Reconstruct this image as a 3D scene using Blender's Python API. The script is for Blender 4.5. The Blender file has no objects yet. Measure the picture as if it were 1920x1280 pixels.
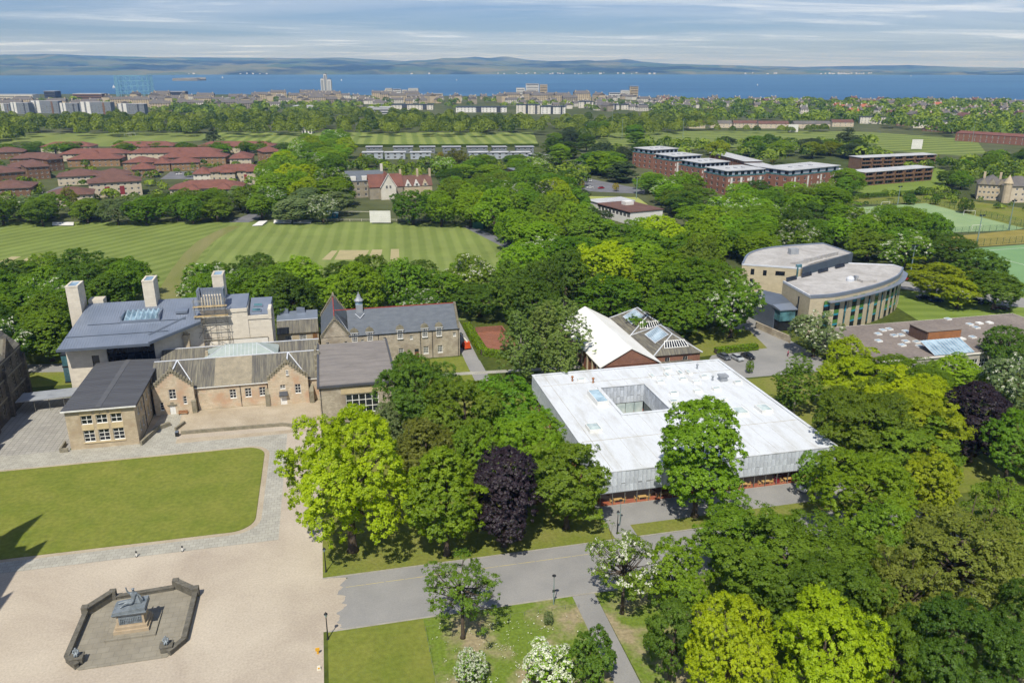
import bpy, bmesh, math, random
import numpy as np
from mathutils import Vector, Matrix
R = math.radians
scene = bpy.context.scene
# ------------------------------------------------------------------ camera, sky, sun, exposure
# World axes follow the campus grid (x along the library front, y away from the camera, z up, metres).
CAM_H, FOC, HORIZON = 75.0, 1493.0, 126.0
PITCH = math.atan((640 - HORIZON) / FOC)
YAW = R(13)
cam_d = bpy.data.cameras.new('camera'); cam = bpy.data.objects.new('camera', cam_d)
scene.collection.objects.link(cam)
cam.location = (0, 0, CAM_H); cam.rotation_euler = (math.pi/2 - PITCH, 0, -YAW)
cam_d.sensor_width = 36; cam_d.lens = 36 * FOC / 1920
cam_d.clip_start = 1; cam_d.clip_end = 120000
scene.camera = cam
SHX, SHY = 0.29, 0.63                      # ground shadow of one metre of height
SUN_EL = math.atan(1 / math.hypot(SHX, SHY))
SUN_TO = Vector((-SHX, -SHY, 1)).normalized()
world = bpy.data.worlds.new('World'); scene.world = world; world.use_nodes = True
wn, wl = world.node_tree.nodes, world.node_tree.links
wn.clear()
def N(nodes, t, **kw):
    n = nodes.new(t)
    for k, v in kw.items():
        if k.startswith('i_'): n.inputs[k[2:].replace('_', ' ')].default_value = v
        else: setattr(n, k, v)
    return n
sky = N(wn, 'ShaderNodeTexSky', sky_type='NISHITA', sun_disc=False)
sky.sun_elevation = SUN_EL; sky.sun_rotation = math.atan2(SUN_TO.x, SUN_TO.y)
sky.altitude = 100; sky.air_density = 1.0; sky.dust_density = 0.3; sky.ozone_density = 2.5
bg = N(wn, 'ShaderNodeBackground'); bg.inputs[1].default_value = 0.07
tint = N(wn, 'ShaderNodeMix', data_type='RGBA', blend_type='MULTIPLY'); tint.inputs[0].default_value = 1.0; wl.new(sky.outputs[0], tint.inputs[6]); tint.inputs[7].default_value = (0.66, 0.83, 1.26, 1); wl.new(tint.outputs[2], bg.inputs[0])
tc = N(wn, 'ShaderNodeTexCoord'); sp = N(wn, 'ShaderNodeSeparateXYZ'); wl.new(tc.outputs['Generated'], sp.inputs[0])
zz = N(wn, 'ShaderNodeMath', operation='MAXIMUM'); wl.new(sp.outputs[2], zz.inputs[0]); zz.inputs[1].default_value = 0.0
za = N(wn, 'ShaderNodeMath', operation='ADD'); wl.new(zz.outputs[0], za.inputs[0]); za.inputs[1].default_value = 0.022
dx = N(wn, 'ShaderNodeMath', operation='DIVIDE'); wl.new(sp.outputs[0], dx.inputs[0]); wl.new(za.outputs[0], dx.inputs[1])
dy = N(wn, 'ShaderNodeMath', operation='DIVIDE'); wl.new(sp.outputs[1], dy.inputs[0]); wl.new(za.outputs[0], dy.inputs[1])
cb = N(wn, 'ShaderNodeCombineXYZ'); wl.new(dx.outputs[0], cb.inputs[0]); wl.new(dy.outputs[0], cb.inputs[1])
def cloud_layer(scale, rot, stretch, lo, hi, detail, rough, off):
    mp = N(wn, 'ShaderNodeMapping'); wl.new(cb.outputs[0], mp.inputs[0])
    mp.inputs['Rotation'].default_value = (0, 0, rot); mp.inputs['Scale'].default_value = (scale*stretch, scale, scale)
    mp.inputs['Location'].default_value = off
    nz = N(wn, 'ShaderNodeTexNoise'); wl.new(mp.outputs[0], nz.inputs['Vector'])
    nz.inputs['Scale'].default_value = 1.0; nz.inputs['Detail'].default_value = detail; nz.inputs['Roughness'].default_value = rough
    nz.inputs['Distortion'].default_value = 0.6
    mr = N(wn, 'ShaderNodeMapRange'); mr.interpolation_type = 'SMOOTHSTEP'; wl.new(nz.outputs[0], mr.inputs[0])
    mr.inputs[1].default_value = lo; mr.inputs[2].default_value = hi
    return mr.outputs[0]
c1 = cloud_layer(0.42, R(-14), 0.5, 0.42, 0.64, 11, 0.66, (3.1, 1.7, 0))
c2 = cloud_layer(0.15, R(-10), 0.6, 0.34, 0.60, 8, 0.62, (9.1, 4.2, 0))
cm = N(wn, 'ShaderNodeMath', operation='MULTIPLY'); wl.new(c1, cm.inputs[0]); wl.new(c2, cm.inputs[1])
ca_ = N(wn, 'ShaderNodeMath', operation='MULTIPLY_ADD'); wl.new(c2, ca_.inputs[0]); ca_.inputs[1].default_value = 0.35; ca_.inputs[2].default_value = 0.0
cx = N(wn, 'ShaderNodeMath', operation='MAXIMUM'); wl.new(cm.outputs[0], cx.inputs[0]); wl.new(ca_.outputs[0], cx.inputs[1])
cmul = N(wn, 'ShaderNodeMath', operation='MULTIPLY'); wl.new(cx.outputs[0], cmul.inputs[0]); cmul.inputs[1].default_value = 0.95
cbg = N(wn, 'ShaderNodeBackground'); cbg.inputs[0].default_value = (0.80, 0.88, 1.0, 1); cbg.inputs[1].default_value = 0.95
mix = N(wn, 'ShaderNodeMixShader'); wl.new(cmul.outputs[0], mix.inputs[0]); wl.new(bg.outputs[0], mix.inputs[1]); wl.new(cbg.outputs[0], mix.inputs[2])
wo = N(wn, 'ShaderNodeOutputWorld'); wl.new(mix.outputs[0], wo.inputs[0])
sun_d = bpy.data.lights.new('sun', 'SUN'); sun = bpy.data.objects.new('sun', sun_d); scene.collection.objects.link(sun)
sun_d.energy = 5.0; sun_d.angle = R(0.5); sun_d.color = (1.0, 0.955, 0.87)
sun.rotation_euler = SUN_TO.to_track_quat('Z', 'Y').to_euler(); sun.location = (0, 0, 200)
vs = scene.view_settings; vs.view_transform = 'Standard'; vs.look = 'None'; vs.gamma = 1.0; vs.exposure = 0.0; vs.use_curve_mapping = False
cy = scene.cycles
cy.use_denoising = True; cy.max_bounces = 6; cy.diffuse_bounces = 3; cy.glossy_bounces = 3; cy.transmission_bounces = 4
cy.transparent_max_bounces = 8; cy.volume_bounces = 0; cy.use_adaptive_sampling = True; cy.adaptive_threshold = 0.02
cy.caustics_reflective = False; cy.caustics_refractive = False; cy.sample_clamp_indirect = 6

# ------------------------------------------------------------------ helpers
COL = scene.collection
rng = random.Random(7)
def ray(px, py):
    u, v = (px - 960) / FOC, -(py - 640) / FOC
    fy, fz = math.cos(PITCH) + v*math.sin(PITCH), -math.sin(PITCH) + v*math.cos(PITCH)
    return (u*math.cos(YAW) + fy*math.sin(YAW), -u*math.sin(YAW) + fy*math.cos(YAW), fz)
def at(px, py, z=0.0):
    """survey helper: map position (x, y) of a spot of the photo that lies at height z"""
    d = ray(px, py); t = (z - CAM_H) / d[2]
    return (d[0]*t, d[1]*t)
def mpp(x, y, z=0.0):
    """metres per photo pixel at a place"""
    f = (math.sin(YAW)*math.cos(PITCH), math.cos(YAW)*math.cos(PITCH), -math.sin(PITCH))
    return (x*f[0] + y*f[1] + (z - CAM_H)*f[2]) / FOC
def L(h):
    h = h.lstrip('#'); c = [int(h[i:i+2], 16)/255 for i in (0, 2, 4)]
    return tuple(((x+0.055)/1.055)**2.4 if x > 0.04045 else x/12.92 for x in c)
MATS = {}
def coord(nt, kind):
    if kind == 'world':
        g = nt.nodes.new('ShaderNodeNewGeometry'); return g.outputs['Position']
    t = nt.nodes.new('ShaderNodeTexCoord'); return t.outputs['Object']
def mat(name, a, b=None, scale=0.5, rough=0.8, bump=0.0, bscale=None, detail=6, space='obj', spec=0.3, metal=0.0, fine=0.0, fscale=8.0, stretch=None, distort=0.0, lo=0.35, hi=0.65):
    """colour a..b blended by noise, with a finer second noise and optional bump"""
    m = bpy.data.materials.new(name); m.use_nodes = True; nt = m.node_tree; p = nt.nodes['Principled BSDF']
    p.inputs['Roughness'].default_value = rough; p.inputs['Specular IOR Level'].default_value = spec; p.inputs['Metallic'].default_value = metal
    a = L(a) if isinstance(a, str) else a; b = a if b is None else (L(b) if isinstance(b, str) else b)
    co = coord(nt, space)
    if stretch:
        mp = nt.nodes.new('ShaderNodeMapping'); nt.links.new(co, mp.inputs[0]); mp.inputs['Scale'].default_value = stretch; co = mp.outputs[0]
    n = nt.nodes.new('ShaderNodeTexNoise'); nt.links.new(co, n.inputs['Vector']); n.inputs['Scale'].default_value = scale; n.inputs['Detail'].default_value = detail
    n.inputs['Roughness'].default_value = 0.62; n.inputs['Distortion'].default_value = distort
    r = nt.nodes.new('ShaderNodeMapRange'); nt.links.new(n.outputs[0], r.inputs[0]); r.inputs[1].default_value = lo; r.inputs[2].default_value = hi
    x = nt.nodes.new('ShaderNodeMix'); x.data_type = 'RGBA'; nt.links.new(r.outputs[0], x.inputs[0])
    x.inputs[6].default_value = (*a, 1); x.inputs[7].default_value = (*b, 1); out = x.outputs[2]
    if fine > 0:
        f = nt.nodes.new('ShaderNodeTexNoise'); nt.links.new(co, f.inputs['Vector']); f.inputs['Scale'].default_value = fscale; f.inputs['Detail'].default_value = 3
        fr = nt.nodes.new('ShaderNodeMapRange'); nt.links.new(f.outputs[0], fr.inputs[0]); fr.inputs[1].default_value = 0.25; fr.inputs[2].default_value = 0.75
        fr.inputs[3].default_value = 1 - fine; fr.inputs[4].default_value = 1 + fine
        y = nt.nodes.new('ShaderNodeVectorMath'); y.operation = 'SCALE'; nt.links.new(out, y.inputs[0]); nt.links.new(fr.outputs[0], y.inputs['Scale']); out = y.outputs[0]
    nt.links.new(out, p.inputs['Base Color'])
    if bump > 0:
        bn = nt.nodes.new('ShaderNodeTexNoise'); nt.links.new(co, bn.inputs['Vector']); bn.inputs['Scale'].default_value = bscale or fscale; bn.inputs['Detail'].default_value = 4
        bb = nt.nodes.new('ShaderNodeBump'); bb.inputs['Strength'].default_value = bump; bb.inputs['Distance'].default_value = 0.1
        nt.links.new(bn.outputs[0], bb.inputs['Height']); nt.links.new(bb.outputs[0], p.inputs['Normal'])
    MATS[name] = m; return m
def brickmat(name, c1, c2, mortar, w, h, msize=0.02, rough=0.85, noise=0.25, nscale=0.6, axes='box', bias=0.0, offset=0.5, space='obj', stain=None, squash=1.0):
    """coursed masonry or slabs; axes 'box' picks the plane from the face normal, 'xy' lays it flat"""
    m = bpy.data.materials.new(name); m.use_nodes = True; nt = m.node_tree; p = nt.nodes['Principled BSDF']; p.inputs['Roughness'].default_value = rough; p.inputs['Specular IOR Level'].default_value = 0.2
    co = coord(nt, space); s = nt.nodes.new('ShaderNodeSeparateXYZ'); nt.links.new(co, s.inputs[0])
    cb = nt.nodes.new('ShaderNodeCombineXYZ')
    if axes == 'xy':
        nt.links.new(s.outputs[0], cb.inputs[0]); nt.links.new(s.outputs[1], cb.inputs[1])
    else:
        ad = nt.nodes.new('ShaderNodeMath'); ad.operation = 'ADD'; nt.links.new(s.outputs[0], ad.inputs[0]); nt.links.new(s.outputs[1], ad.inputs[1])
        nt.links.new(ad.outputs[0], cb.inputs[0]); nt.links.new(s.outputs[2], cb.inputs[1])
    bt = nt.nodes.new('ShaderNodeTexBrick'); nt.links.new(cb.outputs[0], bt.inputs['Vector'])
    bt.inputs['Scale'].default_value = 1.0; bt.inputs['Brick Width'].default_value = w; bt.inputs['Row Height'].default_value = h
    bt.inputs['Mortar Size'].default_value = msize; bt.inputs['Bias'].default_value = bias; bt.offset = offset
    for k, c in (('Color1', c1), ('Color2', c2), ('Mortar', mortar)): bt.inputs[k].default_value = (*L(c), 1)
    n = nt.nodes.new('ShaderNodeTexNoise'); nt.links.new(co, n.inputs['Vector']); n.inputs['Scale'].default_value = nscale; n.inputs['Detail'].default_value = 7
    n.inputs['Roughness'].default_value = 0.65
    r = nt.nodes.new('ShaderNodeMapRange'); nt.links.new(n.outputs[0], r.inputs[0]); r.inputs[1].default_value = 0.3; r.inputs[2].default_value = 0.7
    r.inputs[3].default_value = 1 - noise; r.inputs[4].default_value = 1 + noise
    y = nt.nodes.new('ShaderNodeVectorMath'); y.operation = 'SCALE'; nt.links.new(bt.outputs[0], y.inputs[0]); nt.links.new(r.outputs[0], y.inputs['Scale']); out = y.outputs[0]
    if stain:
        n2 = nt.nodes.new('ShaderNodeTexNoise'); nt.links.new(co, n2.inputs['Vector']); n2.inputs['Scale'].default_value = 0.35; n2.inputs['Detail'].default_value = 5
        r2 = nt.nodes.new('ShaderNodeMapRange'); nt.links.new(n2.outputs[0], r2.inputs[0]); r2.inputs[1].default_value = 0.48; r2.inputs[2].default_value = 0.68
        x = nt.nodes.new('ShaderNodeMix'); x.data_type = 'RGBA'; nt.links.new(r2.outputs[0], x.inputs[0]); nt.links.new(out, x.inputs[6]); x.inputs[7].default_value = (*L(stain), 1); out = x.outputs[2]
    nt.links.new(out, p.inputs['Base Color'])
    bb = nt.nodes.new('ShaderNodeBump'); bb.inputs['Strength'].default_value = 0.4; bb.inputs['Distance'].default_value = 0.03; bb.invert = True
    nt.links.new(bt.outputs[1], bb.inputs['Height']); nt.links.new(bb.outputs[0], p.inputs['Normal'])
    MATS[name] = m; return m
def M(x): return MATS[x] if isinstance(x, str) else x

class MB:
    """collects faces of ONE part"""
    def __init__(s): s.v = []; s.f = []; s.m = []
    def add(s, vs, fs, mi=0):
        b = len(s.v); s.v += [tuple(p) for p in vs]; s.f += [tuple(b+i for i in f) for f in fs]; s.m += [mi]*len(fs); return s
    def quad(s, a, b, c, d, mi=0): return s.add([a, b, c, d], [(0, 1, 2, 3)], mi)
    def box(s, x0, x1, y0, y1, z0, z1, mi=0):
        return s.add([(x0,y0,z0),(x1,y0,z0),(x1,y1,z0),(x0,y1,z0),(x0,y0,z1),(x1,y0,z1),(x1,y1,z1),(x0,y1,z1)],
                     [(3,2,1,0),(4,5,6,7),(0,1,5,4),(1,2,6,5),(2,3,7,6),(3,0,4,7)], mi)
    def prism(s, pts, z0, z1, mi=0, top=None):
        n = len(pts); z1s = z1 if hasattr(z1, '__len__') else [z1]*n
        t = top or pts
        return s.add([(p[0],p[1],z0) for p in pts] + [(p[0],p[1],z) for p, z in zip(t, z1s)],
                     [tuple(range(n-1,-1,-1)), tuple(range(n,2*n))] + [(i,(i+1)%n,n+(i+1)%n,n+i) for i in range(n)], mi)
    def hull(s, A, B, mi=0):
        """loft between two equal rings given as 3-D points, both ends closed"""
        n = len(A)
        return s.add(list(A)+list(B), [tuple(range(n-1,-1,-1)), tuple(range(n,2*n))] + [(i,(i+1)%n,n+(i+1)%n,n+i) for i in range(n)], mi)
    def tube(s, p, q, r, r2=None, n=6, mi=0):
        p, q = Vector(p), Vector(q); d = (q-p).normalized(); a = d.orthogonal().normalized(); b = d.cross(a); r2 = r if r2 is None else r2
        A = [p + (a*math.cos(2*math.pi*i/n) + b*math.sin(2*math.pi*i/n))*r for i in range(n)]
        B = [q + (a*math.cos(2*math.pi*i/n) + b*math.sin(2*math.pi*i/n))*r2 for i in range(n)]
        return s.hull([tuple(x) for x in A], [tuple(x) for x in B], mi)
    def lathe(s, prof, n=12, c=(0,0,0), mi=0):
        k = len(prof); vs = [(c[0]+r*math.cos(2*math.pi*i/n), c[1]+r*math.sin(2*math.pi*i/n), c[2]+z) for r, z in prof for i in range(n)]
        fs = [(j*n+i, j*n+(i+1)%n, (j+1)*n+(i+1)%n, (j+1)*n+i) for j in range(k-1) for i in range(n)]
        fs += [tuple(range(n-1,-1,-1)), tuple((k-1)*n+i for i in range(n))]
        return s.add(vs, fs, mi)
    def poly(s, pts, mi=0): return s.add(pts, [tuple(range(len(pts)))], mi)
    def mesh(s, name, mats, smooth=False):
        me = bpy.data.meshes.new(name); me.from_pydata(s.v, [], s.f)
        for m in (mats if isinstance(mats, (list, tuple)) else [mats]): me.materials.append(M(m))
        if len(set(s.m)) > 1 or (s.m and s.m[0]): me.polygons.foreach_set('material_index', s.m)
        if smooth: me.polygons.foreach_set('use_smooth', [True]*len(s.f))
        me.update(); return me
    def build(s, name, mats, parent=None, loc=(0,0,0), rz=0.0, smooth=False):
        return obj(name, s.mesh(name, mats, smooth), parent, loc, rz)
def obj(name, me, parent=None, loc=(0,0,0), rz=0.0, rot=None):
    o = bpy.data.objects.new(name, me); COL.objects.link(o); o.location = loc
    o.rotation_euler = rot if rot is not None else (0, 0, rz)
    if parent is not None: o.parent = parent
    return o
def tag(o, label=None, cat=None, group=None, kind=None):
    for k, v in (('label', label), ('category', cat), ('group', group), ('kind', kind)):
        if v: o[k] = v
    return o
def thing(name, label, cat, loc=(0,0,0), rz=0.0, group=None):
    return tag(obj(name, None, None, loc, rz), label, cat, group)
def struct(name, mb, mats, **kw):
    return tag(mb.build(name, mats, **kw), kind='structure')
def flat(pts, z, name, m):
    return struct(name, MB().poly([(p[0], p[1], z) for p in pts]), m)
def rrect(x0, x1, y0, y1, r, n=6, corners=(1,1,1,1)):
    out = []
    for (cx, cy, a0, on, kx, ky) in ((x1-r,y0+r,-90,corners[0],x1,y0),(x1-r,y1-r,0,corners[1],x1,y1),(x0+r,y1-r,90,corners[2],x0,y1),(x0+r,y0+r,180,corners[3],x0,y0)):
        if on: out += [(cx+r*math.cos(R(a0+90*i/n)), cy+r*math.sin(R(a0+90*i/n))) for i in range(n+1)]
        else: out.append((kx, ky))
    return out
def copy_tree(o, parent=None):
    c = o.copy(); COL.objects.link(c); c.parent = parent
    for ch in list(o.children): copy_tree(ch, c)
    return c
# walls with real openings: side = 'S','E','N','W' of a box; openings (centre along wall, sill, width, height)
def wall_face(mb, P, length, z0, z1, ops, depth=0.18, mi=0, rmi=None):
    """P(a, z, d) -> point at a along the wall, height z, depth d inwards"""
    xs = sorted({0.0, length, *[round(max(0,min(length,o[0]-o[2]/2)),3) for o in ops], *[round(max(0,min(length,o[0]+o[2]/2)),3) for o in ops]})
    zs = sorted({z0, z1, *[round(o[1],3) for o in ops], *[round(o[1]+o[3],3) for o in ops]})
    def inside(x, z): return any(abs(x-o[0]) < o[2]/2 and o[1] < z < o[1]+o[3] for o in ops)
    for i in range(len(xs)-1):
        run = None
        for j in range(len(zs)-1):
            if inside((xs[i]+xs[i+1])/2, (zs[j]+zs[j+1])/2):
                if run is not None: mb.quad(P(xs[i],run,0),P(xs[i+1],run,0),P(xs[i+1],zs[j],0),P(xs[i],zs[j],0),mi); run = None
            elif run is None: run = zs[j]
        if run is not None: mb.quad(P(xs[i],run,0),P(xs[i+1],run,0),P(xs[i+1],z1,0),P(xs[i],z1,0),mi)
    for o in ops:
        a, b, c, d = o[0]-o[2]/2, o[0]+o[2]/2, o[1], o[1]+o[3]; r = mi if rmi is None else rmi
        mb.quad(P(a,c,0),P(b,c,0),P(b,c,depth),P(a,c,depth),r); mb.quad(P(b,c,0),P(b,d,0),P(b,d,depth),P(b,c,depth),r)
        mb.quad(P(b,d,0),P(a,d,0),P(a,d,depth),P(b,d,depth),r); mb.quad(P(a,d,0),P(a,c,0),P(a,c,depth),P(a,d,depth),r)
def side_fn(x0, x1, y0, y1, side):
    if side == 'S': return (lambda a,z,d: (x0+a, y0+d, z)), x1-x0, 0.0, lambda a,z,d: (x0+a, y0+d, z)
    if side == 'E': return (lambda a,z,d: (x1-d, y0+a, z)), y1-y0, math.pi/2, None
    if side == 'N': return (lambda a,z,d: (x1-a, y1-d, z)), x1-x0, math.pi, None
    return (lambda a,z,d: (x0+d, y1-a, z)), y1-y0, -math.pi/2, None
WINMESH = {}
def window_meshes(w, h, nx, ny, fm, gm, fw=0.07, bar=0.05, sill=True):
    key = (round(w,2), round(h,2), nx, ny, fm, gm, fw, bar, sill)
    if key not in WINMESH:
        f = MB()
        f.box(-w/2,-w/2+fw,-.05,.05,0,h).box(w/2-fw,w/2,-.05,.05,0,h).box(-w/2+fw,w/2-fw,-.05,.05,0,fw).box(-w/2+fw,w/2-fw,-.05,.05,h-fw,h)
        for i in range(1, nx): x = -w/2 + w*i/nx; f.box(x-bar/2,x+bar/2,-.035,.035,fw,h-fw)
        for j in range(1, ny): z = h*j/ny; f.box(-w/2+fw,w/2-fw,-.03,.03,z-bar/2,z+bar/2)
        if sill: f.box(-w/2-.06,w/2+.06,-.22,-.05,-.1,0.02)
        g = MB().quad((-w/2+fw/2,.015,fw/2),(w/2-fw/2,.015,fw/2),(w/2-fw/2,.015,h-fw/2),(-w/2+fw/2,.015,h-fw/2))
        WINMESH[key] = (f.mesh('window', fm), g.mesh('pane', gm))
    return WINMESH[key]
def add_window(parent, pos, rz, w, h, nx, ny, fm='white_frame', gm='glass_dark', name='window', fw=0.07, bar=0.05, sill=True, single=False):
    fme, gme = window_meshes(w, h, nx, ny, fm, gm, fw, bar, sill)
    o = obj(name, fme, parent, pos, rz)
    obj('pane', gme, o)
    return o
def walled(parent, x0, x1, y0, y1, z0, z1, wm, wins, fm='white_frame', gm='glass_dark', depth=0.18, name='wall', sides='SENW', fw=0.07, bar=0.05, sill=True):
    """four walls with openings as one part, each window a part with a pane. wins: (side, a, z, w, h, nx, ny)"""
    mb = MB()
    for sd in sides:
        P, ln, rz, _ = side_fn(x0, x1, y0, y1, sd)
        ops = [(w[1], w[2], w[3], w[4]) for w in wins if w[0] == sd]
        wall_face(mb, P, ln, z0, z1, ops, depth)
        for w in wins:
            if w[0] == sd: add_window(parent, P(w[1], w[2], depth*0.8), rz, w[3], w[4], w[5], w[6], *(w[7:9] if len(w) > 8 else (fm, gm)), fw=fw, bar=bar, sill=sill)
    return mb.build(name, wm, parent)
def gable_roof(parent, x0, x1, y0, y1, ze, zr, m, axis='x', ov=0.3, th=0.18, name='roof', ridge=None):
    """pitched roof as a solid shell; ridge along axis"""
    mb = MB()
    if axis == 'x':
        yc = (y0+y1)/2 if ridge is None else ridge; a, b = x0-ov, x1+ov
        s = (zr-ze)/(yc-y0); e0 = (y0-ov, ze-ov*s); s2 = (zr-ze)/(y1-yc); e1 = (y1+ov, ze-ov*s2)
        mb.hull([(a,e0[0],e0[1]),(a,yc,zr),(a,yc,zr+th),(a,e0[0],e0[1]+th)],[(b,e0[0],e0[1]),(b,yc,zr),(b,yc,zr+th),(b,e0[0],e0[1]+th)])
        mb.hull([(a,yc,zr),(a,e1[0],e1[1]),(a,e1[0],e1[1]+th),(a,yc,zr+th)],[(b,yc,zr),(b,e1[0],e1[1]),(b,e1[0],e1[1]+th),(b,yc,zr+th)])
    else:
        xc = (x0+x1)/2 if ridge is None else ridge; a, b = y0-ov, y1+ov
        s = (zr-ze)/(xc-x0); e0 = (x0-ov, ze-ov*s); s2 = (zr-ze)/(x1-xc); e1 = (x1+ov, ze-ov*s2)
        mb.hull([(e0[0],a,e0[1]),(xc,a,zr),(xc,a,zr+th),(e0[0],a,e0[1]+th)],[(e0[0],b,e0[1]),(xc,b,zr),(xc,b,zr+th),(e0[0],b,e0[1]+th)])
        mb.hull([(xc,a,zr),(e1[0],a,e1[1]),(e1[0],a,e1[1]+th),(xc,a,zr+th)],[(xc,b,zr),(e1[0],b,e1[1]),(e1[0],b,e1[1]+th),(xc,b,zr+th)])
    return mb.build(name, m, parent)
def hip_mb(x0, x1, y0, y1, ze, zr, ov=0.4, th=0.12, inset=None):
    x0, x1, y0, y1 = x0-ov, x1+ov, y0-ov, y1+ov; mb = MB(); w, d = x1-x0, y1-y0
    if w >= d: i = inset if inset is not None else d/2; r0, r1 = (x0+i,(y0+y1)/2,zr), (x1-i,(y0+y1)/2,zr)
    else: i = inset if inset is not None else w/2; r0, r1 = ((x0+x1)/2,y0+i,zr), ((x0+x1)/2,y1-i,zr)
    c = [(x0,y0,ze),(x1,y0,ze),(x1,y1,ze),(x0,y1,ze)]; k = [(p[0],p[1],ze-th) for p in c]
    vs = c + [r0, r1] + k
    if w >= d: fs = [(0,1,5,4),(1,2,5),(2,3,4,5),(3,0,4)]
    else: fs = [(0,1,4),(1,2,5,4),(2,3,5),(3,0,4,5)]
    fs += [(6,7,1,0),(7,8,2,1),(8,9,3,2),(9,6,0,3),(9,8,7,6)]
    return mb.add(vs, fs)
# ------------------------------------------------------------------ materials
mat('white_frame', '#e9e8e2', '#d9d7cf', 1.5, 0.5)
mat('dark_frame', '#2a2d30', '#222427', 1.5, 0.5)
mat('grey_frame', '#7e868c', '#6f767c', 1.5, 0.45)
def glassmat(name, c, c2, rough=0.08):
    m = mat(name, c, c2, 0.35, rough, spec=0.6, detail=2); return m
glassmat('glass_dark', '#15191d', '#2b3138'); glassmat('glass_teal', '#35545a', '#5d8a90'); glassmat('glass_blue', '#6e8796', '#a9c0cc', 0.12)
glassmat('glass_pale', '#8fa3a4', '#c9d3d0', 0.15)
def clear_glass(name, tint=(0.92, 0.95, 0.95), refl=0.09):
    m = bpy.data.materials.new(name); m.use_nodes = True; nt = m.node_tree; nt.nodes.clear()
    t = nt.nodes.new('ShaderNodeBsdfTransparent'); t.inputs[0].default_value = (*tint, 1); g = nt.nodes.new('ShaderNodeBsdfGlossy'); g.inputs['Roughness'].default_value = 0.03
    x = nt.nodes.new('ShaderNodeMixShader'); x.inputs[0].default_value = refl; nt.links.new(t.outputs[0], x.inputs[1]); nt.links.new(g.outputs[0], x.inputs[2])
    o = nt.nodes.new('ShaderNodeOutputMaterial'); nt.links.new(x.outputs[0], o.inputs[0]); MATS[name] = m
clear_glass('glass_clear')
mat('gravel', '#b8ad9b', '#a39787', 0.07, 0.95, bump=0.15, bscale=14, space='world', fine=0.13, fscale=3.2, spec=0.1, distort=0.5, lo=0.36, hi=0.7, detail=9)
mat('gravel_yard', '#b3a792', '#a0937d', 0.16, 0.95, bump=0.35, bscale=8, space='world', fine=0.14, fscale=3, spec=0.1)
brickmat('slab_paving', '#aaa79a', '#9e9b8f', '#868378', 1.0, 0.85, 0.03, axes='xy', noise=0.14, nscale=0.25, space='world', offset=0.5)
brickmat('court_paving', '#a09d94', '#95928a', '#7a776f', 1.15, 1.15, 0.05, axes='xy', noise=0.12, nscale=0.2, space='world', offset=0.0)
mat('lawn_grass', '#7b7e3b', '#66722d', 0.16, 0.95, bump=0.5, bscale=6, space='world', fine=0.18, fscale=1.3, spec=0.05, detail=9, lo=0.3, hi=0.7)
mat('verge_grass', '#69742e', '#7c7b42', 0.09, 0.95, bump=0.6, bscale=4, space='world', fine=0.20, fscale=1.8, spec=0.05)
mat('meadow_grass', '#67792f', '#94886a', 0.16, 0.95, bump=0.7, bscale=3, space='world', fine=0.25, fscale=2.2, spec=0.05, lo=0.45, hi=0.62)
mat('wood_floor', '#3f4a20', '#57602c', 0.05, 0.95, space='world', fine=0.3, fscale=0.6, spec=0.05)
mat('asphalt', '#83827f', '#94928d', 0.13, 0.9, bump=0.2, bscale=12, space='world', fine=0.08, fscale=4, spec=0.2, detail=9, lo=0.3, hi=0.7)
mat('asphalt_dark', '#66676a', '#77777a', 0.15, 0.9, space='world', fine=0.08, fscale=4, spec=0.2)
mat('kerb_stone', '#a29d92', '#8d897f', 0.8, 0.9, space='world')
mat('road_yellow', '#b9a968', '#a89f78', 0.8, 0.8, space='world'); mat('road_white', '#d5d3cb', '#bdbbb3', 0.8, 0.8, space='world')
mat('bare_earth', '#98836a', '#87775b', 0.3, 0.95, space='world', fine=0.15)
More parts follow.
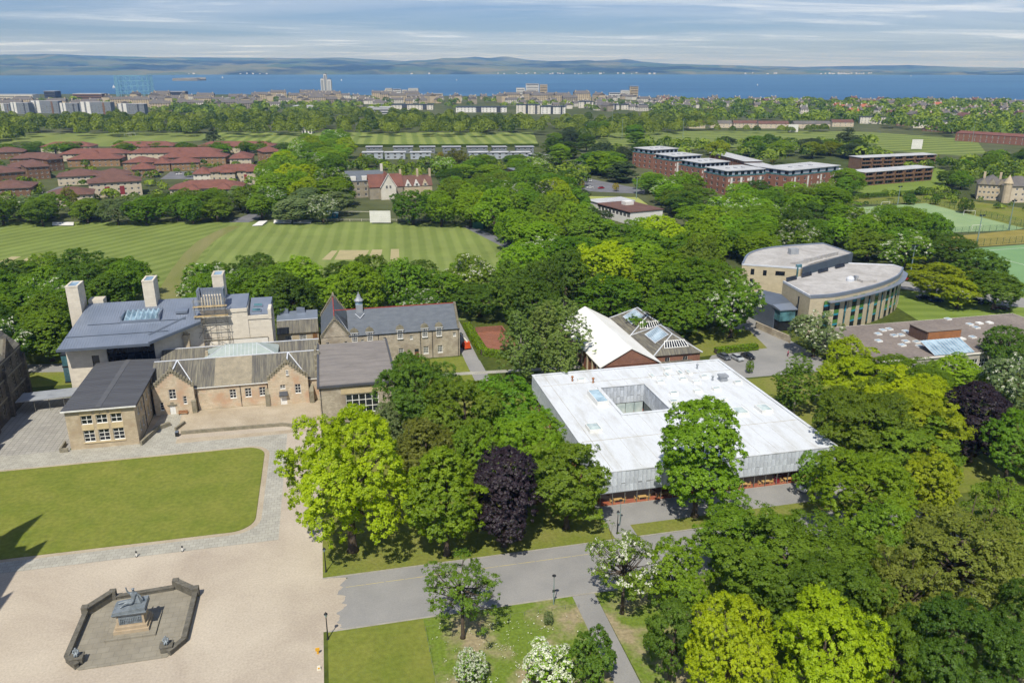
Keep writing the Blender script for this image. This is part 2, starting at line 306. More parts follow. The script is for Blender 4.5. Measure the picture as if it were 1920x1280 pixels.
def stripemat(name, c1, c2, ang, period, c3=None, soft=0.2, noise=0.14):
    m = bpy.data.materials.new(name); m.use_nodes = True; nt = m.node_tree; p = nt.nodes['Principled BSDF']; p.inputs['Roughness'].default_value = 0.95; p.inputs['Specular IOR Level'].default_value = 0.05
    co = coord(nt, 'world'); s = nt.nodes.new('ShaderNodeSeparateXYZ'); nt.links.new(co, s.inputs[0])
    a = nt.nodes.new('ShaderNodeMath'); a.operation = 'MULTIPLY'; nt.links.new(s.outputs[0], a.inputs[0]); a.inputs[1].default_value = math.cos(ang)*2*math.pi/period
    b = nt.nodes.new('ShaderNodeMath'); b.operation = 'MULTIPLY_ADD'; nt.links.new(s.outputs[1], b.inputs[0]); b.inputs[1].default_value = -math.sin(ang)*2*math.pi/period; nt.links.new(a.outputs[0], b.inputs[2])
    n = nt.nodes.new('ShaderNodeTexNoise'); nt.links.new(co, n.inputs['Vector']); n.inputs['Scale'].default_value = 0.04; n.inputs['Detail'].default_value = 8; n.inputs['Roughness'].default_value = 0.7
    w = nt.nodes.new('ShaderNodeMath'); w.operation = 'MULTIPLY_ADD'; nt.links.new(n.outputs[0], w.inputs[0]); w.inputs[1].default_value = 2.2; nt.links.new(b.outputs[0], w.inputs[2])
    c = nt.nodes.new('ShaderNodeMath'); c.operation = 'SINE'; nt.links.new(w.outputs[0], c.inputs[0])
    r = nt.nodes.new('ShaderNodeMapRange'); r.interpolation_type = 'SMOOTHSTEP'; nt.links.new(c.outputs[0], r.inputs[0]); r.inputs[1].default_value = -soft*3; r.inputs[2].default_value = soft*3
    x = nt.nodes.new('ShaderNodeMix'); x.data_type = 'RGBA'; nt.links.new(r.outputs[0], x.inputs[0]); x.inputs[6].default_value = (*L(c1), 1); x.inputs[7].default_value = (*L(c2), 1)
    fr = nt.nodes.new('ShaderNodeMapRange'); nt.links.new(n.outputs[0], fr.inputs[0]); fr.inputs[1].default_value = 0.3; fr.inputs[2].default_value = 0.7; fr.inputs[3].default_value = 1-noise; fr.inputs[4].default_value = 1+noise
    y = nt.nodes.new('ShaderNodeVectorMath'); y.operation = 'SCALE'; nt.links.new(x.outputs[2], y.inputs[0]); nt.links.new(fr.outputs[0], y.inputs['Scale'])
    nt.links.new(y.outputs[0], p.inputs['Base Color']); MATS[name] = m
stripemat('field_stripe_right', '#6e7c41', '#7a864a', R(4.8), 6.4, noise=.16)
stripemat('field_stripe_left', '#69773b', '#768346', R(38), 7.0, noise=.16)
stripemat('field_far', '#69783c', '#7f8a4a', R(5), 13.0)
stripemat('field_far_plain', '#707c42', '#788246', R(5), 40.0)
stripemat('field_far_right', '#61703a', '#798448', R(84), 20.0)
stripemat('lawn_far', '#687a36', '#73843e', R(-74), 7.0)
mat('astro', '#7f9668', '#8a9f70', 0.06, 0.9, space='world', fine=0.03); mat('astro_bright', '#6a8c5c', '#739464', 0.06, 0.9, space='world', fine=0.03)
mat('bowling_green', '#93994f', '#9ca258', 0.1, 0.9, space='world'); mat('ochre_grass', '#7d7433', '#8f8442', 0.1, 0.95, space='world', fine=0.1)
mat('pitch_clay', '#a89c74', '#9b926a', 0.2, 0.95, space='world')

# ------------------------------------------------------------------ ground, sea, hills
shore = [(-1500,172),(-700,174),(-200,176),(300,177),(620,178),(960,181),(1300,184),(1600,188),(1920,193),(2300,199),(2900,206)]
SH = [at(x, y) for x, y in shore]
gmb = MB(); nsh = len(SH)
back = [(-3600 + 8000*i/(nsh-1), -900) for i in range(nsh)]
for i in range(nsh-1): gmb.quad((*back[i],0),(*back[i+1],0),(*SH[i+1],0),(*SH[i],0))
mat('town_ground', '#47512c', '#5c5f44', 0.006, 0.95, space='world', fine=0.25, fscale=0.05, spec=0.05)
struct('ground', gmb, 'town_ground')
def fpoly(name, m, pxs, z): return flat([at(*p) for p in pxs], z, name, m)
EARTH = 6.371e6
def sea_z(d): return -1.5 - d*d/(2*EARTH)
def seamat():
    m = bpy.data.materials.new('sea_water'); m.use_nodes = True; nt = m.node_tree; p = nt.nodes['Principled BSDF']
    co = coord(nt, 'world'); mp = nt.nodes.new('ShaderNodeMapping'); nt.links.new(co, mp.inputs[0]); mp.inputs['Rotation'].default_value = (0,0,R(13)); mp.inputs['Scale'].default_value = (0.00025, 0.0016, 1)
    n = nt.nodes.new('ShaderNodeTexNoise'); nt.links.new(mp.outputs[0], n.inputs['Vector']); n.inputs['Scale'].default_value = 1.0; n.inputs['Detail'].default_value = 6; n.inputs['Roughness'].default_value = 0.6
    r = nt.nodes.new('ShaderNodeMapRange'); nt.links.new(n.outputs[0], r.inputs[0]); r.inputs[1].default_value = 0.35; r.inputs[2].default_value = 0.7
    x = nt.nodes.new('ShaderNodeMix'); x.data_type = 'RGBA'; nt.links.new(r.outputs[0], x.inputs[0]); x.inputs[6].default_value = (0.026, 0.095, 0.20, 1); x.inputs[7].default_value = (0.045, 0.14, 0.26, 1)
    nt.links.new(x.outputs[2], p.inputs['Base Color']); p.inputs['Roughness'].default_value = 0.55; p.inputs['Specular IOR Level'].default_value = 0.35
    n2 = nt.nodes.new('ShaderNodeTexNoise'); nt.links.new(co, n2.inputs['Vector']); n2.inputs['Scale'].default_value = 0.12; n2.inputs['Detail'].default_value = 3
    b = nt.nodes.new('ShaderNodeBump'); b.inputs['Strength'].default_value = 0.8; b.inputs['Distance'].default_value = 1.2; nt.links.new(n2.outputs[0], b.inputs['Height']); nt.links.new(b.outputs[0], p.inputs['Normal'])
    MATS['sea_water'] = m
seamat()
smb = MB(); dist = [1500, 3000, 5000, 8000, 11000, 15000, 20000, 26000, 34000]; az = [R(13 - 62 + 124*i/20) for i in range(21)]
for j in range(len(dist)-1):
    for i in range(20):
        c = [(dist[b]*math.sin(az[a]), dist[b]*math.cos(az[a]), sea_z(dist[b])) for a, b in ((i,j),(i+1,j),(i+1,j+1),(i,j+1))]
        smb.quad(*c)
struct('sea', smb, 'sea_water', smooth=True)
def hillmat(name, wood, field, field2):
    m = bpy.data.materials.new(name); m.use_nodes = True; nt = m.node_tree; p = nt.nodes['Principled BSDF']; p.inputs['Roughness'].default_value = 0.95; p.inputs['Specular IOR Level'].default_value = 0.05
    co = coord(nt, 'world'); mp = nt.nodes.new('ShaderNodeMapping'); nt.links.new(co, mp.inputs[0]); mp.inputs['Scale'].default_value = (0.0013, 0.0010, 0.001)
    v = nt.nodes.new('ShaderNodeTexVoronoi'); nt.links.new(mp.outputs[0], v.inputs['Vector']); v.inputs['Scale'].default_value = 1.4
    s = nt.nodes.new('ShaderNodeSeparateColor'); nt.links.new(v.outputs['Color'], s.inputs[0])
    n = nt.nodes.new('ShaderNodeTexNoise'); nt.links.new(co, n.inputs['Vector']); n.inputs['Scale'].default_value = 0.0007; n.inputs['Detail'].default_value = 7; n.inputs['Roughness'].default_value = 0.65
    r = nt.nodes.new('ShaderNodeMapRange'); nt.links.new(n.outputs[0], r.inputs[0]); r.inputs[1].default_value = 0.47; r.inputs[2].default_value = 0.56
    x = nt.nodes.new('ShaderNodeMix'); x.data_type = 'RGBA'; nt.links.new(s.outputs[0], x.inputs[0]); x.inputs[6].default_value = (*L(field), 1); x.inputs[7].default_value = (*L(field2), 1)
    y = nt.nodes.new('ShaderNodeMix'); y.data_type = 'RGBA'; nt.links.new(r.outputs[0], y.inputs[0]); nt.links.new(x.outputs[2], y.inputs[6]); y.inputs[7].default_value = (*L(wood), 1)
    nt.links.new(y.outputs[2], p.inputs['Base Color']); MATS[name] = m
hillmat('hill_cover', '#1d2c22', '#3c5433', '#6f6d44')
nrng = np.random.default_rng(5)
def vnoise(x, seed):
    g = np.random.default_rng(seed).random(512); i = np.floor(x).astype(int); f = x - i; f = f*f*(3-2*f)
    return g[i % 512]*(1-f) + g[(i+1) % 512]*f
def ridge_mesh(name, sky_prof, front_prof, ys, d1, seed, rows=14, step=10, bump=1.0):
    """hill country behind the water: rises from a shoreline (photo row ys) to a skyline at distance d1"""
    pxs = np.arange(-760, 2690, step); V = []; F = []
    for k in range(rows+1):
        t = k/rows
        for px in pxs:
            yb = np.interp(px, [p[0] for p in ys], [p[1] for p in ys]); a = at(px, yb); d0 = math.hypot(*a)
            d = d0*(1-t) + d1*t; ux, uy = a[0]/d0, a[1]/d0
            yt = np.interp(px, [p[0] for p in sky_prof], [p[1] for p in sky_prof])
            ztop = CAM_H + (HORIZON - yt)/FOC*d1*0.985 + d1*d1/(2*EARTH)*0
            yf = np.interp(px, [p[0] for p in front_prof], [p[1] for p in front_prof])
            dm = d0*0.55 + d1*0.45; zf = CAM_H + (HORIZON - yf)/FOC*dm
            h = np.interp(t, [0, 0.12, 0.45, 0.62, 1.0], [-4, 0.35*max(zf,5), max(zf,6), 0.75*max(zf,6) + 0.1*max(ztop,6), max(ztop,4)])
            wob = (vnoise(np.array([px*0.021 + k*3.7]), seed)[0]-0.5)*34 + (vnoise(np.array([px*0.07 + k*9.1]), seed+1)[0]-0.5)*18
            h += wob*bump*(0 if k in (0, rows) else 1)*min(1, t*4)
            if k == rows: h += (vnoise(np.array([px*0.05]), seed+2)[0]-0.5)*12*bump
            V.append((ux*d, uy*d, h if k else -12))
    n = len(pxs)
    for px in range(n):   # drop the back so that it is a solid hill
        x, y, z = V[rows*n + px]; V.append((x*1.12, y*1.12, -60))
    F = [(k*n+i, k*n+i+1, (k+1)*n+i+1, (k+1)*n+i) for k in range(rows+1) for i in range(n-1)]
    mb = MB(); mb.add(V, F); return struct(name, mb, 'hill_cover', smooth=True)
ridge_mesh('hills', [(-160,112),(0,110),(60,110),(100,108.5),(180,112.5),(260,114),(330,115),(400,116),(470,115),(560,113),(610,113),(690,118),(740,118.5),(800,116),(830,111),(880,111),(930,116),(980,117),(1060,115.5),(1100,114.5),(1180,119),(1250,121),(1330,123),(1400,125.5),(1480,128),(1560,130.5),(1640,132.5),(1750,134.5),(1920,137),(2090,138)],
           [(-160,127),(0,124),(120,127),(260,123),(360,124),(480,121),(600,122),(700,122),(800,121),(900,124),(1000,124),(1100,123),(1200,125),(1330,127),(1400,130),(1500,131.5),(1600,134),(1700,136),(1920,138.2),(2090,138.5)],
           [(-160,140.5),(0,140),(300,139),(600,138.6),(960,138.2),(1300,138.4),(1600,138.6),(1920,139.2),(2090,139.5)], 14200, 11)
ridge_mesh('far_hills', [(-160,109),(40,107.5),(90,106.5),(150,108),(220,109.5),(300,110.5),(560,111.5),(640,110.5),(700,113),(760,116),(860,111),(890,108.5),(915,111),(946,107.8),(985,113),(1050,118),(1150,114),(1168,112),(1195,116),(1260,121),(1500,126),(1640,123.5),(1700,123),(1800,126),(1920,127.5),(2090,127)],
           [(-160,118),(1000,122),(1920,132),(2090,132)], [(-160,135),(2090,135)], 17000, 23, rows=6, bump=0.6)

# campus ground: every sheet a few millimetres above the one below
flat([(-150,40),(330,40),(330,262),(-150,262)], 0.004, 'campus_ground', 'wood_floor')
flat([(-76,60),(-5,60),(-5,168),(-42.2,168),(-42.2,121.7),(-76,121.7)], 0.010, 'forecourt', 'gravel')
flat([(-34.8,168),(-5,168),(-5,181),(-42.2,181),(-42.2,168)], 0.014, 'gravel_yard', 'gravel_yard')
struct('paved_walk', MB().poly([(x,y,0.022) for x, y in [(-76,121.5),(-12.2,121.5),(-12.2,163.5),(-35,163.8),(-42,163.8),(-42,165.6),(-55.9,165.6),(-76,165.6)]]), 'slab_paving')
flat([(-76,165.6),(-55.9,165.6),(-55.9,196),(-76,196)], 0.020, 'paved_court', 'court_paving')
flat([(-42,163.8),(-35,163.8),(-36.2,181),(-40.4,181),(-41.5,170)], 0.026, 'paved_path', 'slab_paving')
flat([(-35,163.8),(-5.6,163.8),(-5.6,165.2),(-35,166.0)], 0.018, 'gravel_strip', 'gravel_yard')
lw = rrect(-90, -16.4, 125.6, 158.2, 4.0, 8, (1,1,0,0))
lw = [(x, y + 0.03*(x+16)*0 ) for x, y in lw]
edge = rrect(-90, -15.4, 124.7, 159.0, 4.6, 8, (1,1,0,0))
flat(edge, 0.030, 'lawn_edging', 'gravel_yard')
struct('lawn', MB().prism(lw, 0.0, 0.14), 'lawn_grass')
# drive and lawns on the right
flat([(-5,96.1),(-.6,96.1),(.2,98),(-.4,100.5),(-.2,103),(-.9,105.5),(-1.6,108.7),(-5,108.7)],0.012,'gravel_spill','gravel'); struct('drive', MB().poly([(x,y,0.020) for x, y in [(-1.9,96.1),(84,95.4),(100,96),(100,108.4),(60,108.6),(-4.0,108.7)]+[(-2.2+.9*math.sin(i*.41)*math.sin(i*.17+1)+random.Random(i).uniform(-.16,.16)+.35*math.sin(i*.9)*math.sin(i*.31)-(.06*max(0,i-40)), 108.6-i*.21) for i in range(1,59)][::1]]), 'asphalt')
kb = MB().box(-4.4, 84, 95.8, 96.1, 0, 0.10); struct('kerb', kb, 'kerb_stone')
kb = MB().box(-5.0, 84, 108.65, 108.9, 0, 0.09); struct('kerb', kb, 'kerb_stone')
mk = MB()
for i in range(14): mk.quad((-1.6+i*3.0,105.75,0.024),(1.2+i*3.0,105.75,0.024),(1.2+i*3.0,105.86,0.024),(-1.6+i*3.0,105.86,0.024))
struct('road_marking', mk, 'road_yellow')
struct('lawn', MB().prism([(-5,108.9),(43,108.9),(43,119),(43,172),(20,172),(12,160),(-5,160)], 0.0, 0.07), 'verge_grass')
struct('lawn', MB().prism([(-4.4,60),(9,60),(9,95.8),(-4.4,95.8)], 0.0, 0.075), 'lawn_grass')
struct('meadow', MB().prism([(9,60),(31.4,60),(31.4,95.8),(9,95.8)], 0.0, 0.08), 'meadow_grass')
struct('path', MB().poly([(x,y,0.030) for x, y in [(31.4,60),(34.6,60),(34.9,95.8),(31.4,95.8)]]), 'asphalt')
struct('lawn', MB().prism([(34.9,60),(120,60),(120,95.4),(34.9,95.8)], 0.0, 0.07), 'meadow_grass')
struct('lawn', MB().prism([(47,108.9),(125,108.9),(125,170),(93,170),(93,112.5),(47,112.5)], 0.0, 0.06), 'verge_grass')
flat([(43,108.9),(47,108.9),(47,119),(43,119)], 0.03, 'path', 'asphalt')
flat([(43.0,112.5),(93,112.5),(93,120),(43.0,120)], 0.034, 'library_terrace', 'asphalt')
flat([(100,171),(128,171),(128,232),(116,240),(112,240),(118,205),(112,199),(103,192),(98,186)], 0.02, 'car_park', 'asphalt')
struct('lawn', MB().prism([(96,188),(118,190.5),(121,206),(112,212),(100,204)], 0.0, 0.06), 'verge_grass')
flat([(33,199),(36.8,199),(37.4,240),(33.8,240)], 0.02, 'path', 'asphalt')
flat([(20,184),(36,184),(36,203),(20,203)], 0.012, 'lawn', 'lawn_grass')
flat([(33,184),(37,184),(37,199),(33,199)], 0.018, 'path', 'asphalt')
flat([(20,190),(62,187),(62,189),(20,192)], 0.024, 'path', 'slab_paving')
flat([(-110,205),(-62,205),(-62,232),(-110,236)], 0.012, 'lawn', 'verge_grass')
flat([(-110,222),(-60,213),(-60,219),(-110,229)], 0.018, 'path', 'asphalt')
flat([(176,196),(262,196),(262,214),(226,226),(206,232),(190,236),(183,228)], 0.012, 'lawn', 'lawn_far')
flat([(178,262),(196,240),(214,214),(232,198),(252,190),(300,180),(300,192),(256,202),(236,212),(218,230),(202,252),(190,270)], 0.02, 'road', 'asphalt')
# playing fields
fpoly('cricket_field', 'field_stripe_right', [(300,600),(420,430),(425,417),(700,416),(880,421),(985,468),(1000,600)], 0.010)
fpoly('playing_field', 'field_stripe_left', [(-80,600),(-80,416),(425,417),(420,430),(300,600)], 0.012)
trk = []
ta = [(428,424),(400,436),(370,452),(345,475),(322,505),(300,540),(285,575)]; tb = [(452,424),(428,436),(402,452),(378,475),(360,505),(345,540),(335,575)]
mat('worn_grass', '#6a7034', '#7d7a4c', 0.12, 0.95, space='world', fine=0.2, stretch=(1,0.15,1))
flat([at(*p) for p in ta] + [at(*p) for p in reversed(tb)], 0.016, 'worn_track', 'worn_grass')
for k, (a, b, c, d) in enumerate([((627,487),(637,469),(692,469),(682,487)), ((690,485),(698,468),(717,468),(713,485)), ((731,496),(733,467),(748,467),(749,496)), ((603,487),(622,470),(633,470),(620,487)), ((-10,494),(22,481),(40,481),(10,494)), ((26,498),(56,480),(75,480),(46,498))]):
    fpoly('cricket_strip', 'pitch_clay', [a, b, c, d], 0.020)
fpoly('path', 'asphalt_dark', [(866,424),(880,422),(965,458),(1010,490),(990,494),(945,464)], 0.016)
fpoly('far_field', 'field_far_plain', [(-60,268),(-60,262),(60,250),(385,249),(400,262),(200,275)], 0.010)
fpoly('far_field', 'field_far', [(380,262),(400,249),(1000,248.5),(1010,273),(640,274)], 0.012)
fpoly('far_field', 'field_far_right', [(1080,258),(1150,246),(1500,246),(1620,247),(1830,262),(1850,288),(1800,292),(1640,281),(1300,280),(1100,272)], 0.014)
fpoly('sports_pitch', 'astro', [(1560,392),(1736,381),(1920,428),(1900,432),(1600,442),(1560,420)], 0.02)
fpoly('grass_bank', 'ochre_grass', [(1740,448),(1940,428),(1940,455),(1780,466)], 0.012)
fpoly('grass_bank', 'verge_grass', [(1560,384),(1560,376),(1740,366),(1960,396),(1960,440),(1920,428),(1736,381)], 0.014)
fpoly('sports_pitch', 'astro_bright', [(1790,468),(1960,456),(1990,600),(1940,575),(1890,520)], 0.016)
fpoly('lawn', 'lawn_far', [(1560,372),(1580,356),(1745,310),(1780,322),(1770,352),(1700,366)], 0.018)
fpoly('bowling_green', 'bowling_green', [(1085,380),(1105,368),(1195,370),(1215,384)], 0.02)
lm = MB()
def pline(a, b, w=0.16, z=0.022):
    a, b = Vector(a), Vector(b); d = (b-a).normalized(); n = Vector((-d.y, d.x))*w
    lm.quad((*(a-n),z),(*(b-n),z),(*(b+n),z),(*(a+n),z))
for a, b in (((1800,473),(1960,462)), ((1834,474),(1980,512)), ((1870,520),(1990,555))): pline(at(*a), at(*b))
struct('pitch_marking', lm, 'road_white')
lm = MB()
for a, b in (((1600,404),(1735,390)), ((1735,390),(1880,427)), ((1600,438),(1880,427)), ((1660,398),(1760,432))): pline(at(*a), at(*b), 0.2, 0.026)
struct('pitch_marking', lm, 'astro_bright')
fpoly('road', 'asphalt_dark', [(1055,330),(1085,300),(1095,300),(1105,335),(1210,356),(1208,364),(1090,358)], 0.014)
fpoly('road', 'asphalt_dark', [(420,420),(470,400),(500,402),(450,424)], 0.008)
fpoly('car_park', 'asphalt_dark', [(300,336),(320,322),(370,322),(366,336)], 0.008)
fpoly('car_park', 'asphalt_dark', [(60,372),(110,350),(140,350),(90,384)], 0.008)
# ------------------------------------------------------------------ campus buildings
brickmat('sandstone', '#bfb197', '#b4a58b', '#a5967e', 0.7, 0.28, 0.012, noise=0.16, nscale=0.8, stain='#a8967c')
brickmat('sandstone_red', '#cabca4', '#bfae93', '#b09f86', 0.75, 0.3, 0.012, noise=0.2, nscale=0.7, stain='#bb9c80')
brickmat('rubble_stone', '#bbb09b', '#a99e8a', '#978d7c', 0.55, 0.24, 0.016, noise=0.2, nscale=0.9, stain='#968a78')
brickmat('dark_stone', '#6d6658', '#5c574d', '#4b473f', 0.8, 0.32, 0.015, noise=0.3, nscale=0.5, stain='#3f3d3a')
brickmat('red_brick', '#8d5d49', '#7f513f', '#9c8a78', 0.4, 0.15, 0.012, noise=0.15, nscale=0.8)
brickmat('pale_stone', '#d9d0be', '#cfc6b4', '#c2b8a5', 1.3, 0.6, 0.008, noise=0.07, nscale=0.5)
brickmat('buff_stone', '#c0b498', '#b7ab90', '#a89c82', 1.0, 0.4, 0.008, noise=0.08, nscale=0.5)
mat('white_render', '#e6e2d8', '#dad5c8', 0.4, 0.8, fine=0.03); mat('dressed_stone', '#cdbb95', '#bba983', 0.8, 0.85, fine=0.06)
mat('coping_stone', '#8f8876', '#77725f', 0.9, 0.9, fine=0.15, fscale=3)
mat('felt_roof', '#4b4c50', '#54565a', 0.3, 0.9, stretch=(0.15, 1.6, 1), fine=0.12, fscale=1.0)
mat('felt_ridge', '#5c5d60', '#545659', 0.5, 0.9, fine=0.08)
mat('slate_new', '#62686e', '#555b62', 0.5, 0.65, stretch=(1, 3, 1), fine=0.14, fscale=3.5, spec=0.4)
mat('slate_old', '#57544f', '#8d8873', 0.7, 0.8, stretch=(3.6, 0.22, 0.22), fine=0.2, fscale=3, lo=0.40, hi=0.78)
mat('slate_patch', '#9a907a', '#857d6b', 0.8, 0.85, fine=0.12, fscale=4)
mat('membrane_grey', '#88827c', '#76716c', 0.35, 0.9, stretch=(0.5, 2.2, 1), fine=0.10, fscale=2)
mat('membrane_white', '#cfd3d6', '#b4b4ae', 0.30, 0.7, stretch=(1.5, 0.35, 1), fine=0.05, fscale=2.5, bump=0.05, bscale=3, lo=0.46, hi=0.80)
mat('roof_seam', '#c2c1bb', '#aaa69b', 0.5, 0.8); mat('sheet_white', '#edece6', '#e3e1d8', 0.12, 0.6, fine=0.02)
mat('zinc', '#7d8795', '#8b94a2', 0.15, 0.42, spec=0.5, metal=0.35, fine=0.04); mat('zinc_dark', '#5f6874', '#69727e', 0.3, 0.5, metal=0.3)
mat('lead_grey', '#8d9196', '#a4a8ab', 0.4, 0.6, metal=0.2); mat('copper_green', '#94a09a', '#a5ada6', 0.5, 0.6)
mat('red_tile', '#a2473c', '#8d3c34', 1.0, 0.7); mat('white_lead', '#d3d6da', '#bfc3c8', 0.7, 0.6)
mat('timber_door', '#7c5a3a', '#6a4b30', 1, 0.7); mat('white_paint', '#e7e6e1', '#d9d8d2', 1.0, 0.5)
mat('gravel_roof', '#857b72', '#756c65', 0.12, 0.95, fine=0.18, fscale=1.2); mat('timber_clad', '#6a5348', '#5b473e', 1.5, 0.85, stretch=(4,4,0.2)); mat('rust_panel', '#a5714a', '#946542', 0.8, 0.85)
mat('roof_pale', '#b5b2ad', '#9e9a94', 0.12, 0.8, fine=0.12, fscale=0.9, distort=1.0); mat('dark_steel', '#2c2e31', '#35383b', 1, 0.5, metal=0.4)
mat('steel_tube', '#97978f', '#7e7d76', 2, 0.5, metal=0.5); mat('timber_board', '#c2ab7e', '#a8936a', 1, 0.85)
mat('spandrel_blue', '#3f95a8', '#38889c', 1, 0.35); mat('spandrel_green', '#4f7a38', '#5c8542', 1, 0.4)
mat('lib_floor', '#b5674b', '#a55c43', 0.6, 0.5); mat('lib_inner', '#8f8070', '#75685a', 0.4, 0.8); mat('wood_table', '#dcb06c', '#cfa25f', 1, 0.5)
def leadmat():
    m = mat('lead_panel', '#b0b8c2', '#d3d8dc', 1.3, 0.55, stretch=(3,3,0.5), fine=0.10, fscale=5, spec=0.4); nt = m.node_tree; p = nt.nodes['Principled BSDF']
    src = p.inputs['Base Color'].links[0].from_socket; oi = nt.nodes.new('ShaderNodeObjectInfo'); r = nt.nodes.new('ShaderNodeMapRange'); nt.links.new(oi.outputs['Random'], r.inputs[0]); r.inputs[3].default_value = 0.80; r.inputs[4].default_value = 1.14
    y = nt.nodes.new('ShaderNodeVectorMath'); y.operation = 'SCALE'; nt.links.new(src, y.inputs[0]); nt.links.new(r.outputs[0], y.inputs['Scale']); nt.links.new(y.outputs[0], p.inputs['Base Color'])
leadmat()
def rebase(t, x, y):
    t.location = (x, y, 0)
    for c in t.children: c.location = c.location - Vector((x, y, 0))
def crow_gable(t, x0, x1, y, zw, zp, th, wm, steps=8, facing=-1, name='gable', cap='coping_stone', xc=None):
    """stepped gable wall above eave height zw, in the plane y; facing -1 towards the camera"""
    xc = (x0+x1)/2 if xc is None else xc; y1 = y - facing*th
    g = MB().hull([(x0,y,zw),(x1,y,zw),(xc,y,zp)] if facing < 0 else [(x1,y,zw),(x0,y,zw),(xc,y,zp)], [(x0,y1,zw),(x1,y1,zw),(xc,y1,zp)] if facing < 0 else [(x1,y1,zw),(x0,y1,zw),(xc,y1,zp)])
    g.build(name, wm, t)
    s = MB(); w = (xc-x0)/steps; h = (zp-zw)/steps; lo, hi = sorted((y-facing*-0.05, y1+facing*-0.05))
    for i in range(steps):
        s.box(x0+i*w-0.08, x0+(i+1)*w+0.1, lo-.03, hi+.03, zw+i*h-0.1, zw+(i+1)*h+0.28)
        s.box(x1-(i+1)*w-0.1, x1-i*w+0.08, lo-.03, hi+.03, zw+i*h-0.1, zw+(i+1)*h+0.28)
    s.box(xc-.28, xc+.28, lo-.04, hi+.04, zp-.1, zp+.55); s.hull([(xc-.2,lo,zp+.55),(xc+.2,lo,zp+.55),(xc+.2,hi,zp+.55),(xc-.2,hi,zp+.55)], [(xc-.03,y,zp+1.1),(xc+.03,y,zp+1.1),(xc+.03,y+.05,zp+1.1),(xc-.03,y+.05,zp+1.1)])
    s.build('crow_steps', cap, t)
def downpipe(t, x, y, z0, z1, m='dark_steel'): MB().tube((x,y,z0),(x,y,z1),0.07,n=6).box(x-.13,x+.13,y-.1,y+.1,z1-.15,z1+.1).build('downpipe', m, t)

# --- two-storey sandstone block with felt roof
t = thing('classroom_block', 'two-storey sandstone block with low dark grey felt roof beside the paved court', 'building')
x0, x1, y0, y1, H = -55.5, -42.3, 165.4, 193.5, 8.7
wins = []
for i, a in enumerate((3.9, 6.75, 9.55)): wins += [('S', a, 1.5, 2.15, 2.6, 2, 3), ('S', a, 5.45, 2.15, 1.95, 2, 2)]
for i in range(6): wins += [('E', 3.2+i*2.7, 1.6, 1.3, 2.3, 2, 3), ('E', 3.2+i*2.7, 5.4, 1.3, 1.9, 2, 2)]
for i in range(6): wins += [('W', 8+i*3, 5.4, 1.3, 1.9, 2, 2)]
walled(t, x0, x1, y0, y1, 0, H, 'sandstone', wins, fw=0.12, bar=0.12, depth=0.3)
for a in (3.9, 6.75, 9.55):
    MB().box(x0+a-1.15, x0+a+1.15, y0-.05, y0+.01, 4.15, 5.4).build('stone_panel', 'dressed_stone', t); MB().box(x0+a-1.15, x0+a+1.15, y0-.05, y0+.01, 7.45, 8.35).build('stone_panel', 'dressed_stone', t)
MB().box(x0+2.6, x1-2.5, y0-.14, y0, 1.2, 1.42).build('sill_band', 'dressed_stone', t)
rf = MB(); cx_ = (x0+x1)/2; o = 0.55
rf.hull([(x0-o,y0-o,H),(x1+o,y0-o,H),(x1+o,y0-o,H+.28),(cx_,y0-o,H+.62),(x0-o,y0-o,H+.28)], [(x0-o,y1,H),(x1+o,y1,H),(x1+o,y1,H+.28),(cx_,y1,H+.62),(x0-o,y1,H+.28)])
ro = rf.build('roof', 'felt_roof', t)
q = MB()
for i in range(27):
    yy = y0 - o + 0.6 + i*1.05
    for sx in (-1, 1):
        xa = cx_+sx*0.7; xb = cx_+sx*(cx_-x0+o-.05)
        q.hull([(xa,yy,H+.585),(xb,yy,H+.285),(xb,yy+.09,H+.285),(xa,yy+.09,H+.585)][::sx], [(xa,yy,H+.63),(xb,yy,H+.33),(xb,yy+.09,H+.33),(xa,yy+.09,H+.63)][::sx])
tag(q.build('felt_seam', 'felt_roof', ro), kind='stuff')
MB().box(cx_-.55, cx_+.55, y0-o+.02, y1-.02, H+.60, H+.66).build('ridge_strip', 'felt_ridge', ro)
MB().box(x0-o-.02, x1+o+.02, y0-o-.12, y0-o, H-.02, H+.26).build('gutter', 'white_frame', t)
MB().box(x1+o, x1+o+.1, y0-o, y1, H-.02, H+.24).build('gutter', 'dark_frame', t)
for yy in (173.5, 182): downpipe(t, x1+.12, yy, 0, H)
MB().tube((x0+6.8,y0-.1,H-.9),(x0+6.8,y0-.9,H-.6),.04).lathe([(.02,0),(.16,.05),(.02,.2)],8,(x0+6.8,y0-.95,H-.75)).build('wall_lamp', 'dark_steel', t)
rebase(t, x0, y0)
# low kerbs and steps round it
w = tag(MB().box(-57.5,-55.9,164.6,164.9,0,.9).box(-57.5,-57.2,164.9,168.5,0,.9).build('basement_wall', 'coping_stone'), 'low stone wall round the basement steps left of the sandstone block', 'wall')
w = tag(MB().prism([(-42.0,164.6),(-41.6,164.4),(-39.6,171.5),(-40.2,171.8)],0,0.95).prism([(-40.2,171.8),(-39.6,171.5),(-37.4,173.4),(-37.9,174)],0,0.9).build('retaining_wall', 'coping_stone'), 'low curved stone wall right of the sandstone block', 'wall')

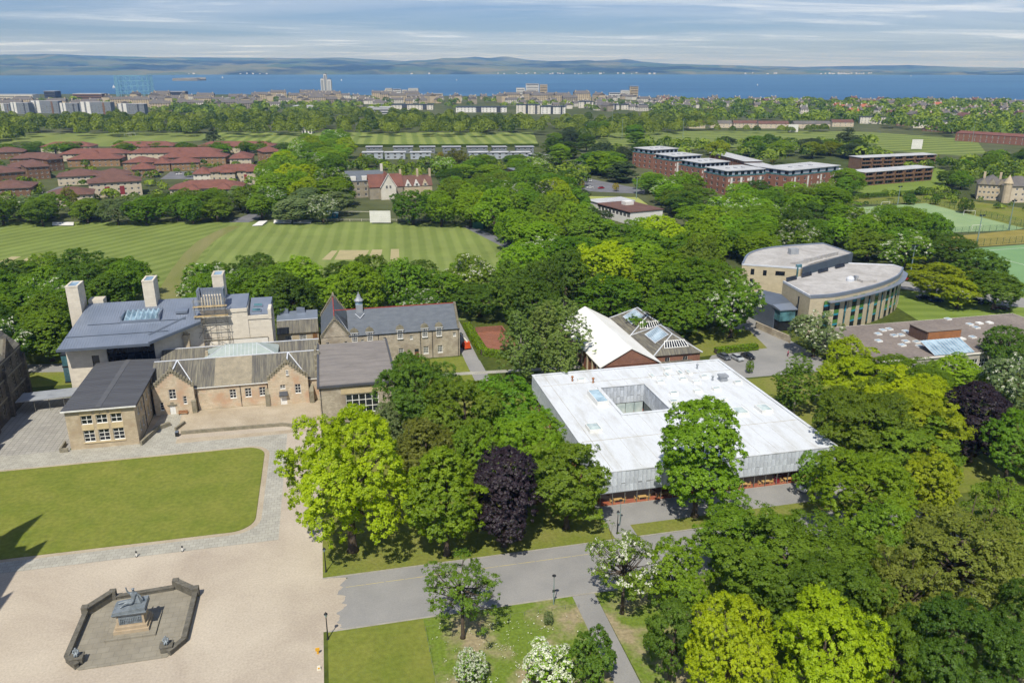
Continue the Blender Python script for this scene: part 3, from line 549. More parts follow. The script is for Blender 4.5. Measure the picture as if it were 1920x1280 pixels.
# --- long crow-stepped building
t = thing('gabled_building', 'long sandstone building with two crow-stepped gables and lichen-streaked slate roof', 'building')
yw, ze, zr, yr = 181.2, 5.6, 9.7, 188.7
wins = [('S', a, 2.2, 1.45, 2.2, 2, 3) for a in (17.3, 20.7, 23.9)]
walled(t, -42, -5, yw, 204, 0, ze, 'sandstone_red', wins, fw=0.1, bar=0.09, depth=0.25, sides='SEW')
MB().box(-33,-16.6,yw-.1,yw,0,1.15).box(-33,-16.6,yw-.06,yw,1.15,1.3).build('plinth', 'sandstone_red', t)
# gable fronts
for (a, b, ops, zg) in ((-41.6, -32.9, [(1.55,1.2,.8,1.9,1,3),(4.1,3.7,1.5,2.4,2,3),(6.6,2.3,.8,1.9,1,3)], 6.0), (-16.6, -7.6, [(3.2,4.0,1.2,1.0,2,2),(6.6,2.6,1.35,2.3,2,3)], 6.0)):
    m_ = MB(); yg = 179.9
    dr = (3.7, 0.0, 1.25, 2.15) if a < -30 else (3.15, 0.0, 1.5, 2.1)
    wall_face(m_, lambda s, z, d, a=a, yg=yg: (a+s, yg+d, z), b-a, 0, zg+.6, [o[:4] for o in ops]+[dr], 0.25)
    m_.quad((a,yw+.1,0),(a,yg,0),(a,yg,zg),(a,yw+.1,zg)); m_.quad((b,yg,0),(b,yw+.1,0),(b,yw+.1,zg),(b,yg,zg))
    m_.build('gable_wall', 'sandstone_red', t)
    for o in ops: add_window(t, (a+o[0], yg+.2, o[1]), 0, o[2], o[3], o[4], o[5], fw=0.1, bar=0.08)
    d_ = MB().box(a+dr[0]-dr[2]/2, a+dr[0]+dr[2]/2, yg+.12, yg+.2, 0, dr[3]).box(a+dr[0]-.03, a+dr[0]+.03, yg+.08, yg+.12, .1, dr[3]-.1); d_.build('door', 'white_paint', t)
    MB().box(a+dr[0]-1.0, a+dr[0]+1.0, yg-.18, yg+.02, dr[3]+.05, dr[3]+.3).box(a+dr[0]-.35, a+dr[0]+.35, yg-.1, yg+.02, dr[3]+.3, dr[3]+.9).build('door_hood', 'coping_stone', t)
    crow_gable(t, a-.1, b+.1, yg, zg+.6, 10.5, 0.5, 'sandstone_red', 8)
    xc = (a+b)/2; gr = MB()
    gr.hull([(a,yg+.5,zg-.2),(xc,yg+.5,zr-.05),(xc,yg+.5,zr+.08),(a,yg+.5,zg-.05)], [(a,yr,zg-.2),(xc,yr,zr-.05),(xc,yr,zr+.08),(a,yr,zg-.05)])
    gr.hull([(xc,yg+.5,zr-.05),(b,yg+.5,zg-.2),(b,yg+.5,zg-.05),(xc,yg+.5,zr+.08)], [(xc,yr,zr-.05),(b,yr,zg-.2),(b,yr,zg-.05),(xc,yr,zr+.08)])
    gr.build('gable_roof', 'slate_old', t)
    MB().hull([(xc-.15,yg+.5,zr+.1),(xc+.15,yg+.5,zr+.1),(xc+.15,yg+.5,zr+.2),(xc-.15,yg+.5,zr+.2)],[(xc-.15,yr,zr+.1),(xc+.15,yr,zr+.1),(xc+.15,yr,zr+.2),(xc-.15,yr,zr+.2)]).build('ridge_flashing', 'white_lead', t)
    # valley flashing on the right side
    s_ = (zr-ze)/(yr-yw); yv = yw+(zg+.15-ze)/s_
    MB().tube((b,yv-1.0,zg-.05),(xc+.1,yr-.1,zr+.2),.14,n=4).build('valley_flashing', 'white_lead', t)
if True:
    p_ = MB().hull([(-14.3,179.0,2.55),(-12.4,179.0,2.55),(-12.4,179.9,3.25),(-14.3,179.9,3.25)],[(-14.3,179.0,2.65),(-12.4,179.0,2.65),(-12.4,179.9,3.35),(-14.3,179.9,3.35)]); p_.build('porch_roof', 'felt_roof', t)
    add_window(t, (-12.1, 179.86, 7.4), 0, .55, 1.2, 2, 3, fw=.08, bar=.06)
gable_roof(t, -42.1, -4.9, yw, 193.2, ze, zr, 'slate_old', 'x', ov=0.25, ridge=yr)
gable_roof(t, -42.1, -4.9, 192.0, 204, 6.6, 9.6, 'slate_old', 'x', ov=0.0, ridge=197.8, name='rear_roof')
s_ = (zr-ze)/(yr-yw)
def rz_(y): return ze+(y-yw)*s_
MB().hull([(-28.6,yw-.26,rz_(yw-.26)+.2),(-20.3,yw-.26,rz_(yw-.26)+.2),(-20.3,yr-.1,rz_(yr-.1)+.2),(-28.6,yr-.1,rz_(yr-.1)+.2)],[(-28.6,yw-.26,rz_(yw-.26)+.24),(-20.3,yw-.26,rz_(yw-.26)+.24),(-20.3,yr-.1,rz_(yr-.1)+.24),(-28.6,yr-.1,rz_(yr-.1)+.24)]).build('reslated_patch', 'slate_patch', t)
MB().box(-42.2,-4.8,yr-.16,yr+.16,zr+.14,zr+.28).build('ridge_flashing', 'white_lead', t)
MB().box(-42.2,-4.8,197.65,197.95,9.72,9.86).build('ridge_flashing', 'white_lead', t)
MB().box(-33,-16.7,yw-.42,yw-.26,ze-.2,ze-.02).build('gutter', 'white_frame', t); MB().box(-7.5,-5,yw-.42,yw-.26,ze-.2,ze-.02).build('gutter', 'white_frame', t)
fr = MB().hull([(-31.5,189.2,9.2),(-14.5,189.2,9.2),(-14.5,197.4,9.2),(-31.5,197.4,9.2)],[(-26.6,192.9,11.4),(-19.4,192.9,11.4),(-19.4,193.7,11.4),(-26.6,193.7,11.4)]); lt = fr.build('roof_lantern', 'copper_green', t)
sm_ = MB()
for i in range(9): x = -26.6+i*0.9; sm_.tube((x-(26.6-31.5)*-0.0,189.25,9.25),(x,192.92,11.45),.05,n=4)
sm_.tube((-31.5,189.2,9.25),(-26.6,192.9,11.45),.1,n=4).tube((-14.5,189.2,9.25),(-19.4,192.9,11.45),.1,n=4); sm_.build('glazing_bar', 'white_lead', lt)
for (x, y) in ((-33.2,180.5),(-17.0,180.6),(-7.0,180.4)):
    MB().prism([(x-.5,y-1.0),(x+.5,y-1.0),(x+.5,yw),(x-.5,yw)],0,[2.9,2.9,4.0,4.0]).build('buttress', 'coping_stone', t)
for x in (-32.6,-23,-16.9,-7.3): downpipe(t, x, yw-.12 if x not in (-23,) else yw-.12, 0, ze-.1)
ch = MB().box(-37.2,-35.9,199.5,200.7,8.0,12.2).box(-37.35,-35.75,199.35,200.85,12.2,12.5); ch.lathe([(.22,0),(.2,.6),(.14,.6)],8,(-36.9,200.1,12.5)).lathe([(.22,0),(.2,.6),(.14,.6)],8,(-36.2,200.1,12.5)); ch.build('chimney', 'sandstone', t)
MB().box(-31.3,-30.7,191.6,192.2,8,10.6).build('chimney', 'sandstone', t)
crow_gable(t, 181.6, 204, -5.0, 6, 9.9, .4, 'rubble_stone', 9) if False else None
rebase(t, -42, 180)
w = MB().prism([(-34.6,168.6),(-34.5,168.2),(-13.2,167.6),(-13.0,168.0)],0,.75).prism([(-13.0,168.0),(-13.2,167.6),(-9.2,165.4),(-8.9,165.8)],0,.7).box(-9.3,-8.8,164.9,165.6,0,.95).prism([(-36.2,170.6),(-35.8,170.4),(-34.4,173.8),(-34.8,174)],0,.7)
tag(w.build('forecourt_wall', 'coping_stone'), 'low weathered stone wall across the gravel yard before the gabled building', 'wall')
bn = thing('park_bench', 'orange-brown slatted bench against the left gable beside the white door', 'bench', (-35.7,179.3,0))
for k in range(3): MB().box(-1.0,1.0,-.25+k*.17,-.12+k*.17,.43,.47).build('seat_slat', 'rust_bench' if False else 'rust_panel', bn)
for k in range(2): MB().box(-1.0,1.0,.26,.30,.6+k*.17,.73+k*.17).build('back_slat', 'rust_panel', bn)
for sx in (-.85,.85): MB().box(sx-.05,sx+.05,-.25,.3,0,.43).box(sx-.05,sx+.05,.22,.26,.43,.9).build('leg', 'timber_door', bn)
bi = thing('litter_bin', 'small square dark blue litter bin on the paved path by the yard wall', 'bin', (-35.2,167.6,0)); MB().box(-.35,.35,-.35,.35,0,1.0).build('body','dark_steel',bi); MB().prism([(-.4,-.4),(.4,-.4),(.4,.4),(-.4,.4)],1.0,1.2,top=[(-.3,-.3),(.3,-.3),(.3,.3),(-.3,.3)]).build('lid','zinc_dark',bi)

# --- stone block with flat pinkish-grey roof
t = thing('hall_block', 'rubble stone block with flat pinkish grey roof and big white-framed window', 'building')
walled(t, -4.9, 11.7, 166.6, 195.4, 0, 8.6, 'rubble_stone', [('S', 9.2, 2.0, 7.2, 4.6, 5, 3), ('E', 8, 4, 2, 3, 2, 3), ('E', 16, 4, 2, 3, 2, 3)], fw=0.16, bar=0.16, depth=.3)
MB().box(-.2,9.6,166.52,166.6,6.8,8.3).build('stone_band','dressed_stone',t)
MB().box(-5.3,12.1,166.2,195.6,8.6,8.95).build('roof_slab','coping_stone',t); MB().box(-4.9,11.7,166.6,195.2,8.95,9.02).build('roof','membrane_grey',t)
MB().box(11.75,12.2,166.1,195.7,8.7,9.3).build('parapet','felt_roof',t); MB().box(-5.25,-4.8,166.1,195.7,8.7,9.25).build('parapet','felt_roof',t); MB().box(-4.8,11.75,166.1,166.45,8.7,9.2).build('parapet','felt_roof',t)
for i in range(9): MB().box(-5.9,-5.32,181.6+i*1.6,183.2+i*1.6,5.5,6.8+(i if i<5 else 9-i)*0.85).build('crow_step','coping_stone',t)
downpipe(t,-4.6,166.5,0,8.5)
rebase(t,-4.9,166.6)

# --- slate-roofed stone building with dormers
t = thing('slate_house', 'long rubble stone building with new grey slate roof, red ridge and arched dormers', 'building')
x0, x1, y0, y1, ze, zr = -4.4, 32.4, 203.9, 217.5, 7.9, 13.0
wins = []
for a in (16.4, 23.1, 27.0): wins.append(('S', a-x0, 1.3, 1.4, 2.1, 3, 4))
for a in (12.2, 19.3, 31.0): wins.append(('S', a-x0, 5.7, .8, 1.1, 2, 2))
for a in (-2.7, 2.0): wins.append(('S', a-x0, 5.4, .8, 1.1, 2, 2))
for a in (6.3,): wins.append(('S', a-x0, 5.6, .8, 1.0, 2, 2))
dz = 6.2
walled(t, x0, x1, y0, y1, 0, ze, 'rubble_stone', wins, fw=.12, bar=.08, depth=.25)
MB().box(20.0,21.1,y0-.03,y0+.05,0,2.1).build('door','timber_door',t); MB().box(20.0,21.1,y0-.05,y0+.05,2.1,2.9).build('fanlight','glass_dark',t)
gable_roof(t, 3.0, x1-.4, y0, y1, ze, zr, 'slate_new', 'x', ov=0.2)
gable_roof(t, x0+.2, 3.4, 204.3, 224.5, ze, 12.9, 'slate_new', 'y', ov=0.1, name='cross_roof')
walled(t, x0+.2, 3.2, 217.6, 224.2, 0, ze, 'rubble_stone', [], sides='ENW', name='rear_wall')
MB().box(-.62,x1-.3,210.58,210.82,zr+.12,zr+.30).build('ridge_tile','red_tile',t); MB().box(-.74,-.50,204.2,224.4,13.03,13.22).build('ridge_tile','red_tile',t)
crow_gable(t, x0, 3.3, y0, ze-.1, 12.7, .5, 'rubble_stone', 12); crow_gable(t, x0, 3.3, 224.6, ze-.1, 13.6, .5, 'rubble_stone', 12, facing=1)
g = MB().hull([(x1-.45,y0,ze-.2),(x1-.45,y1,ze-.2),(x1-.45,210.7,zr)],[(x1,y0,ze-.2),(x1,y1,ze-.2),(x1,210.7,zr)]); g.build('gable','rubble_stone',t)
s = MB()
for i in range(14):
    w_ = (210.7-y0)/14; h_ = (zr-ze)/14
    s.box(x1-.5,x1+.1,y0+i*w_-.1,y0+(i+1)*w_+.05,ze+i*h_-.2,ze+(i+1)*h_+.35); s.box(x1-.5,x1+.1,y1-(i+1)*w_-.05,y1-i*w_+.1,ze+i*h_-.2,ze+(i+1)*h_+.35)
s.build('crow_steps','coping_stone',t)
for d in (4.3, 8.3, 16.3, 22.9, 26.8):
    arc = [(-1.05,0),(-1.05,.5),(-.9,1.0),(-.55,1.4),(0,1.62),(.55,1.4),(.9,1.0),(1.05,.5),(1.05,0)]
    m_ = MB().hull([(d+p[0],y0-.14,ze+.75+p[1]*.8) for p in arc][::-1], [(d+p[0],y0+.35,ze+.75+p[1]*.8) for p in arc][::-1]); dm = m_.build('dormer','coping_stone',t)
    MB().box(d-1.0,d+1.0,y0-.06,y0+.4,ze-1.9,ze+.76).build('dormer_wall','rubble_stone',dm); add_window(t,(d,y0-.1,ze-1.75),0,1.45,2.4,3,4,fw=.13,bar=.08)
    MB().hull([(d-.85,y0+.35,ze+.1),(d+.85,y0+.35,ze+.1),(d+.85,y0+.35,ze+1.0),(d,y0+.35,ze+1.85),(d-.85,y0+.35,ze+1.0)],[(d-.85,y0+2.4,ze+.6),(d+.85,y0+2.4,ze+.6),(d+.85,y0+2.4,ze+1.0),(d,y0+3.0,ze+1.85),(d-.85,y0+2.4,ze+1.0)]).build('dormer_roof','slate_new',dm)
    MB().box(d-1.1,d+1.1,y0-.22,y0-.02,ze+.62,ze+.78).build('cornice','white_lead',dm)
    MB().tube((d,y0+.1,ze+1.95),(d,y0+.1,ze+2.5),.09,.02).build('finial','coping_stone',dm)
cu = MB().box(5.3,7.1,209.6,211.6,12.2,14.6); cp = cu.build('cupola','lead_grey',t)
MB().lathe([(.95,0),(.95,1.3)],8,(6.2,210.6,14.3)).build('lantern','glass_blue',cp); MB().lathe([(1.25,0),(1.2,.2),(.75,.7),(.5,1.3),(.42,1.7),(.2,1.8),(.16,2.2),(.02,2.5)],8,(6.2,210.6,15.5)).build('cupola_roof','lead_grey',cp)
MB().tube((5.0,208.9,12.35),(6.2,207.9,11.35),.1,n=4).tube((7.4,208.9,12.35),(6.2,207.9,11.35),.1,n=4).tube((3.35,204.2,8.1),(-.5,210.3,13.0),.12,n=4).build('flashing','white_lead',t)
MB().box(3.3,x1,y0-.2,y0-.05,ze-.25,ze-.08).build('gutter','dark_steel',t)
for x in (10.5,21.7,24.9,32.0): downpipe(t,x,y0-.13,0,ze-.2)
rebase(t, x0, y0)

# --- link building
t = thing('link_building', 'low sandstone link with slate roof between the zinc building and slate house', 'building')
walled(t, -16.4, -5.2, 218.6, 228, 0, 5.2, 'sandstone', [('S', 3.0, 2.9, 1.9, 1.5, 5, 3), ('S', 6.9, 2.9, 1.9, 1.5, 5, 3)], fw=.12, bar=.07)
MB().box(-6.8,-5.6,218.5,218.65,2.2,4.4).build('door','timber_door',t)
MB().hull([(-16.4,218.2,5.0),(-5.2,218.2,5.0),(-5.2,222.6,7.4),(-16.4,222.6,7.4)],[(-16.4,218.2,5.2),(-5.2,218.2,5.2),(-5.2,222.6,7.6),(-16.4,222.6,7.6)]).build('roof','slate_old',t)
MB().hull([(-16.4,222.6,7.3),(-5.2,222.6,7.3),(-5.2,228.2,8.3),(-16.4,228.2,8.3)],[(-16.4,222.6,7.66),(-5.2,222.6,7.66),(-5.2,228.2,8.7),(-16.4,228.2,8.7)]).build('rear_roof','zinc',t)
MB().box(-16.4,-5.2,222.4,222.7,7.66,7.76).build('ridge_flashing','white_lead',t)
for x in (-15.6,-11.0): MB().box(x,x+2.3,226.6,228.6,7.6,9.6).build('roof_box','zinc',t)
rebase(t,-16.4,218.6)

# --- zinc-roofed modern building
t = thing('music_school', 'modern building with big blue-grey seamed metal roof and three pale stone towers', 'building')
def RZ(y): return 13.3 + (y-193)*0.25
rp = [(-63.6,192.6),(-43.6,192.9),(-33.0,200.6),(-33.0,213.2),(-60.8,213.2)]
rf = MB().hull([(x,y,RZ(y)-.4) for x,y in rp],[(x,y,RZ(y)) for x,y in rp]); ro = rf.build('roof','zinc',t)
q = MB()
for i in range(50):
    x = -63.2+i*0.6
    ya = 192.65 if x < -43.6 else 192.9+(x+43.6)*7.7/10.6
    yb = 213.1; xt = x + 0.0
    if x < -60.8: ya2 = 192.65; yb = min(213.1, 192.6+(x+63.6)/2.8*20.6)
    if yb-ya < .5: continue
    q.hull([(x-.02,ya,RZ(ya)),(x+.02,ya,RZ(ya)),(x+.02,yb,RZ(yb)),(x-.02,yb,RZ(yb))],[(x-.015,ya,RZ(ya)+.06),(x+.015,ya,RZ(ya)+.06),(x+.015,yb,RZ(yb)+.06),(x-.015,yb,RZ(yb)+.06)])
tag(q.build('standing_seam','zinc',ro),kind='stuff')
for (xa,xb,yy) in ((-59.0,-36.5,202.6),(-62.6,-40.0,197.6)):
    MB().hull([(xa,yy-.12,RZ(yy)-.02),(xb,yy-.12,RZ(yy)-.02),(xb,yy,RZ(yy)-.02),(xa,yy,RZ(yy)-.02)],[(xa,yy-.12,RZ(yy)+.2),(xb,yy-.12,RZ(yy)+.2),(xb,yy,RZ(yy)+.2),(xa,yy,RZ(yy)+.2)]).build('roof_step','zinc_dark',ro)
MB().hull([(-43.8,192.8,13.1),(-43.4,192.8,13.1),(-32.8,200.5,15.0),(-33.2,200.7,15.0)],[(-43.8,192.8,13.6),(-43.4,192.8,13.6),(-32.8,200.5,15.5),(-33.2,200.7,15.5)]).build('verge','zinc_dark',ro)
MB().hull([(-44.4,196.6,RZ(196.6)),(-43.9,196.4,RZ(196.4)),(-36.5,203.4,RZ(203.4)),(-37.0,203.7,RZ(203.7))],[(-44.4,196.6,RZ(196.6)+.14),(-43.9,196.4,RZ(196.4)+.14),(-36.5,203.4,RZ(203.4)+.14),(-37.0,203.7,RZ(203.7)+.14)]).build('valley','zinc_dark',ro)
MB().box(-63.7,-43.5,192.4,192.62,12.7,13.3).build('fascia','zinc_dark',t)
MB().box(-39.2,-36.4,205.0,209.2,RZ(207)-.2,RZ(207)+.35).build('roof_box','zinc',t)
# zig-zag rooflight
gz = MB(); y0_, y1_ = 202.8, 207.6
gz.box(-51.6,-42.6,202.4,202.8,RZ(202.6),RZ(202.6)+.6).box(-51.6,-42.6,207.6,208.0,RZ(207.8),RZ(207.8)+.6).box(-51.6,-51.3,202.8,207.6,RZ(202.8),RZ(207.6)+.4).box(-42.9,-42.6,202.8,207.6,RZ(202.8),RZ(207.6)+.4); rl = gz.build('rooflight','zinc',t)
for i in range(7):
    x = -51.2+i*1.18
    MB().hull([(x,y0_,RZ(y0_)+.05),(x+1.18,y0_,RZ(y0_)+.05),(x+1.18,y1_,RZ(y1_)+.05),(x,y1_,RZ(y1_)+.05)],[(x+.5,y0_,RZ(y0_)+.75),(x+.68,y0_,RZ(y0_)+.75),(x+.68,y1_,RZ(y1_)+.75),(x+.5,y1_,RZ(y1_)+.75)]).build('glazed_ridge','glass_blue',rl)
# walls
walled(t, -62.8, -54.0, 195.8, 212.8, 0, 13.2, 'pale_stone', [('S',6.2,3.6,1.6,6.6,1,1,'dark_frame','glass_dark')], sides='SEW', name='stone_wall')
gl = MB()
for i in range(8): gl.box(-54+i*1.5-.06,-54+i*1.5+.06,196.3,196.5,0,13.3)
for z in (3,6.2,9.6,12.4): gl.box(-54,-43.5,196.32,196.48,z-.08,z+.08)
cw = gl.build('curtain_wall','dark_frame',t)
for i in range(7):
    for k,(za,zb) in enumerate(((3.1,6.1),(6.3,9.5),(9.7,12.3))): MB().quad((-54+i*1.5+.06,196.42,za),(-54+i*1.5+1.44,196.42,za),(-54+i*1.5+1.44,196.42,zb),(-54+i*1.5+.06,196.42,zb)).build('pane','glass_dark',cw)
MB().prism([(-43.6,196.6),(-33.0,202.6),(-33.0,204.2),(-43.6,204.2)],0,[13.7,15.2,15.6,15.2]).build('inner_wall','pale_stone',t)
MB().box(-54,-40,203,204,0,15).build('back_wall','lib_inner',t)
lg = MB()
for zz_ in (2.6, 6.6, 9.6): lg.box(-65.2,-62.9,199,206,zz_,zz_+.35)
lg.build('bay_floor','dark_frame',t)
for i in range(4):
    for za,zb in ((2.95,6.55),(6.95,9.55)): MB().box(-65.1,-63.0,199.1+i*1.72,199.2+i*1.72+1.55,za,zb).build('bay_pane','glass_teal',t)
# pale stone east part with parapets
MB().prism([(-33,204),(-22,204),(-22,213),(-33,213)],0,[16.8,16.8,17.4,17.4]).build('stone_wall','pale_stone',t)
MB().prism([(-22,204.2),(-16.3,204.2),(-16.3,213),(-22,213)],0,[14.6,14.6,16.2,16.2]).build('stone_wall','pale_stone',t)
MB().prism([(-21.6,205.1),(-16.9,205.1),(-16.2,213.4),(-21.6,213.4)],14.0,[15.1,15.1,17.3,17.3]).build('roof','zinc',t)
MB().prism([(-32.6,204.9),(-22.2,204.9),(-22.0,213.4),(-32.6,213.4)],16.0,[17.1,17.1,18.6,18.6]).build('roof','zinc',t)
MB().box(-17.0,-16.2,204.0,208.5,14.0,16.6).build('parapet','pale_stone',t); MB().box(-33.1,-22.0,203.8,204.3,16.4,17.2).build('parapet','pale_stone',t); MB().box(-22.0,-17.0,204.0,204.45,14.2,15.1).build('parapet','pale_stone',t)
MB().box(-19.9,-17.6,204.1,205.2,14.65,14.72).box(-26.9,-23.0,203.9,205.0,16.75,16.9).build('gutter_slot','dark_steel',t)
for (xa,ya) in ((-20.8,208.6),(-21.1,206.2)):
    zb = 15.1+(ya-205.1)*.265
    w_ = MB().hull([(xa,ya,zb),(xa+2.3,ya-.3,zb-.05),(xa+2.3,ya+1.0,zb+.3),(xa,ya+1.2,zb+.3)],[(xa,ya,zb+.35),(xa+2.3,ya-.3,zb+.3),(xa+2.3,ya+1.0,zb+.65),(xa,ya+1.2,zb+.65)]).build('rooflight','zinc',t)
    MB().poly([(xa+.15,ya+.1,zb+.4),(xa+2.15,ya-.15,zb+.36),(xa+2.15,ya+.9,zb+.66),(xa+.15,ya+1.1,zb+.69)]).build('pane','glass_teal',w_)
MB().box(-26.0,-17.6,203.9,204.02,5.0,9.2).build('render_panel','white_render',t); MB().box(-33,-26.1,203.86,203.99,5.0,8.9).build('render_panel','white_render',t); MB().box(-33,-17.5,203.84,204.0,9.2,9.35).build('string_course','coping_stone',t)
walled(t,-16.29,-16.2,204.2,213,0,14.5,'pale_stone',[('E',2,3,.7,5,1,1,'dark_frame','glass_dark'),('E',5,3,.7,5,1,1,'dark_frame','glass_dark'),('E',5,9,.7,3,1,1,'dark_frame','glass_dark')],sides='E',name='side_wall')
for (xa,xb,ya,yb,zb,zt) in ((-64.4,-61.6,209.0,214.4,0,24.1),(-47.0,-44.3,209.8,215.2,12,24.3),(-30.4,-27.7,210.6,215.6,12,24.6)):
    tw = MB().box(xa,xb,ya,yb,zb,zt-.35); to = tw.build('tower','pale_stone',t)
    MB().box(xa-.06,xb+.06,ya-.06,ya+.4,zt-.35,zt).box(xa-.06,xb+.06,yb-.4,yb+.06,zt-.35,zt).box(xa-.06,xa+.4,ya+.4,yb-.4,zt-.35,zt).box(xb-.4,xb+.06,ya+.4,yb-.4,zt-.35,zt).build('tower_rim','pale_stone',to)
    MB().box(xa+.4,xb-.4,ya+.4,yb-.4,zt-.4,zt-.12).build('vent_glass','glass_blue',to)
MB().box(-61,-57.5,213.3,216.5,0,19.2).build('stair_box','pale_stone',t)
tw = MB().box(-33.4,-27.6,205.2,208.2,8,20.3); to = tw.build('vent_tower','pale_stone',t)
for i in range(9): MB().box(-33.2+i*.66,-32.95+i*.66,204.95,205.3,17.2,22.6).build('louvre','zinc',to)
MB().box(-33.7,-33.3,204.9,208.4,17,22.2).box(-27.7,-27.3,204.9,208.4,17,22.2).box(-33.4,-27.6,207.9,208.3,17,22.0).build('louvre_frame','zinc',to)
rebase(t,-54,195.8)
# scaffold
sc = thing('scaffold', 'grey tube scaffold with plank decks round the louvred tower of zinc-roofed building', 'scaffold')
XS = [-34.3,-32.1,-29.6,-27.0]; YS = [202.2,203.5]
for x in XS:
    for y in YS: MB().tube((x,y,5.2),(x,y,20.6),.055).build('standard','steel_tube',sc)
for z in range(6,21,2):
    for y in YS: MB().tube((XS[0]-.4,y,z),(XS[-1]+.4,y,z),.05).build('ledger','steel_tube',sc)
    for x in XS[::3]: MB().tube((x,YS[0]-.3,z+.1),(x,YS[1]+1.2,z+.1),.05).build('transom','steel_tube',sc)
for i,z in enumerate((6,10,14)):
    a,b = (XS[0],XS[-1]) if i%2==0 else (XS[-1],XS[0]); MB().tube((a,YS[0]-.08,z),(b,YS[0]-.08,z+4),.05).build('brace','steel_tube',sc); MB().tube((b,YS[0]-.1,z),(XS[1],YS[0]-.1,z+3.8),.05).build('brace','steel_tube',sc)
for z in (8.1,16.1,18.6): 
    for k in range(4): MB().box(XS[0]-.3,XS[-1]+.5,YS[0]-.05+k*.34,YS[0]+.24+k*.34,z,z+.06).build('plank','timber_board',sc)
rebase(sc,-30.6,202.8)
# covered walkway
cv = thing('walkway_canopy', 'grey flat canopy on thin posts between the dark gothic wing and sandstone block', 'canopy')
MB().hull([(-72.5,187.6,2.9),(-57.5,189.2,2.9),(-57.5,194.5,2.9),(-72.5,193.0,2.9)],[(-72.5,187.6,3.15),(-57.5,189.2,3.15),(-57.5,194.5,3.15),(-72.5,193.0,3.15)]).build('roof','lead_grey',cv); MB().box(-57.5,-55.6,189.3,196.5,2.9,3.1).build('roof','lead_grey',cv)
for x in (-69,-66,-63,-60): MB().tube((x,188.2+(x+72)*.1,0),(x,188.2+(x+72)*.1,2.9),.06).build('post','steel_tube',cv)
rebase(cv,-64,190)

# --- gothic college building, mostly left of the picture
t = thing('college_building', 'dark gothic stone college wing with steep gables at the left edge, in shade', 'building')
x1, y0, y1, H = -73.4, 168.5, 199, 13.2
wins = []
for i in range(7): 
    for z in (1.6, 5.6, 9.4): wins.append(('E', 2.6+i*4.2, z, 1.3, 2.6, 2, 3))
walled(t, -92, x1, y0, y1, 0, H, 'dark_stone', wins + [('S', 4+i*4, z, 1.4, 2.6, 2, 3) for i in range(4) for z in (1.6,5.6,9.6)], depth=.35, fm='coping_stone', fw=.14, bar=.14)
for z in (4.8, 8.8, 12.6): MB().box(x1-.02,x1+.16,y0,y1,z,z+.3).build('string_course','coping_stone',t)
gable_roof(t, -92, x1, y0, y1, H, 23, 'slate_old', 'y', ov=.1)
for yy in (173, 182, 192):
    MB().hull([(x1-.3,yy-3,H),(x1-.3,yy+3,H),(x1-.3,yy,H+4)],[(x1+.25,yy-3,H),(x1+.25,yy+3,H),(x1+.25,yy,H+4)]).build('gable','dark_stone',t)
    MB().hull([(x1-.3,yy-3,H),(x1-.3,yy,H+3.7),(x1-.3,yy+3,H)],[(x1-8,yy-.2,H+3),(x1-8,yy,H+3.9),(x1-8,yy+.2,H+3)]).build('gable_roof','slate_old',t)
for yy in (168.6, 177.6, 187, 198.8): MB().box(x1-.2,x1+.7,yy-.5,yy+.5,0,H-2).build('buttress','dark_stone',t)
MB().box(-78,-71.5,160.6,168.4,0,5.6).build('porch','sandstone',t)
# range running on towards the camera, with the tower over the main door
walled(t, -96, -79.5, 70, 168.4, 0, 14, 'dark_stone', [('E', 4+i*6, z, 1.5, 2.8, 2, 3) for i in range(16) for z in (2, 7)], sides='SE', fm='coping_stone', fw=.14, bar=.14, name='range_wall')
gable_roof(t, -96, -79.5, 70, 168.4, 14, 22, 'slate_old', 'y', ov=.1, name='range_roof')
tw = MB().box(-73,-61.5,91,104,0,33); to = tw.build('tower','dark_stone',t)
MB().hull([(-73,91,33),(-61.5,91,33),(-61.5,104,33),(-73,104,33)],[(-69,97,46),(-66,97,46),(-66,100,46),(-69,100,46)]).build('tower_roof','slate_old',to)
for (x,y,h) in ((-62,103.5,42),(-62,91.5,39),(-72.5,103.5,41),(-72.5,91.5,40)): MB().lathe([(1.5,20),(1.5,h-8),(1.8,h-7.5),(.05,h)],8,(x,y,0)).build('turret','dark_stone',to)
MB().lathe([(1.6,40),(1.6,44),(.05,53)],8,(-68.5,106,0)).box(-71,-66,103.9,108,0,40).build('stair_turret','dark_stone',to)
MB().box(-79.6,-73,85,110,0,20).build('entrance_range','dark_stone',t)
rebase(t, -80, 168.5)

# --- library
t = thing('library', 'single-storey square library with flat white roof, lead-clad fascia and central courtyard', 'building')
x0, x1, y0, y1, zf, zt = 43.6, 91.0, 119.2, 168.0, 2.75, 7.0
cx0, cx1, cy0, cy1 = 56.5, 67.1, 142.4, 157.0
fw_ = MB()
def ring(mb, a, b, c, d, z0, z1, th):  # outward facing frame of four solid walls
    mb.box(a,b,c,c+th,z0,z1).box(a,b,d-th,d,z0,z1).box(a,a+th,c+th,d-th,z0,z1).box(b-th,b,c+th,d-th,z0,z1)
ring(fw_, x0, x1, y0, y1, zf, zt-.12, .3); fw_.build('fascia','lead_grey',t)
fw_ = MB(); ring(fw_, cx0-.3, cx1+.3, cy0-.3, cy1+.3, zf, zt-.12, .3); fw_.build('courtyard_wall','lead_grey',t)
rf = MB()
for (a,b,c,d) in ((x0+.3,x1-.3,y0+.3,cy0-.3),(x0+.3,x1-.3,cy1+.3,y1-.3),(x0+.3,cx0-.3,cy0-.3,cy1+.3),(cx1+.3,x1-.3,cy0-.3,cy1+.3)): rf.box(a,b,c,d,zt-.45,zt-.2)
ro = rf.build('roof','membrane_white',t)
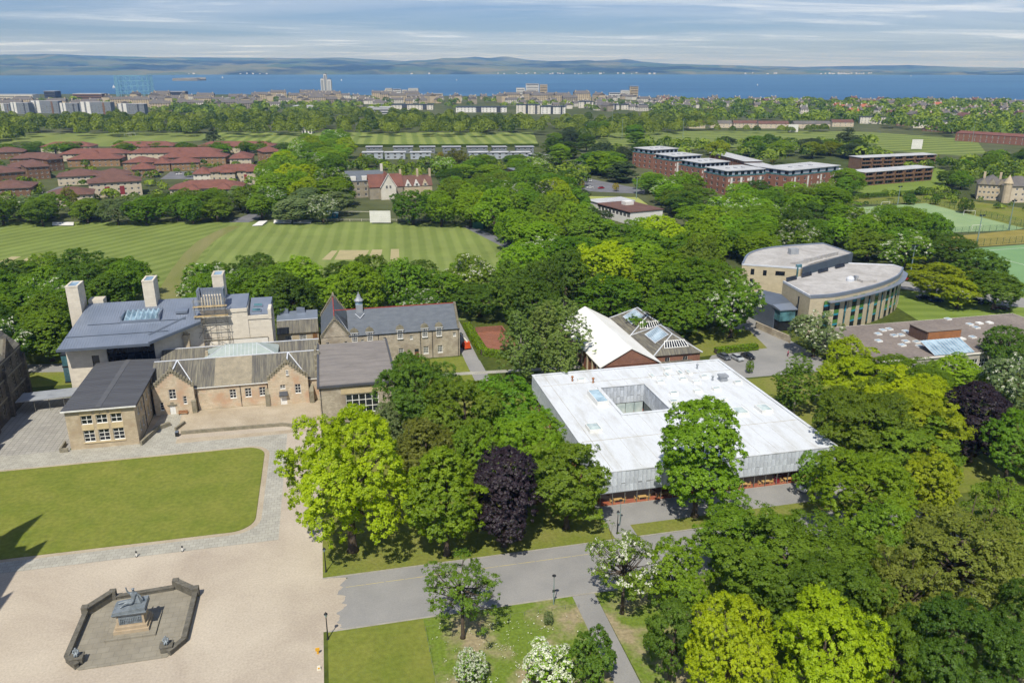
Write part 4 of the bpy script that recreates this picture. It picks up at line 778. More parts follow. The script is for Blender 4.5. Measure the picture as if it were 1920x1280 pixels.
e = MB(); ring(e, x0-.1, x1+.1, y0-.1, y1+.1, zt-.12, zt+.04, .6); e.build('roof_edge','membrane_white',t)
e = MB(); ring(e, cx0-.5, cx1+.5, cy0-.5, cy1+.5, zt-.12, zt+.06, .6); e.build('courtyard_edge','membrane_white',t)
sm_ = MB()
for yy in (132.0, 161.0): sm_.box(x0+.6,x1-.6,yy-.07,yy+.07,zt-.2,zt-.13)
for xx in (46.2,): sm_.box(xx,xx+.1,y0+.6,y1-.6,zt-.2,zt-.14)
for i in range(11): sm_.box(48+i*3.9,48.05+i*3.9,y0+.6,cy0-.6,zt-.2,zt-.17).box(48+i*3.9,48.05+i*3.9,cy1+.6,y1-.6,zt-.2,zt-.17)
tag(sm_.build('roof_seam','roof_seam',ro),kind='stuff')
# lead panels: staggered upright sheets, each its own piece up to 300, the rest joined
PV = []
for k in range(5):
    h = 1.36+.05*k
    PV.append(MB().hull([(-.37,0,0),(.37,0,0),(.37,.05,0),(-.37,.05,0)],[(-.37,-.035+.012*k,h),(.37,-.01-.008*k,h),(.37,.05,h),(-.37,.05,h)]).mesh('lead_panel','lead_panel'))
spots = []
def panels(P, ln, rz, lst, skip=0):
    n = int(ln/.79); pr = random.Random(int(ln*10))
    for i in range(n):
        off = pr.choice((-.35,0,.2,.35)); z = zf+.04
        for r in range(3):
            zz2 = min(max(zf+.03, zf+.03+r*1.38+(off if r else 0)), zt-.15-1.58)
            lst.append((P((i+.5)*ln/n, zz2, -.03-.012*((i+r)%2)), rz, pr.randrange(5)))
P,ln,rz,_ = side_fn(x0,x1,y0,y1,'S'); panels(P, ln, rz, spots)
panels(lambda a,z,d: (cx0+a,cy1-d*-1-.06 if False else cy1+d,z), cx1-cx0, 0.0, spots)
panels(lambda a,z,d: (cx1+d,cy1-a,z), cy1-cy0, -math.pi/2, spots)
west = []; P,ln,rz,_ = side_fn(x0,x1,y0,y1,'W'); panels(P, ln, rz, west); west.sort(key=lambda s: s[0][1])
spots += west; rest = spots[300:]
for p, rz, k in spots[:300]: obj('lead_panel', PV[k], t, p, rz)
mb = MB()
for p, rz, k in rest:
    me = PV[k]; c, s = math.cos(rz), math.sin(rz)
    mb.add([(p[0]+v.co.x*c-v.co.y*s, p[1]+v.co.x*s+v.co.y*c, p[2]+v.co.z) for v in me.vertices], [tuple(f.vertices) for f in me.polygons])
tag(mb.build('lead_panels','lead_panel',t),kind='stuff')
# glazed ground floor, set back
gx0,gx1,gy0,gy1 = x0+.25,x1-.25,y0+.25,y1-.25
MB().box(gx0+.02,gx1,gy0+.02,gy1,0.0,.06).build('floor','lib_floor',t); MB().box(gx0-.2,gx1+.2,gy0-.2,gy0+.01,0,.05).box(gx0-.2,gx0+.01,gy0+.01,gy1,0,.05).build('plinth','kerb_stone',t)
MB().box(x0+.3,x1-.3,y0+.3,y1-.3,zf-.25,zf-.02).build('soffit','lead_grey',t) if False else None
so = MB()
for (a,b,c,d) in ((x0+.02,x1-.02,y0+.02,cy0-.3),(x0+.02,x1-.02,cy1+.3,y1-.02),(x0+.02,cx0-.3,cy0-.3,cy1+.3),(cx1+.3,x1-.02,cy0-.3,cy1+.3)): so.box(a,b,c,d,zf-.12,zf+.0)
so.build('soffit','lead_grey',t)
MB().box(x0+4,x1-4,y0+4.4,y0+4.6,.06,zf-.12).box(x0+4,x0+4.2,y0+4.6,y1-6,.06,zf-.12).build('inner_wall','lib_inner',t)
n=20
for i in range(n+1): x = gx0+(gx1-gx0)*i/n; MB().box(x-.05,x+.05,gy0-.06,gy0+.06,.06,zf-.12).build('mullion','steel_tube',t)
for i in range(n):
    a,b = gx0+(gx1-gx0)*i/n+.05, gx0+(gx1-gx0)*(i+1)/n-.05; MB().quad((a,gy0,.1),(b,gy0,.1),(b,gy0,zf-.13),(a,gy0,zf-.13)).build('pane','glass_clear',t)
for i in range(19): y = gy0+(gy1-gy0)*i/18; MB().box(gx0-.06,gx0+.06,y-.05,y+.05,.06,zf-.12).build('mullion','steel_tube',t)
for i in range(18):
    a,b = gy0+(gy1-gy0)*i/18+.05, gy0+(gy1-gy0)*(i+1)/18-.05; MB().quad((gx0,b,.1),(gx0,a,.1),(gx0,a,zf-.13),(gx0,b,zf-.13)).build('pane','glass_clear',t)
MB().box(gx1-.1,gx1,gy0,gy1,.06,zf-.12).box(gx0,gx1,gy1-.1,gy1,.06,zf-.12).build('rear_glazing','glass_dark',t)
for i in range(5): a = cx0+i*2.12; MB().box(a+.05,a+2.07,cy1+.1,cy1+.16,.1,zf-.15).build('courtyard_pane','glass_pale',t)
MB().box(cx0-.3,cx1+.3,cy0-.3,cy1+.3,.07,.12).build('courtyard_floor','slab_paving',t); MB().box(cx1+.1,cx1+.16,cy0,cy1,.1,zf-.15).build('courtyard_pane','glass_dark',t)
def rlight(px, py, w, d, h=.35, dome=False, name='rooflight'):
    x, y = at(px, py, zt); o = MB(); ring(o, x-w/2, x+w/2, y-d/2, y+d/2, zt-.22, zt+h, .16); fo = o.build(name,'white_paint',t)
    if dome: MB().hull([(x-w/2+.15,y-d/2+.15,zt+h-.05),(x+w/2-.15,y-d/2+.15,zt+h-.05),(x+w/2-.15,y+d/2-.15,zt+h-.05),(x-w/2+.15,y+d/2-.15,zt+h-.05)],[(x-w*.2,y-d*.2,zt+h+.35),(x+w*.2,y-d*.2,zt+h+.35),(x+w*.2,y+d*.2,zt+h+.35),(x-w*.2,y+d*.2,zt+h+.35)]).build('dome','glass_pale',fo)
    else: MB().quad((x-w/2+.15,y-d/2+.15,zt+h-.06),(x+w/2-.15,y-d/2+.15,zt+h-.06),(x+w/2-.15,y+d/2-.15,zt+h-.06),(x-w/2+.15,y+d/2-.15,zt+h-.06)).build('pane','glass_pale',fo)
for px,py in ((1113,803),(1387,772),(1432,767)): rlight(px,py,2.6,3.2,.5,True)
for px,py in ((1223,705),(1250,703),(1275,699),(1291,698)): rlight(px,py,1.0,2.3,.3)
for px,py in ((1252,693),(1238,716),(1281,711),(1306,716),(1263,737),(1308,733),(1343,729),(1263,753),(1355,749),(1383,717),(1090,712),(1320,706)): rlight(px,py,1.8,1.2,.35)
lx,ly = at(1121,748,zt); o = MB(); ring(o, lx-1.3,lx+1.3,ly-3.4,ly+3.4,zt-.22,zt+.9,.14); fo = o.build('rooflight','white_paint',t)
for i in range(6): yy=ly-3.1+i*1.05; MB().hull([(lx-1.15,yy,zt+.5),(lx+1.15,yy,zt+.5),(lx+1.15,yy+.95,zt+.85),(lx-1.15,yy+.95,zt+.85)],[(lx-1.15,yy,zt+.56),(lx+1.15,yy,zt+.56),(lx+1.15,yy+.95,zt+.91),(lx-1.15,yy+.95,zt+.91)]).build('louvre','glass_blue',fo)
ax,ay = at(1355,712,zt); MB().box(ax-.8,ax+.8,ay-.7,ay+.7,zt-.2,zt+.9).box(ax-1,ax+1,ay-.9,ay+.9,zt+.9,zt+1.3).build('air_handler','lead_grey',t)
for px,py in ((1336,712),(1307,690),(1073,713),(1112,716)):
    vx,vy = at(px,py,zt); MB().tube((vx,vy,zt-.2),(vx,vy,zt+.8),.18,n=8).lathe([(.32,.75),(.35,.95),(.1,1.15)],8,(vx,vy,zt)).build('vent_pipe','rust_panel' if px in (1073,1112) else 'lead_grey',t)
rebase(t, x0, y0)
# reading tables and chairs seen through the library glazing
TB = [(47.5,120.15),(52.2,120.1),(56.5,120.2),(72.5,120.1),(77.2,120.15),(81.8,120.1),(85.6,120.1)]
for k,(x,y) in enumerate(TB):
    words = ('leftmost','second','third','fourth','fifth','sixth','rightmost')
    tb = thing('reading_table', f'{words[k]} light wood reading table behind the library\'s front glazing', 'table', (x,y,.06), 0, 'reading tables in the library')
    MB().box(-.8,.8,-.45,.45,.7,.76).build('table_top','wood_table',tb)
    for sx in (-.7,.7):
        for sy in (-.36,.36): MB().box(sx-.04,sx+.04,sy-.04,sy+.04,0,.7).build('leg','wood_table',tb)
    for side, sx in (('left',-1.25),('right',1.25)):
        cH = thing('chair', f'wooden chair at the {side} end of the {words[k]} library table', 'chair', (x+sx,y,.06), 0 if sx>0 else math.pi, 'chairs in the library')
        MB().box(-.25,.25,-.25,.25,.42,.47).build('seat','wood_table',cH); MB().box(.2,.25,-.25,.25,.47,.95).build('backrest','wood_table',cH)
        MB().box(-.24,-.19,-.24,.24,0,.42).build('leg','wood_table',cH); MB().box(.19,.24,-.24,.24,0,.42).build('leg','wood_table',cH)

# --- white-roofed brick hall and rooflit brick hall
t = thing('white_hall', 'red brick sports hall with plain white pitched roof behind the library', 'building')
x0,x1,y0,y1,ze,zr = 62.9,78.2,174.4,211,5.0,9.2
walled(t,x0,x1,y0,y1,0,ze,'red_brick',[('S',4.2,3.1,1.2,1.3,2,2),('S',11.4,3.1,1.2,1.3,2,2)],gm='glass_pale')
for yy in (y0,y1): MB().hull([(x0,yy-.15 if yy==y0 else yy,ze),(x1,yy-.15 if yy==y0 else yy,ze),((x0+x1)/2,yy-.15 if yy==y0 else yy,zr-.1)],[(x0,yy+.3,ze),(x1,yy+.3,ze),((x0+x1)/2,yy+.3,zr-.1)]).build('gable','red_brick',t)
gable_roof(t,x0,x1,y0,y1,ze,zr,'sheet_white','y',ov=.45,th=.22)
for i in range(9): MB().box(x0-.35,x0,y0+2+i*4,y0+2.6+i*4,0,4.6).build('pier','buff_stone',t)
MB().prism([(x0+8.4,y0-2.4),(x0+10.2,y0-2.4),(x0+10.2,y0-.2),(x0+8.4,y0-.2)],0,[2.6,2.6,4.2,4.2]).build('porch','lead_grey',t)
rebase(t,x0,y0)
t = thing('rooflit_hall', 'red brick hall with hipped dark roofs and slatted glass rooflights', 'building')
walled(t,79.0,91.6,179.0,212,0,5,'red_brick',[('S',3.5,3.0,1.3,1.2,2,1),('S',8.5,3.0,1.3,1.2,2,1)])
MB().box(79.5,89.2,177.2,179,0,3.2).build('lean_to','slate_old',t)
for k,(ya,yb) in enumerate(((179.0,195.3),(195.7,212))):
    h = hip_mb(78.9,91.7,ya,yb,5.0,9.0,ov=.4 if k==0 else .2,inset=4.4); ho = h.build('roof','slate_old',t); xa = 78.7; xm = 85.3
    def RP(s,y,off=.1): # point on the left slope
        x = 78.5+(xm-78.5)*s; return (x, y, 5.0+4.0*s+off)
    g = MB().hull([RP(.38,ya+4.8),RP(.38,yb-4.4),RP(.86,yb-4.4),RP(.86,ya+4.8)][::-1],[RP(.38,ya+4.8,.22),RP(.38,yb-4.4,.22),RP(.86,yb-4.4,.22),RP(.86,ya+4.8,.22)][::-1]); go = g.build('rooflight','glass_blue',ho)
    br = MB()
    for i in range(11): y=ya+4.8+i*(yb-ya-9.2)/10; br.tube(RP(.36,y,.25),RP(.88,y,.25),.05 if i not in (0,5,10) else .1,n=4)
    br.tube(RP(.36,ya+4.6,.25),RP(.36,yb-4.2,.25),.12,n=4).tube(RP(.88,ya+4.6,.25),RP(.88,yb-4.2,.25),.12,n=4); br.build('glazing_bar','white_lead',go)
    hp = MB(); i_=4.4; hp.tube((78.5,ya-.4,5.05),(85.3,ya+i_-.2,9.05),.16,n=4).tube((92.1,ya-.4,5.05),(85.3,ya+i_-.2,9.05),.16,n=4).tube((85.3,ya+i_-.2,9.1),(85.3,yb-i_+.2,9.1),.16,n=4).tube((78.5,yb+.3,5.05),(85.3,yb-i_+.2,9.05),.16,n=4).tube((92.1,yb+.3,5.05),(85.3,yb-i_+.2,9.05),.16,n=4); hp.build('hip_flashing','white_lead',ho)
    wv = MB()
    def HP_(x,s,o): return (x, ya-.4+(4.8)*s, 5.0+4.0*s+o)
    gp = MB().hull([HP_(82.0,.3,.1),HP_(88.6,.3,.1),HP_(88.0,.62,.1),HP_(82.6,.62,.1)],[HP_(82.0,.3,.25),HP_(88.6,.3,.25),HP_(88.0,.62,.25),HP_(82.6,.62,.25)]).build('rooflight','glass_dark',ho)
    for i in range(10): wv.tube(HP_(82.0+i*.733,.29,.28),HP_(82.6+i*.6,.63,.28),.11,n=4)
    wv.tube(HP_(81.9,.29,.28),HP_(88.7,.29,.28),.13,n=4).tube(HP_(82.5,.63,.28),HP_(88.1,.63,.28),.13,n=4); wv.build('glazing_bar','white_paint',gp)
rebase(t,79,179)

# --- curved two-wing building
t = thing('curved_building', 'modern two-wing building with curved pale flat roofs, buff stone fins and coloured panels', 'building')
def arcpts(pts, n):   # smooth curve through points
    out = []; P_ = [Vector(p) for p in pts]; P_ = [P_[0]*2-P_[1]] + P_ + [P_[-1]*2-P_[-2]]
    for i in range(1,len(P_)-2):
        for k in range(n):
            u = k/n; a,b,c,d = P_[i-1],P_[i],P_[i+1],P_[i+2]
            out.append(tuple(0.5*((2*b)+(c-a)*u+(2*a-5*b+4*c-d)*u*u+(3*b-a-3*c+d)*u**3)))
    out.append(pts[-1]); return out
fr = arcpts([(135,198.2),(142.5,198.2),(153.4,201.5),(164.5,206.2),(176,213.4),(184.6,222.0)],4)
fin = [(184.2,226.5),(171,232.2),(162,228.5),(153,223.8),(144.5,219.8),(136.6,215.8)]
ft = [12.0]*len(fr)+[12.0]+[12.6]*5
MB().prism(fr+fin,0,11.4).build('wing_wall','buff_stone',t); MB().prism(fr+fin,11.4,11.9).build('roof','roof_pale',t)
def rim(pts,z0,z1,w,m,name,close=False,out=0.0):
    mb = MB(); n = len(pts); nn = n if close else n-1; nor=[]
    for i in range(n):
        a = Vector(pts[max(i-1,0)]); b = Vector(pts[min(i+1,n-1)]); d = (b-a).normalized(); nor.append(Vector((d.y,-d.x)))
    for i in range(n-1):
        a,b = Vector(pts[i])+nor[i]*out,Vector(pts[i+1])+nor[i+1]*out; c,d = b-nor[i+1]*w,a-nor[i]*w
        mb.hull([(*a,z0),(*b,z0),(*c,z0),(*d,z0)],[(*a,z1),(*b,z1),(*c,z1),(*d,z1)])
    return mb.build(name,m,t)
rim(fr,11.3,12.25,.5,'zinc','parapet',out=.12); rim(fr[3:]+[(186,226.5)],10.0,10.25,1.9,'zinc','eave_canopy',out=1.7)
rim([(136.6,215.8),(135,198.2)],11.4,12.1,.4,'white_lead','parapet',out=.05); rim([(184.6,222.0),(184.2,226.5),(171,232.2)],11.4,12.2,.4,'white_lead','parapet',out=.05)
# bays along the curve
seg = fr[2:]; L_ = [0]
for a,b in zip(seg,seg[1:]): L_.append(L_[-1]+math.hypot(b[0]-a[0],b[1]-a[1]))
def along(s):
    for i in range(len(seg)-1):
        if s <= L_[i+1] or i==len(seg)-2:
            u=(s-L_[i])/(L_[i+1]-L_[i]); a,b=Vector(seg[i]),Vector(seg[i+1]); d=(b-a).normalized(); return a+(b-a)*u, math.atan2(d.y,d.x)
def box_mesh(name,m,*b):
    return MB().box(*b).mesh(name,m)
BW = 3.9; nb = int(L_[-1]/BW)
bay_f = MB().box(-1.05,1.05,-.12,0,.2,10.0).mesh('window_strip','dark_frame')
bay_parts = []
for k,zf_ in enumerate((1.2,4.3,7.4)):
    bay_parts += [('pane', box_mesh('pane','glass_dark',-.92,.92,-.17,-.12,zf_,zf_+1.15)), ('spandrel', box_mesh('spandrel','spandrel_blue',-.98,.98,-.18,-.12,zf_+1.22,zf_+1.75)), ('spandrel', box_mesh('spandrel','spandrel_green',-.98,.98,-.17,-.12,zf_+1.8,zf_+2.95))]
bay_n = MB().box(-.4,.4,-.12,0,.2,10.0).mesh('window_strip','dark_frame'); bayn_parts=[('spandrel',box_mesh('spandrel','spandrel_blue',-.33,.33,-.17,-.12,6.0,8.0)),('pane',box_mesh('pane','glass_teal',-.33,.33,-.17,-.12,1,5.8))]
fin_m = MB().box(-.8,.8,-.22,0,.1,10.0).mesh('stone_fin','buff_stone')
for i in range(nb):
    s = (i+.5)*BW; p,a = along(s); narrow = i in (2,5,7)
    wsp = obj('window_strip', bay_n if narrow else bay_f, t, (p.x,p.y,0), a)
    for nm,me in (bayn_parts if narrow else bay_parts): obj(nm, me, wsp)
    p2,a2 = along((i+1)*BW); obj('stone_fin', fin_m, t, (p2.x,p2.y,0), a2)
MB().box(134.6,134.75,203.2,203.7,1,10.5).build('slit_window','glass_dark',t)
# rear wing
bk = arcpts([(135.2,239.2),(146,253.5),(160,260.5),(181.2,262.2)],5)
br_ = [(181.6,245.6),(170,240.5),(160.5,236),(151.3,229.6)]
pr_ = [(151.3,229.6),(160.5,236),(170,240.5),(181.6,245.6)] + bk[::-1]
MB().prism(pr_,0,11.6).build('wing_wall','buff_stone',t); MB().prism(pr_,11.6,12.0).build('roof','roof_pale',t)
rim(bk[::-1],11.5,12.4,.6,'zinc','parapet',out=.15); rim([(181.2,262.2),(181.6,245.6)][::-1],11.5,12.3,.4,'zinc','parapet',out=.1); rim([(135.2,239.2),(151.3,229.6)],11.6,12.15,.4,'white_lead','parapet',out=.1)
MB().hull([(152,229.6,3),(181.8,245.4,3),(181.9,245.1,3),(152.1,229.3,3)],[(152,229.6,12.2),(181.8,245.4,12.2),(181.9,245.1,12.2),(152.1,229.3,12.2)]).build('zinc_wall','zinc_dark',t)
MB().hull([(150.2,229.7,5),(152.2,230.3,5),(152.6,231.6,5),(150.4,231.2,5)],[(150.2,229.7,12.9),(152.2,230.3,12.9),(152.6,231.6,12.9),(150.4,231.2,12.9)]).build('glazed_corner','glass_teal',t)
an_ = math.atan2(229.6-239.2,151.3-135.2)
for d,z,w_,h_ in ((3.6,8.6,1.2,2.0),(7.6,8.6,1.2,1.8),(12.5,9.0,3.0,1.4),(3.6,3.6,1.2,3.6)):
    px_,py_ = 135.2+math.cos(an_)*d, 239.2+math.sin(an_)*d
    MB().box(-w_/2,w_/2,-.06,.05,0,h_).build('window','glass_dark',t,(px_,py_,z),an_)
for i,(x,y) in enumerate(((139.5,219.0),(147.0,222.6),(155.5,226.4),(164.5,230.6))):
    MB().prism([(x-2.6,y-4.6),(x+2.4,y-2.4),(x+2.9,y-1.2),(x-2.0,y-3.2)],11.8,[12.3,12.3,13.0,13.0]).build('sawtooth_rooflight','glass_dark',t)
for i,(x,y) in enumerate(((155.5,234.6),(163,238.4),(171.5,242.3))):
    MB().prism([(x-3.4,y-1.6),(x+3.6,y+1.7),(x+2.8,y+4.6),(x-4.2,y+1.4)],11.9,[13.2,13.2,12.3,12.3]).build('sawtooth_roof','roof_pale',t)
x,y = at(1594,526,12); MB().lathe([(1.2,0),(1.2,.8),(.9,1.3),(.1,1.6)],12,(x,y,11.9)).build('roof_vent','white_lead',t); MB().box(x+1.6,x+2.6,y-.4,y+.8,11.9,13.4).build('air_handler','lead_grey',t)
x,y = at(1487,476,12); MB().box(x-1.6,x+1.6,y-1,y+1,12,14.0).build('air_handler','lead_grey',t)
x,y = at(1625,527,12); MB().box(x-2.5,x+2.5,y-1.5,y+1.5,11.9,12.7).build('roof_box','roof_pale',t)
MB().hull([(151,226,3),(171,234,3),(172,240,3),(152,231,3)],[(151,226,8.4),(171,234,8.4),(172,240,8.4),(152,231,8.4)]).build('glazed_link','glass_teal',t)
MB().prism([(128.6,206),(135.2,206.5),(136.4,215.5),(133,222),(127.5,219)],0,[7.0,7.0,7.8,7.8,7.0]).build('entrance_block','zinc_dark',t)
MB().box(128.8,133.8,203.0,206.2,3.2,6.6).build('entrance_pane','glass_teal',t); MB().prism([(128.4,202.6),(134.2,202.6),(134.8,207.5),(128.4,207)],6.6,[6.9,6.9,7.4,7.4]).build('entrance_roof','zinc',t); MB().box(129,134.6,203.4,206.3,0,3.2).build('entrance_base','dark_steel',t)
rebase(t,135,198)
w = tag(MB().prism([(124.0,208),(124.4,208.2),(126.9,193.2),(126.5,193)],0,2.0).build('boundary_wall','rubble_stone'),'long stone wall beside the car park below the curved building','wall')

mat('harling_wall','#b9b4a8','#a7a296',.4,.9)
# --- flat brown-roofed building
t = thing('flat_block', 'low building with wide gravel-brown flat roof dotted with small rooflights', 'building')
walled(t,131.5,198,162.2,189.2,0,4.7,'harling_wall',[('S',2.2+i*3.0,1.0,2.5,2.3,3,2) for i in range(21)],fw=.14,bar=.1)
MB().box(131.2,198.3,161.9,189.5,4.7,5.05).build('roof_slab','white_render',t); MB().box(131.5,198,162.2,189.2,5.05,5.12).build('roof','gravel_roof',t)
bx,by = at(1745,632,5); ho = MB().box(153.4,163.8,171.6,178.4,5.1,8.2).build('plant_room','timber_clad',t); MB().box(153.8,164.0,171.5,171.6,5.2,8.0).build('door','rust_panel',ho); MB().box(153.2,164.0,171.4,178.6,8.2,8.35).build('plant_roof','gravel_roof',ho)
g = MB().hull([(148.5,162.3,5.2),(160.5,162.3,5.2),(160.5,168.2,7.2),(148.5,168.2,7.2)],[(148.5,162.3,5.3),(160.5,162.3,5.3),(160.5,168.2,7.3),(148.5,168.2,7.3)]).build('rooflight','glass_blue',t)
for i in range(13): MB().tube((148.5+i,162.3,5.33),(148.5+i,168.2,7.33),.06,n=4).build('glazing_bar','white_lead',g)
MB().hull([(160.5,162.3,5.1),(160.5,168.2,5.1),(160.5,168.2,7.2)],[(160.6,162.3,5.1),(160.6,168.2,5.1),(160.6,168.2,7.2)]).build('rooflight_cheek','white_render',g)
for px,py in ((1655,620),(1667,618),(1646,627),(1676,630),(1689,629),(1698,622),(1709,626),(1647,640),(1698,641),(1718,642),(1691,648),(1724,650),(1742,649),(1745,640),(1777,599),(1818,609),(1830,615),(1836,607),(1773,617),(1793,638),(1803,636),(1823,633),(1855,606)):
    x,y = at(px,py,5.1); o = MB(); ring(o,x-.8,x+.8,y-.8,y+.8,5.1,5.5,.14); fo=o.build('rooflight','white_paint',t); MB().quad((x-.66,y-.66,5.46),(x+.66,y-.66,5.46),(x+.66,y+.66,5.46),(x-.66,y+.66,5.46)).build('pane','glass_blue' if rng.random()<.7 else 'white_paint',fo)
rebase(t,131.5,162.2)
# ------------------------------------------------------------------ trees
def leafmat(name, dark, light, trans=0.40, spec=0.12):
    m = bpy.data.materials.new(name); m.use_nodes = True; nt = m.node_tree; nt.nodes.clear(); ln = nt.links.new
    at_ = nt.nodes.new('ShaderNodeAttribute'); at_.attribute_name = 'tone'
    x = nt.nodes.new('ShaderNodeMix'); x.data_type = 'RGBA'; ln(at_.outputs['Fac'], x.inputs[0]); x.inputs[6].default_value = (*dark, 1); x.inputs[7].default_value = (*light, 1)
    oi = nt.nodes.new('ShaderNodeObjectInfo'); hs = nt.nodes.new('ShaderNodeHueSaturation'); ln(x.outputs[2], hs.inputs['Color'])
    r1 = nt.nodes.new('ShaderNodeMapRange'); ln(oi.outputs['Random'], r1.inputs[0]); r1.inputs[3].default_value = 0.484; r1.inputs[4].default_value = 0.505; ln(r1.outputs[0], hs.inputs['Hue'])
    mu = nt.nodes.new('ShaderNodeMath'); mu.operation = 'MULTIPLY'; ln(oi.outputs['Random'], mu.inputs[0]); mu.inputs[1].default_value = 7.31
    fr = nt.nodes.new('ShaderNodeMath'); fr.operation = 'FRACT'; ln(mu.outputs[0], fr.inputs[0]); r2 = nt.nodes.new('ShaderNodeMapRange'); ln(fr.outputs[0], r2.inputs[0]); r2.inputs[3].default_value = 0.80; r2.inputs[4].default_value = 1.22; ln(r2.outputs[0], hs.inputs['Value'])
    d = nt.nodes.new('ShaderNodeBsdfDiffuse'); ln(hs.outputs[0], d.inputs[0]); tr = nt.nodes.new('ShaderNodeBsdfTranslucent')
    tx = nt.nodes.new('ShaderNodeMix'); tx.data_type = 'RGBA'; tx.blend_type = 'MULTIPLY'; tx.inputs[0].default_value = 1; ln(hs.outputs[0], tx.inputs[6]); tx.inputs[7].default_value = (1.0, 1.15, 0.4, 1); ln(tx.outputs[2], tr.inputs[0])
    a = nt.nodes.new('ShaderNodeMixShader'); a.inputs[0].default_value = trans; ln(d.outputs[0], a.inputs[1]); ln(tr.outputs[0], a.inputs[2])
    g = nt.nodes.new('ShaderNodeBsdfGlossy'); g.inputs['Roughness'].default_value = 0.5; g.inputs[0].default_value = (0.9, 0.95, 0.85, 1)
    b = nt.nodes.new('ShaderNodeMixShader'); b.inputs[0].default_value = spec*0.14; ln(a.outputs[0], b.inputs[1]); ln(g.outputs[0], b.inputs[2])
    o = nt.nodes.new('ShaderNodeOutputMaterial'); ln(b.outputs[0], o.inputs[0]); MATS[name] = m
leafmat('leaf_lime', (0.235,0.345,0.005), (0.49,0.60,0.014)); leafmat('leaf_fresh', (0.098,0.215,0.007), (0.305,0.48,0.022)); leafmat('leaf_mid', (0.066,0.165,0.008), (0.228,0.39,0.024))
leafmat('leaf_dark', (0.042,0.104,0.010), (0.150,0.262,0.024)); leafmat('leaf_olive', (0.076,0.148,0.009), (0.238,0.36,0.028)); leafmat('leaf_bronze', (0.10,0.125,0.016), (0.275,0.305,0.044))
leafmat('leaf_copper', (0.012,0.007,0.012), (0.052,0.032,0.044), 0.2, 0.2); leafmat('leaf_grey', (0.105,0.17,0.055), (0.28,0.36,0.14)); leafmat('leaf_pine', (0.032,0.056,0.020), (0.082,0.12,0.042), 0.1); leafmat('leaf_birch', (0.10,0.165,0.034), (0.27,0.37,0.08))
leafmat('leaf_gold', (0.30,0.25,0.015), (0.46,0.38,0.025)); leafmat('blossom', (0.55,0.55,0.42), (0.80,0.79,0.70), 0.25); leafmat('leaf_yellowish', (0.165,0.225,0.007), (0.37,0.44,0.018))
mat('bark', '#5d5144', '#463d33', 1.5, 0.95, fine=0.3, fscale=6); mat('bark_pale', '#a8a296', '#8b857a', 1.5, 0.9, fine=0.3, fscale=6)
def mesh_np(name, V, F, mats, tone=None, mi=None):
    me = bpy.data.meshes.new(name); nv, nf = len(V), len(F); k = F.shape[1]
    me.vertices.add(nv); me.vertices.foreach_set('co', np.ascontiguousarray(V, dtype=np.float32).ravel())
    me.loops.add(nf*k); me.loops.foreach_set('vertex_index', np.ascontiguousarray(F, dtype=np.int32).ravel())
    me.polygons.add(nf); me.polygons.foreach_set('loop_start', np.arange(0, nf*k, k, dtype=np.int32))
    for m in mats: me.materials.append(M(m))
    if mi is not None: me.polygons.foreach_set('material_index', np.ascontiguousarray(mi, dtype=np.int32))
    if tone is not None:
        a = me.attributes.new('tone', 'FLOAT', 'POINT'); a.data.foreach_set('value', np.ascontiguousarray(tone, dtype=np.float32))
    me.update(calc_edges=True); return me
def unit(v): return v / np.maximum(np.linalg.norm(v, axis=-1, keepdims=True), 1e-9)
def lobes(seed, kind, rx, rz, zc, nl, lr):
    g = np.random.default_rng(seed); i = np.arange(nl) + .5
    ph = np.arccos(1 - 2*i/nl) ; th = math.pi*(1+5**.5)*i + g.uniform(0, 1, nl)
    d = np.stack([np.cos(th)*np.sin(ph), np.sin(th)*np.sin(ph), np.cos(ph)], 1) + g.normal(0, .22, (nl, 3)); d = unit(d)
    r = np.where(g.random(nl) < .16, g.uniform(.84, .98, nl), g.uniform(.5, .84, nl))
    az = np.arctan2(d[:, 1], d[:, 0]); f1, f2, f3 = g.uniform(0, 6.28, 3); r = r*(1 + .16*np.sin(2*az + f1) + .12*np.sin(3*az + f2) + .10*np.sin(2*d[:, 2]*3 + f3))
    c = d * r[:, None] * np.array([rx, rx, rz]); rad = lr * np.where(r > .84, g.uniform(.45, .75, nl), g.uniform(.65, 1.35, nl))
    if kind == 'oval': c[:, :2] *= (1 - .42*np.clip(c[:, 2:3]/rz, -0.4, 1)**1)
    if kind == 'cone': h = g.uniform(-1, .95, nl)**1; c[:, 2] = h*rz; k = (1-h)/2; c[:, :2] = unit(d[:, :2])*(rx*k*g.uniform(.45, .95, nl))[:, None]; rad = rad*(.4+.7*k)
    if kind == 'column': c[:, :2] *= .85; c[:, 2] = g.uniform(-.95, .95, nl)*rz; c[:, :2] *= np.sqrt(np.clip(1-(np.abs(c[:, 2:3])/rz)**2.5, .05, 1))
    if kind == 'tier': c[:, 2] = np.round(c[:, 2]/(rz*.24))*(rz*.24) + g.normal(0, rz*.04, nl)
    c[:, 2] = np.maximum(c[:, 2], -rz*.78); c[:, 2] += zc
    return c, rad
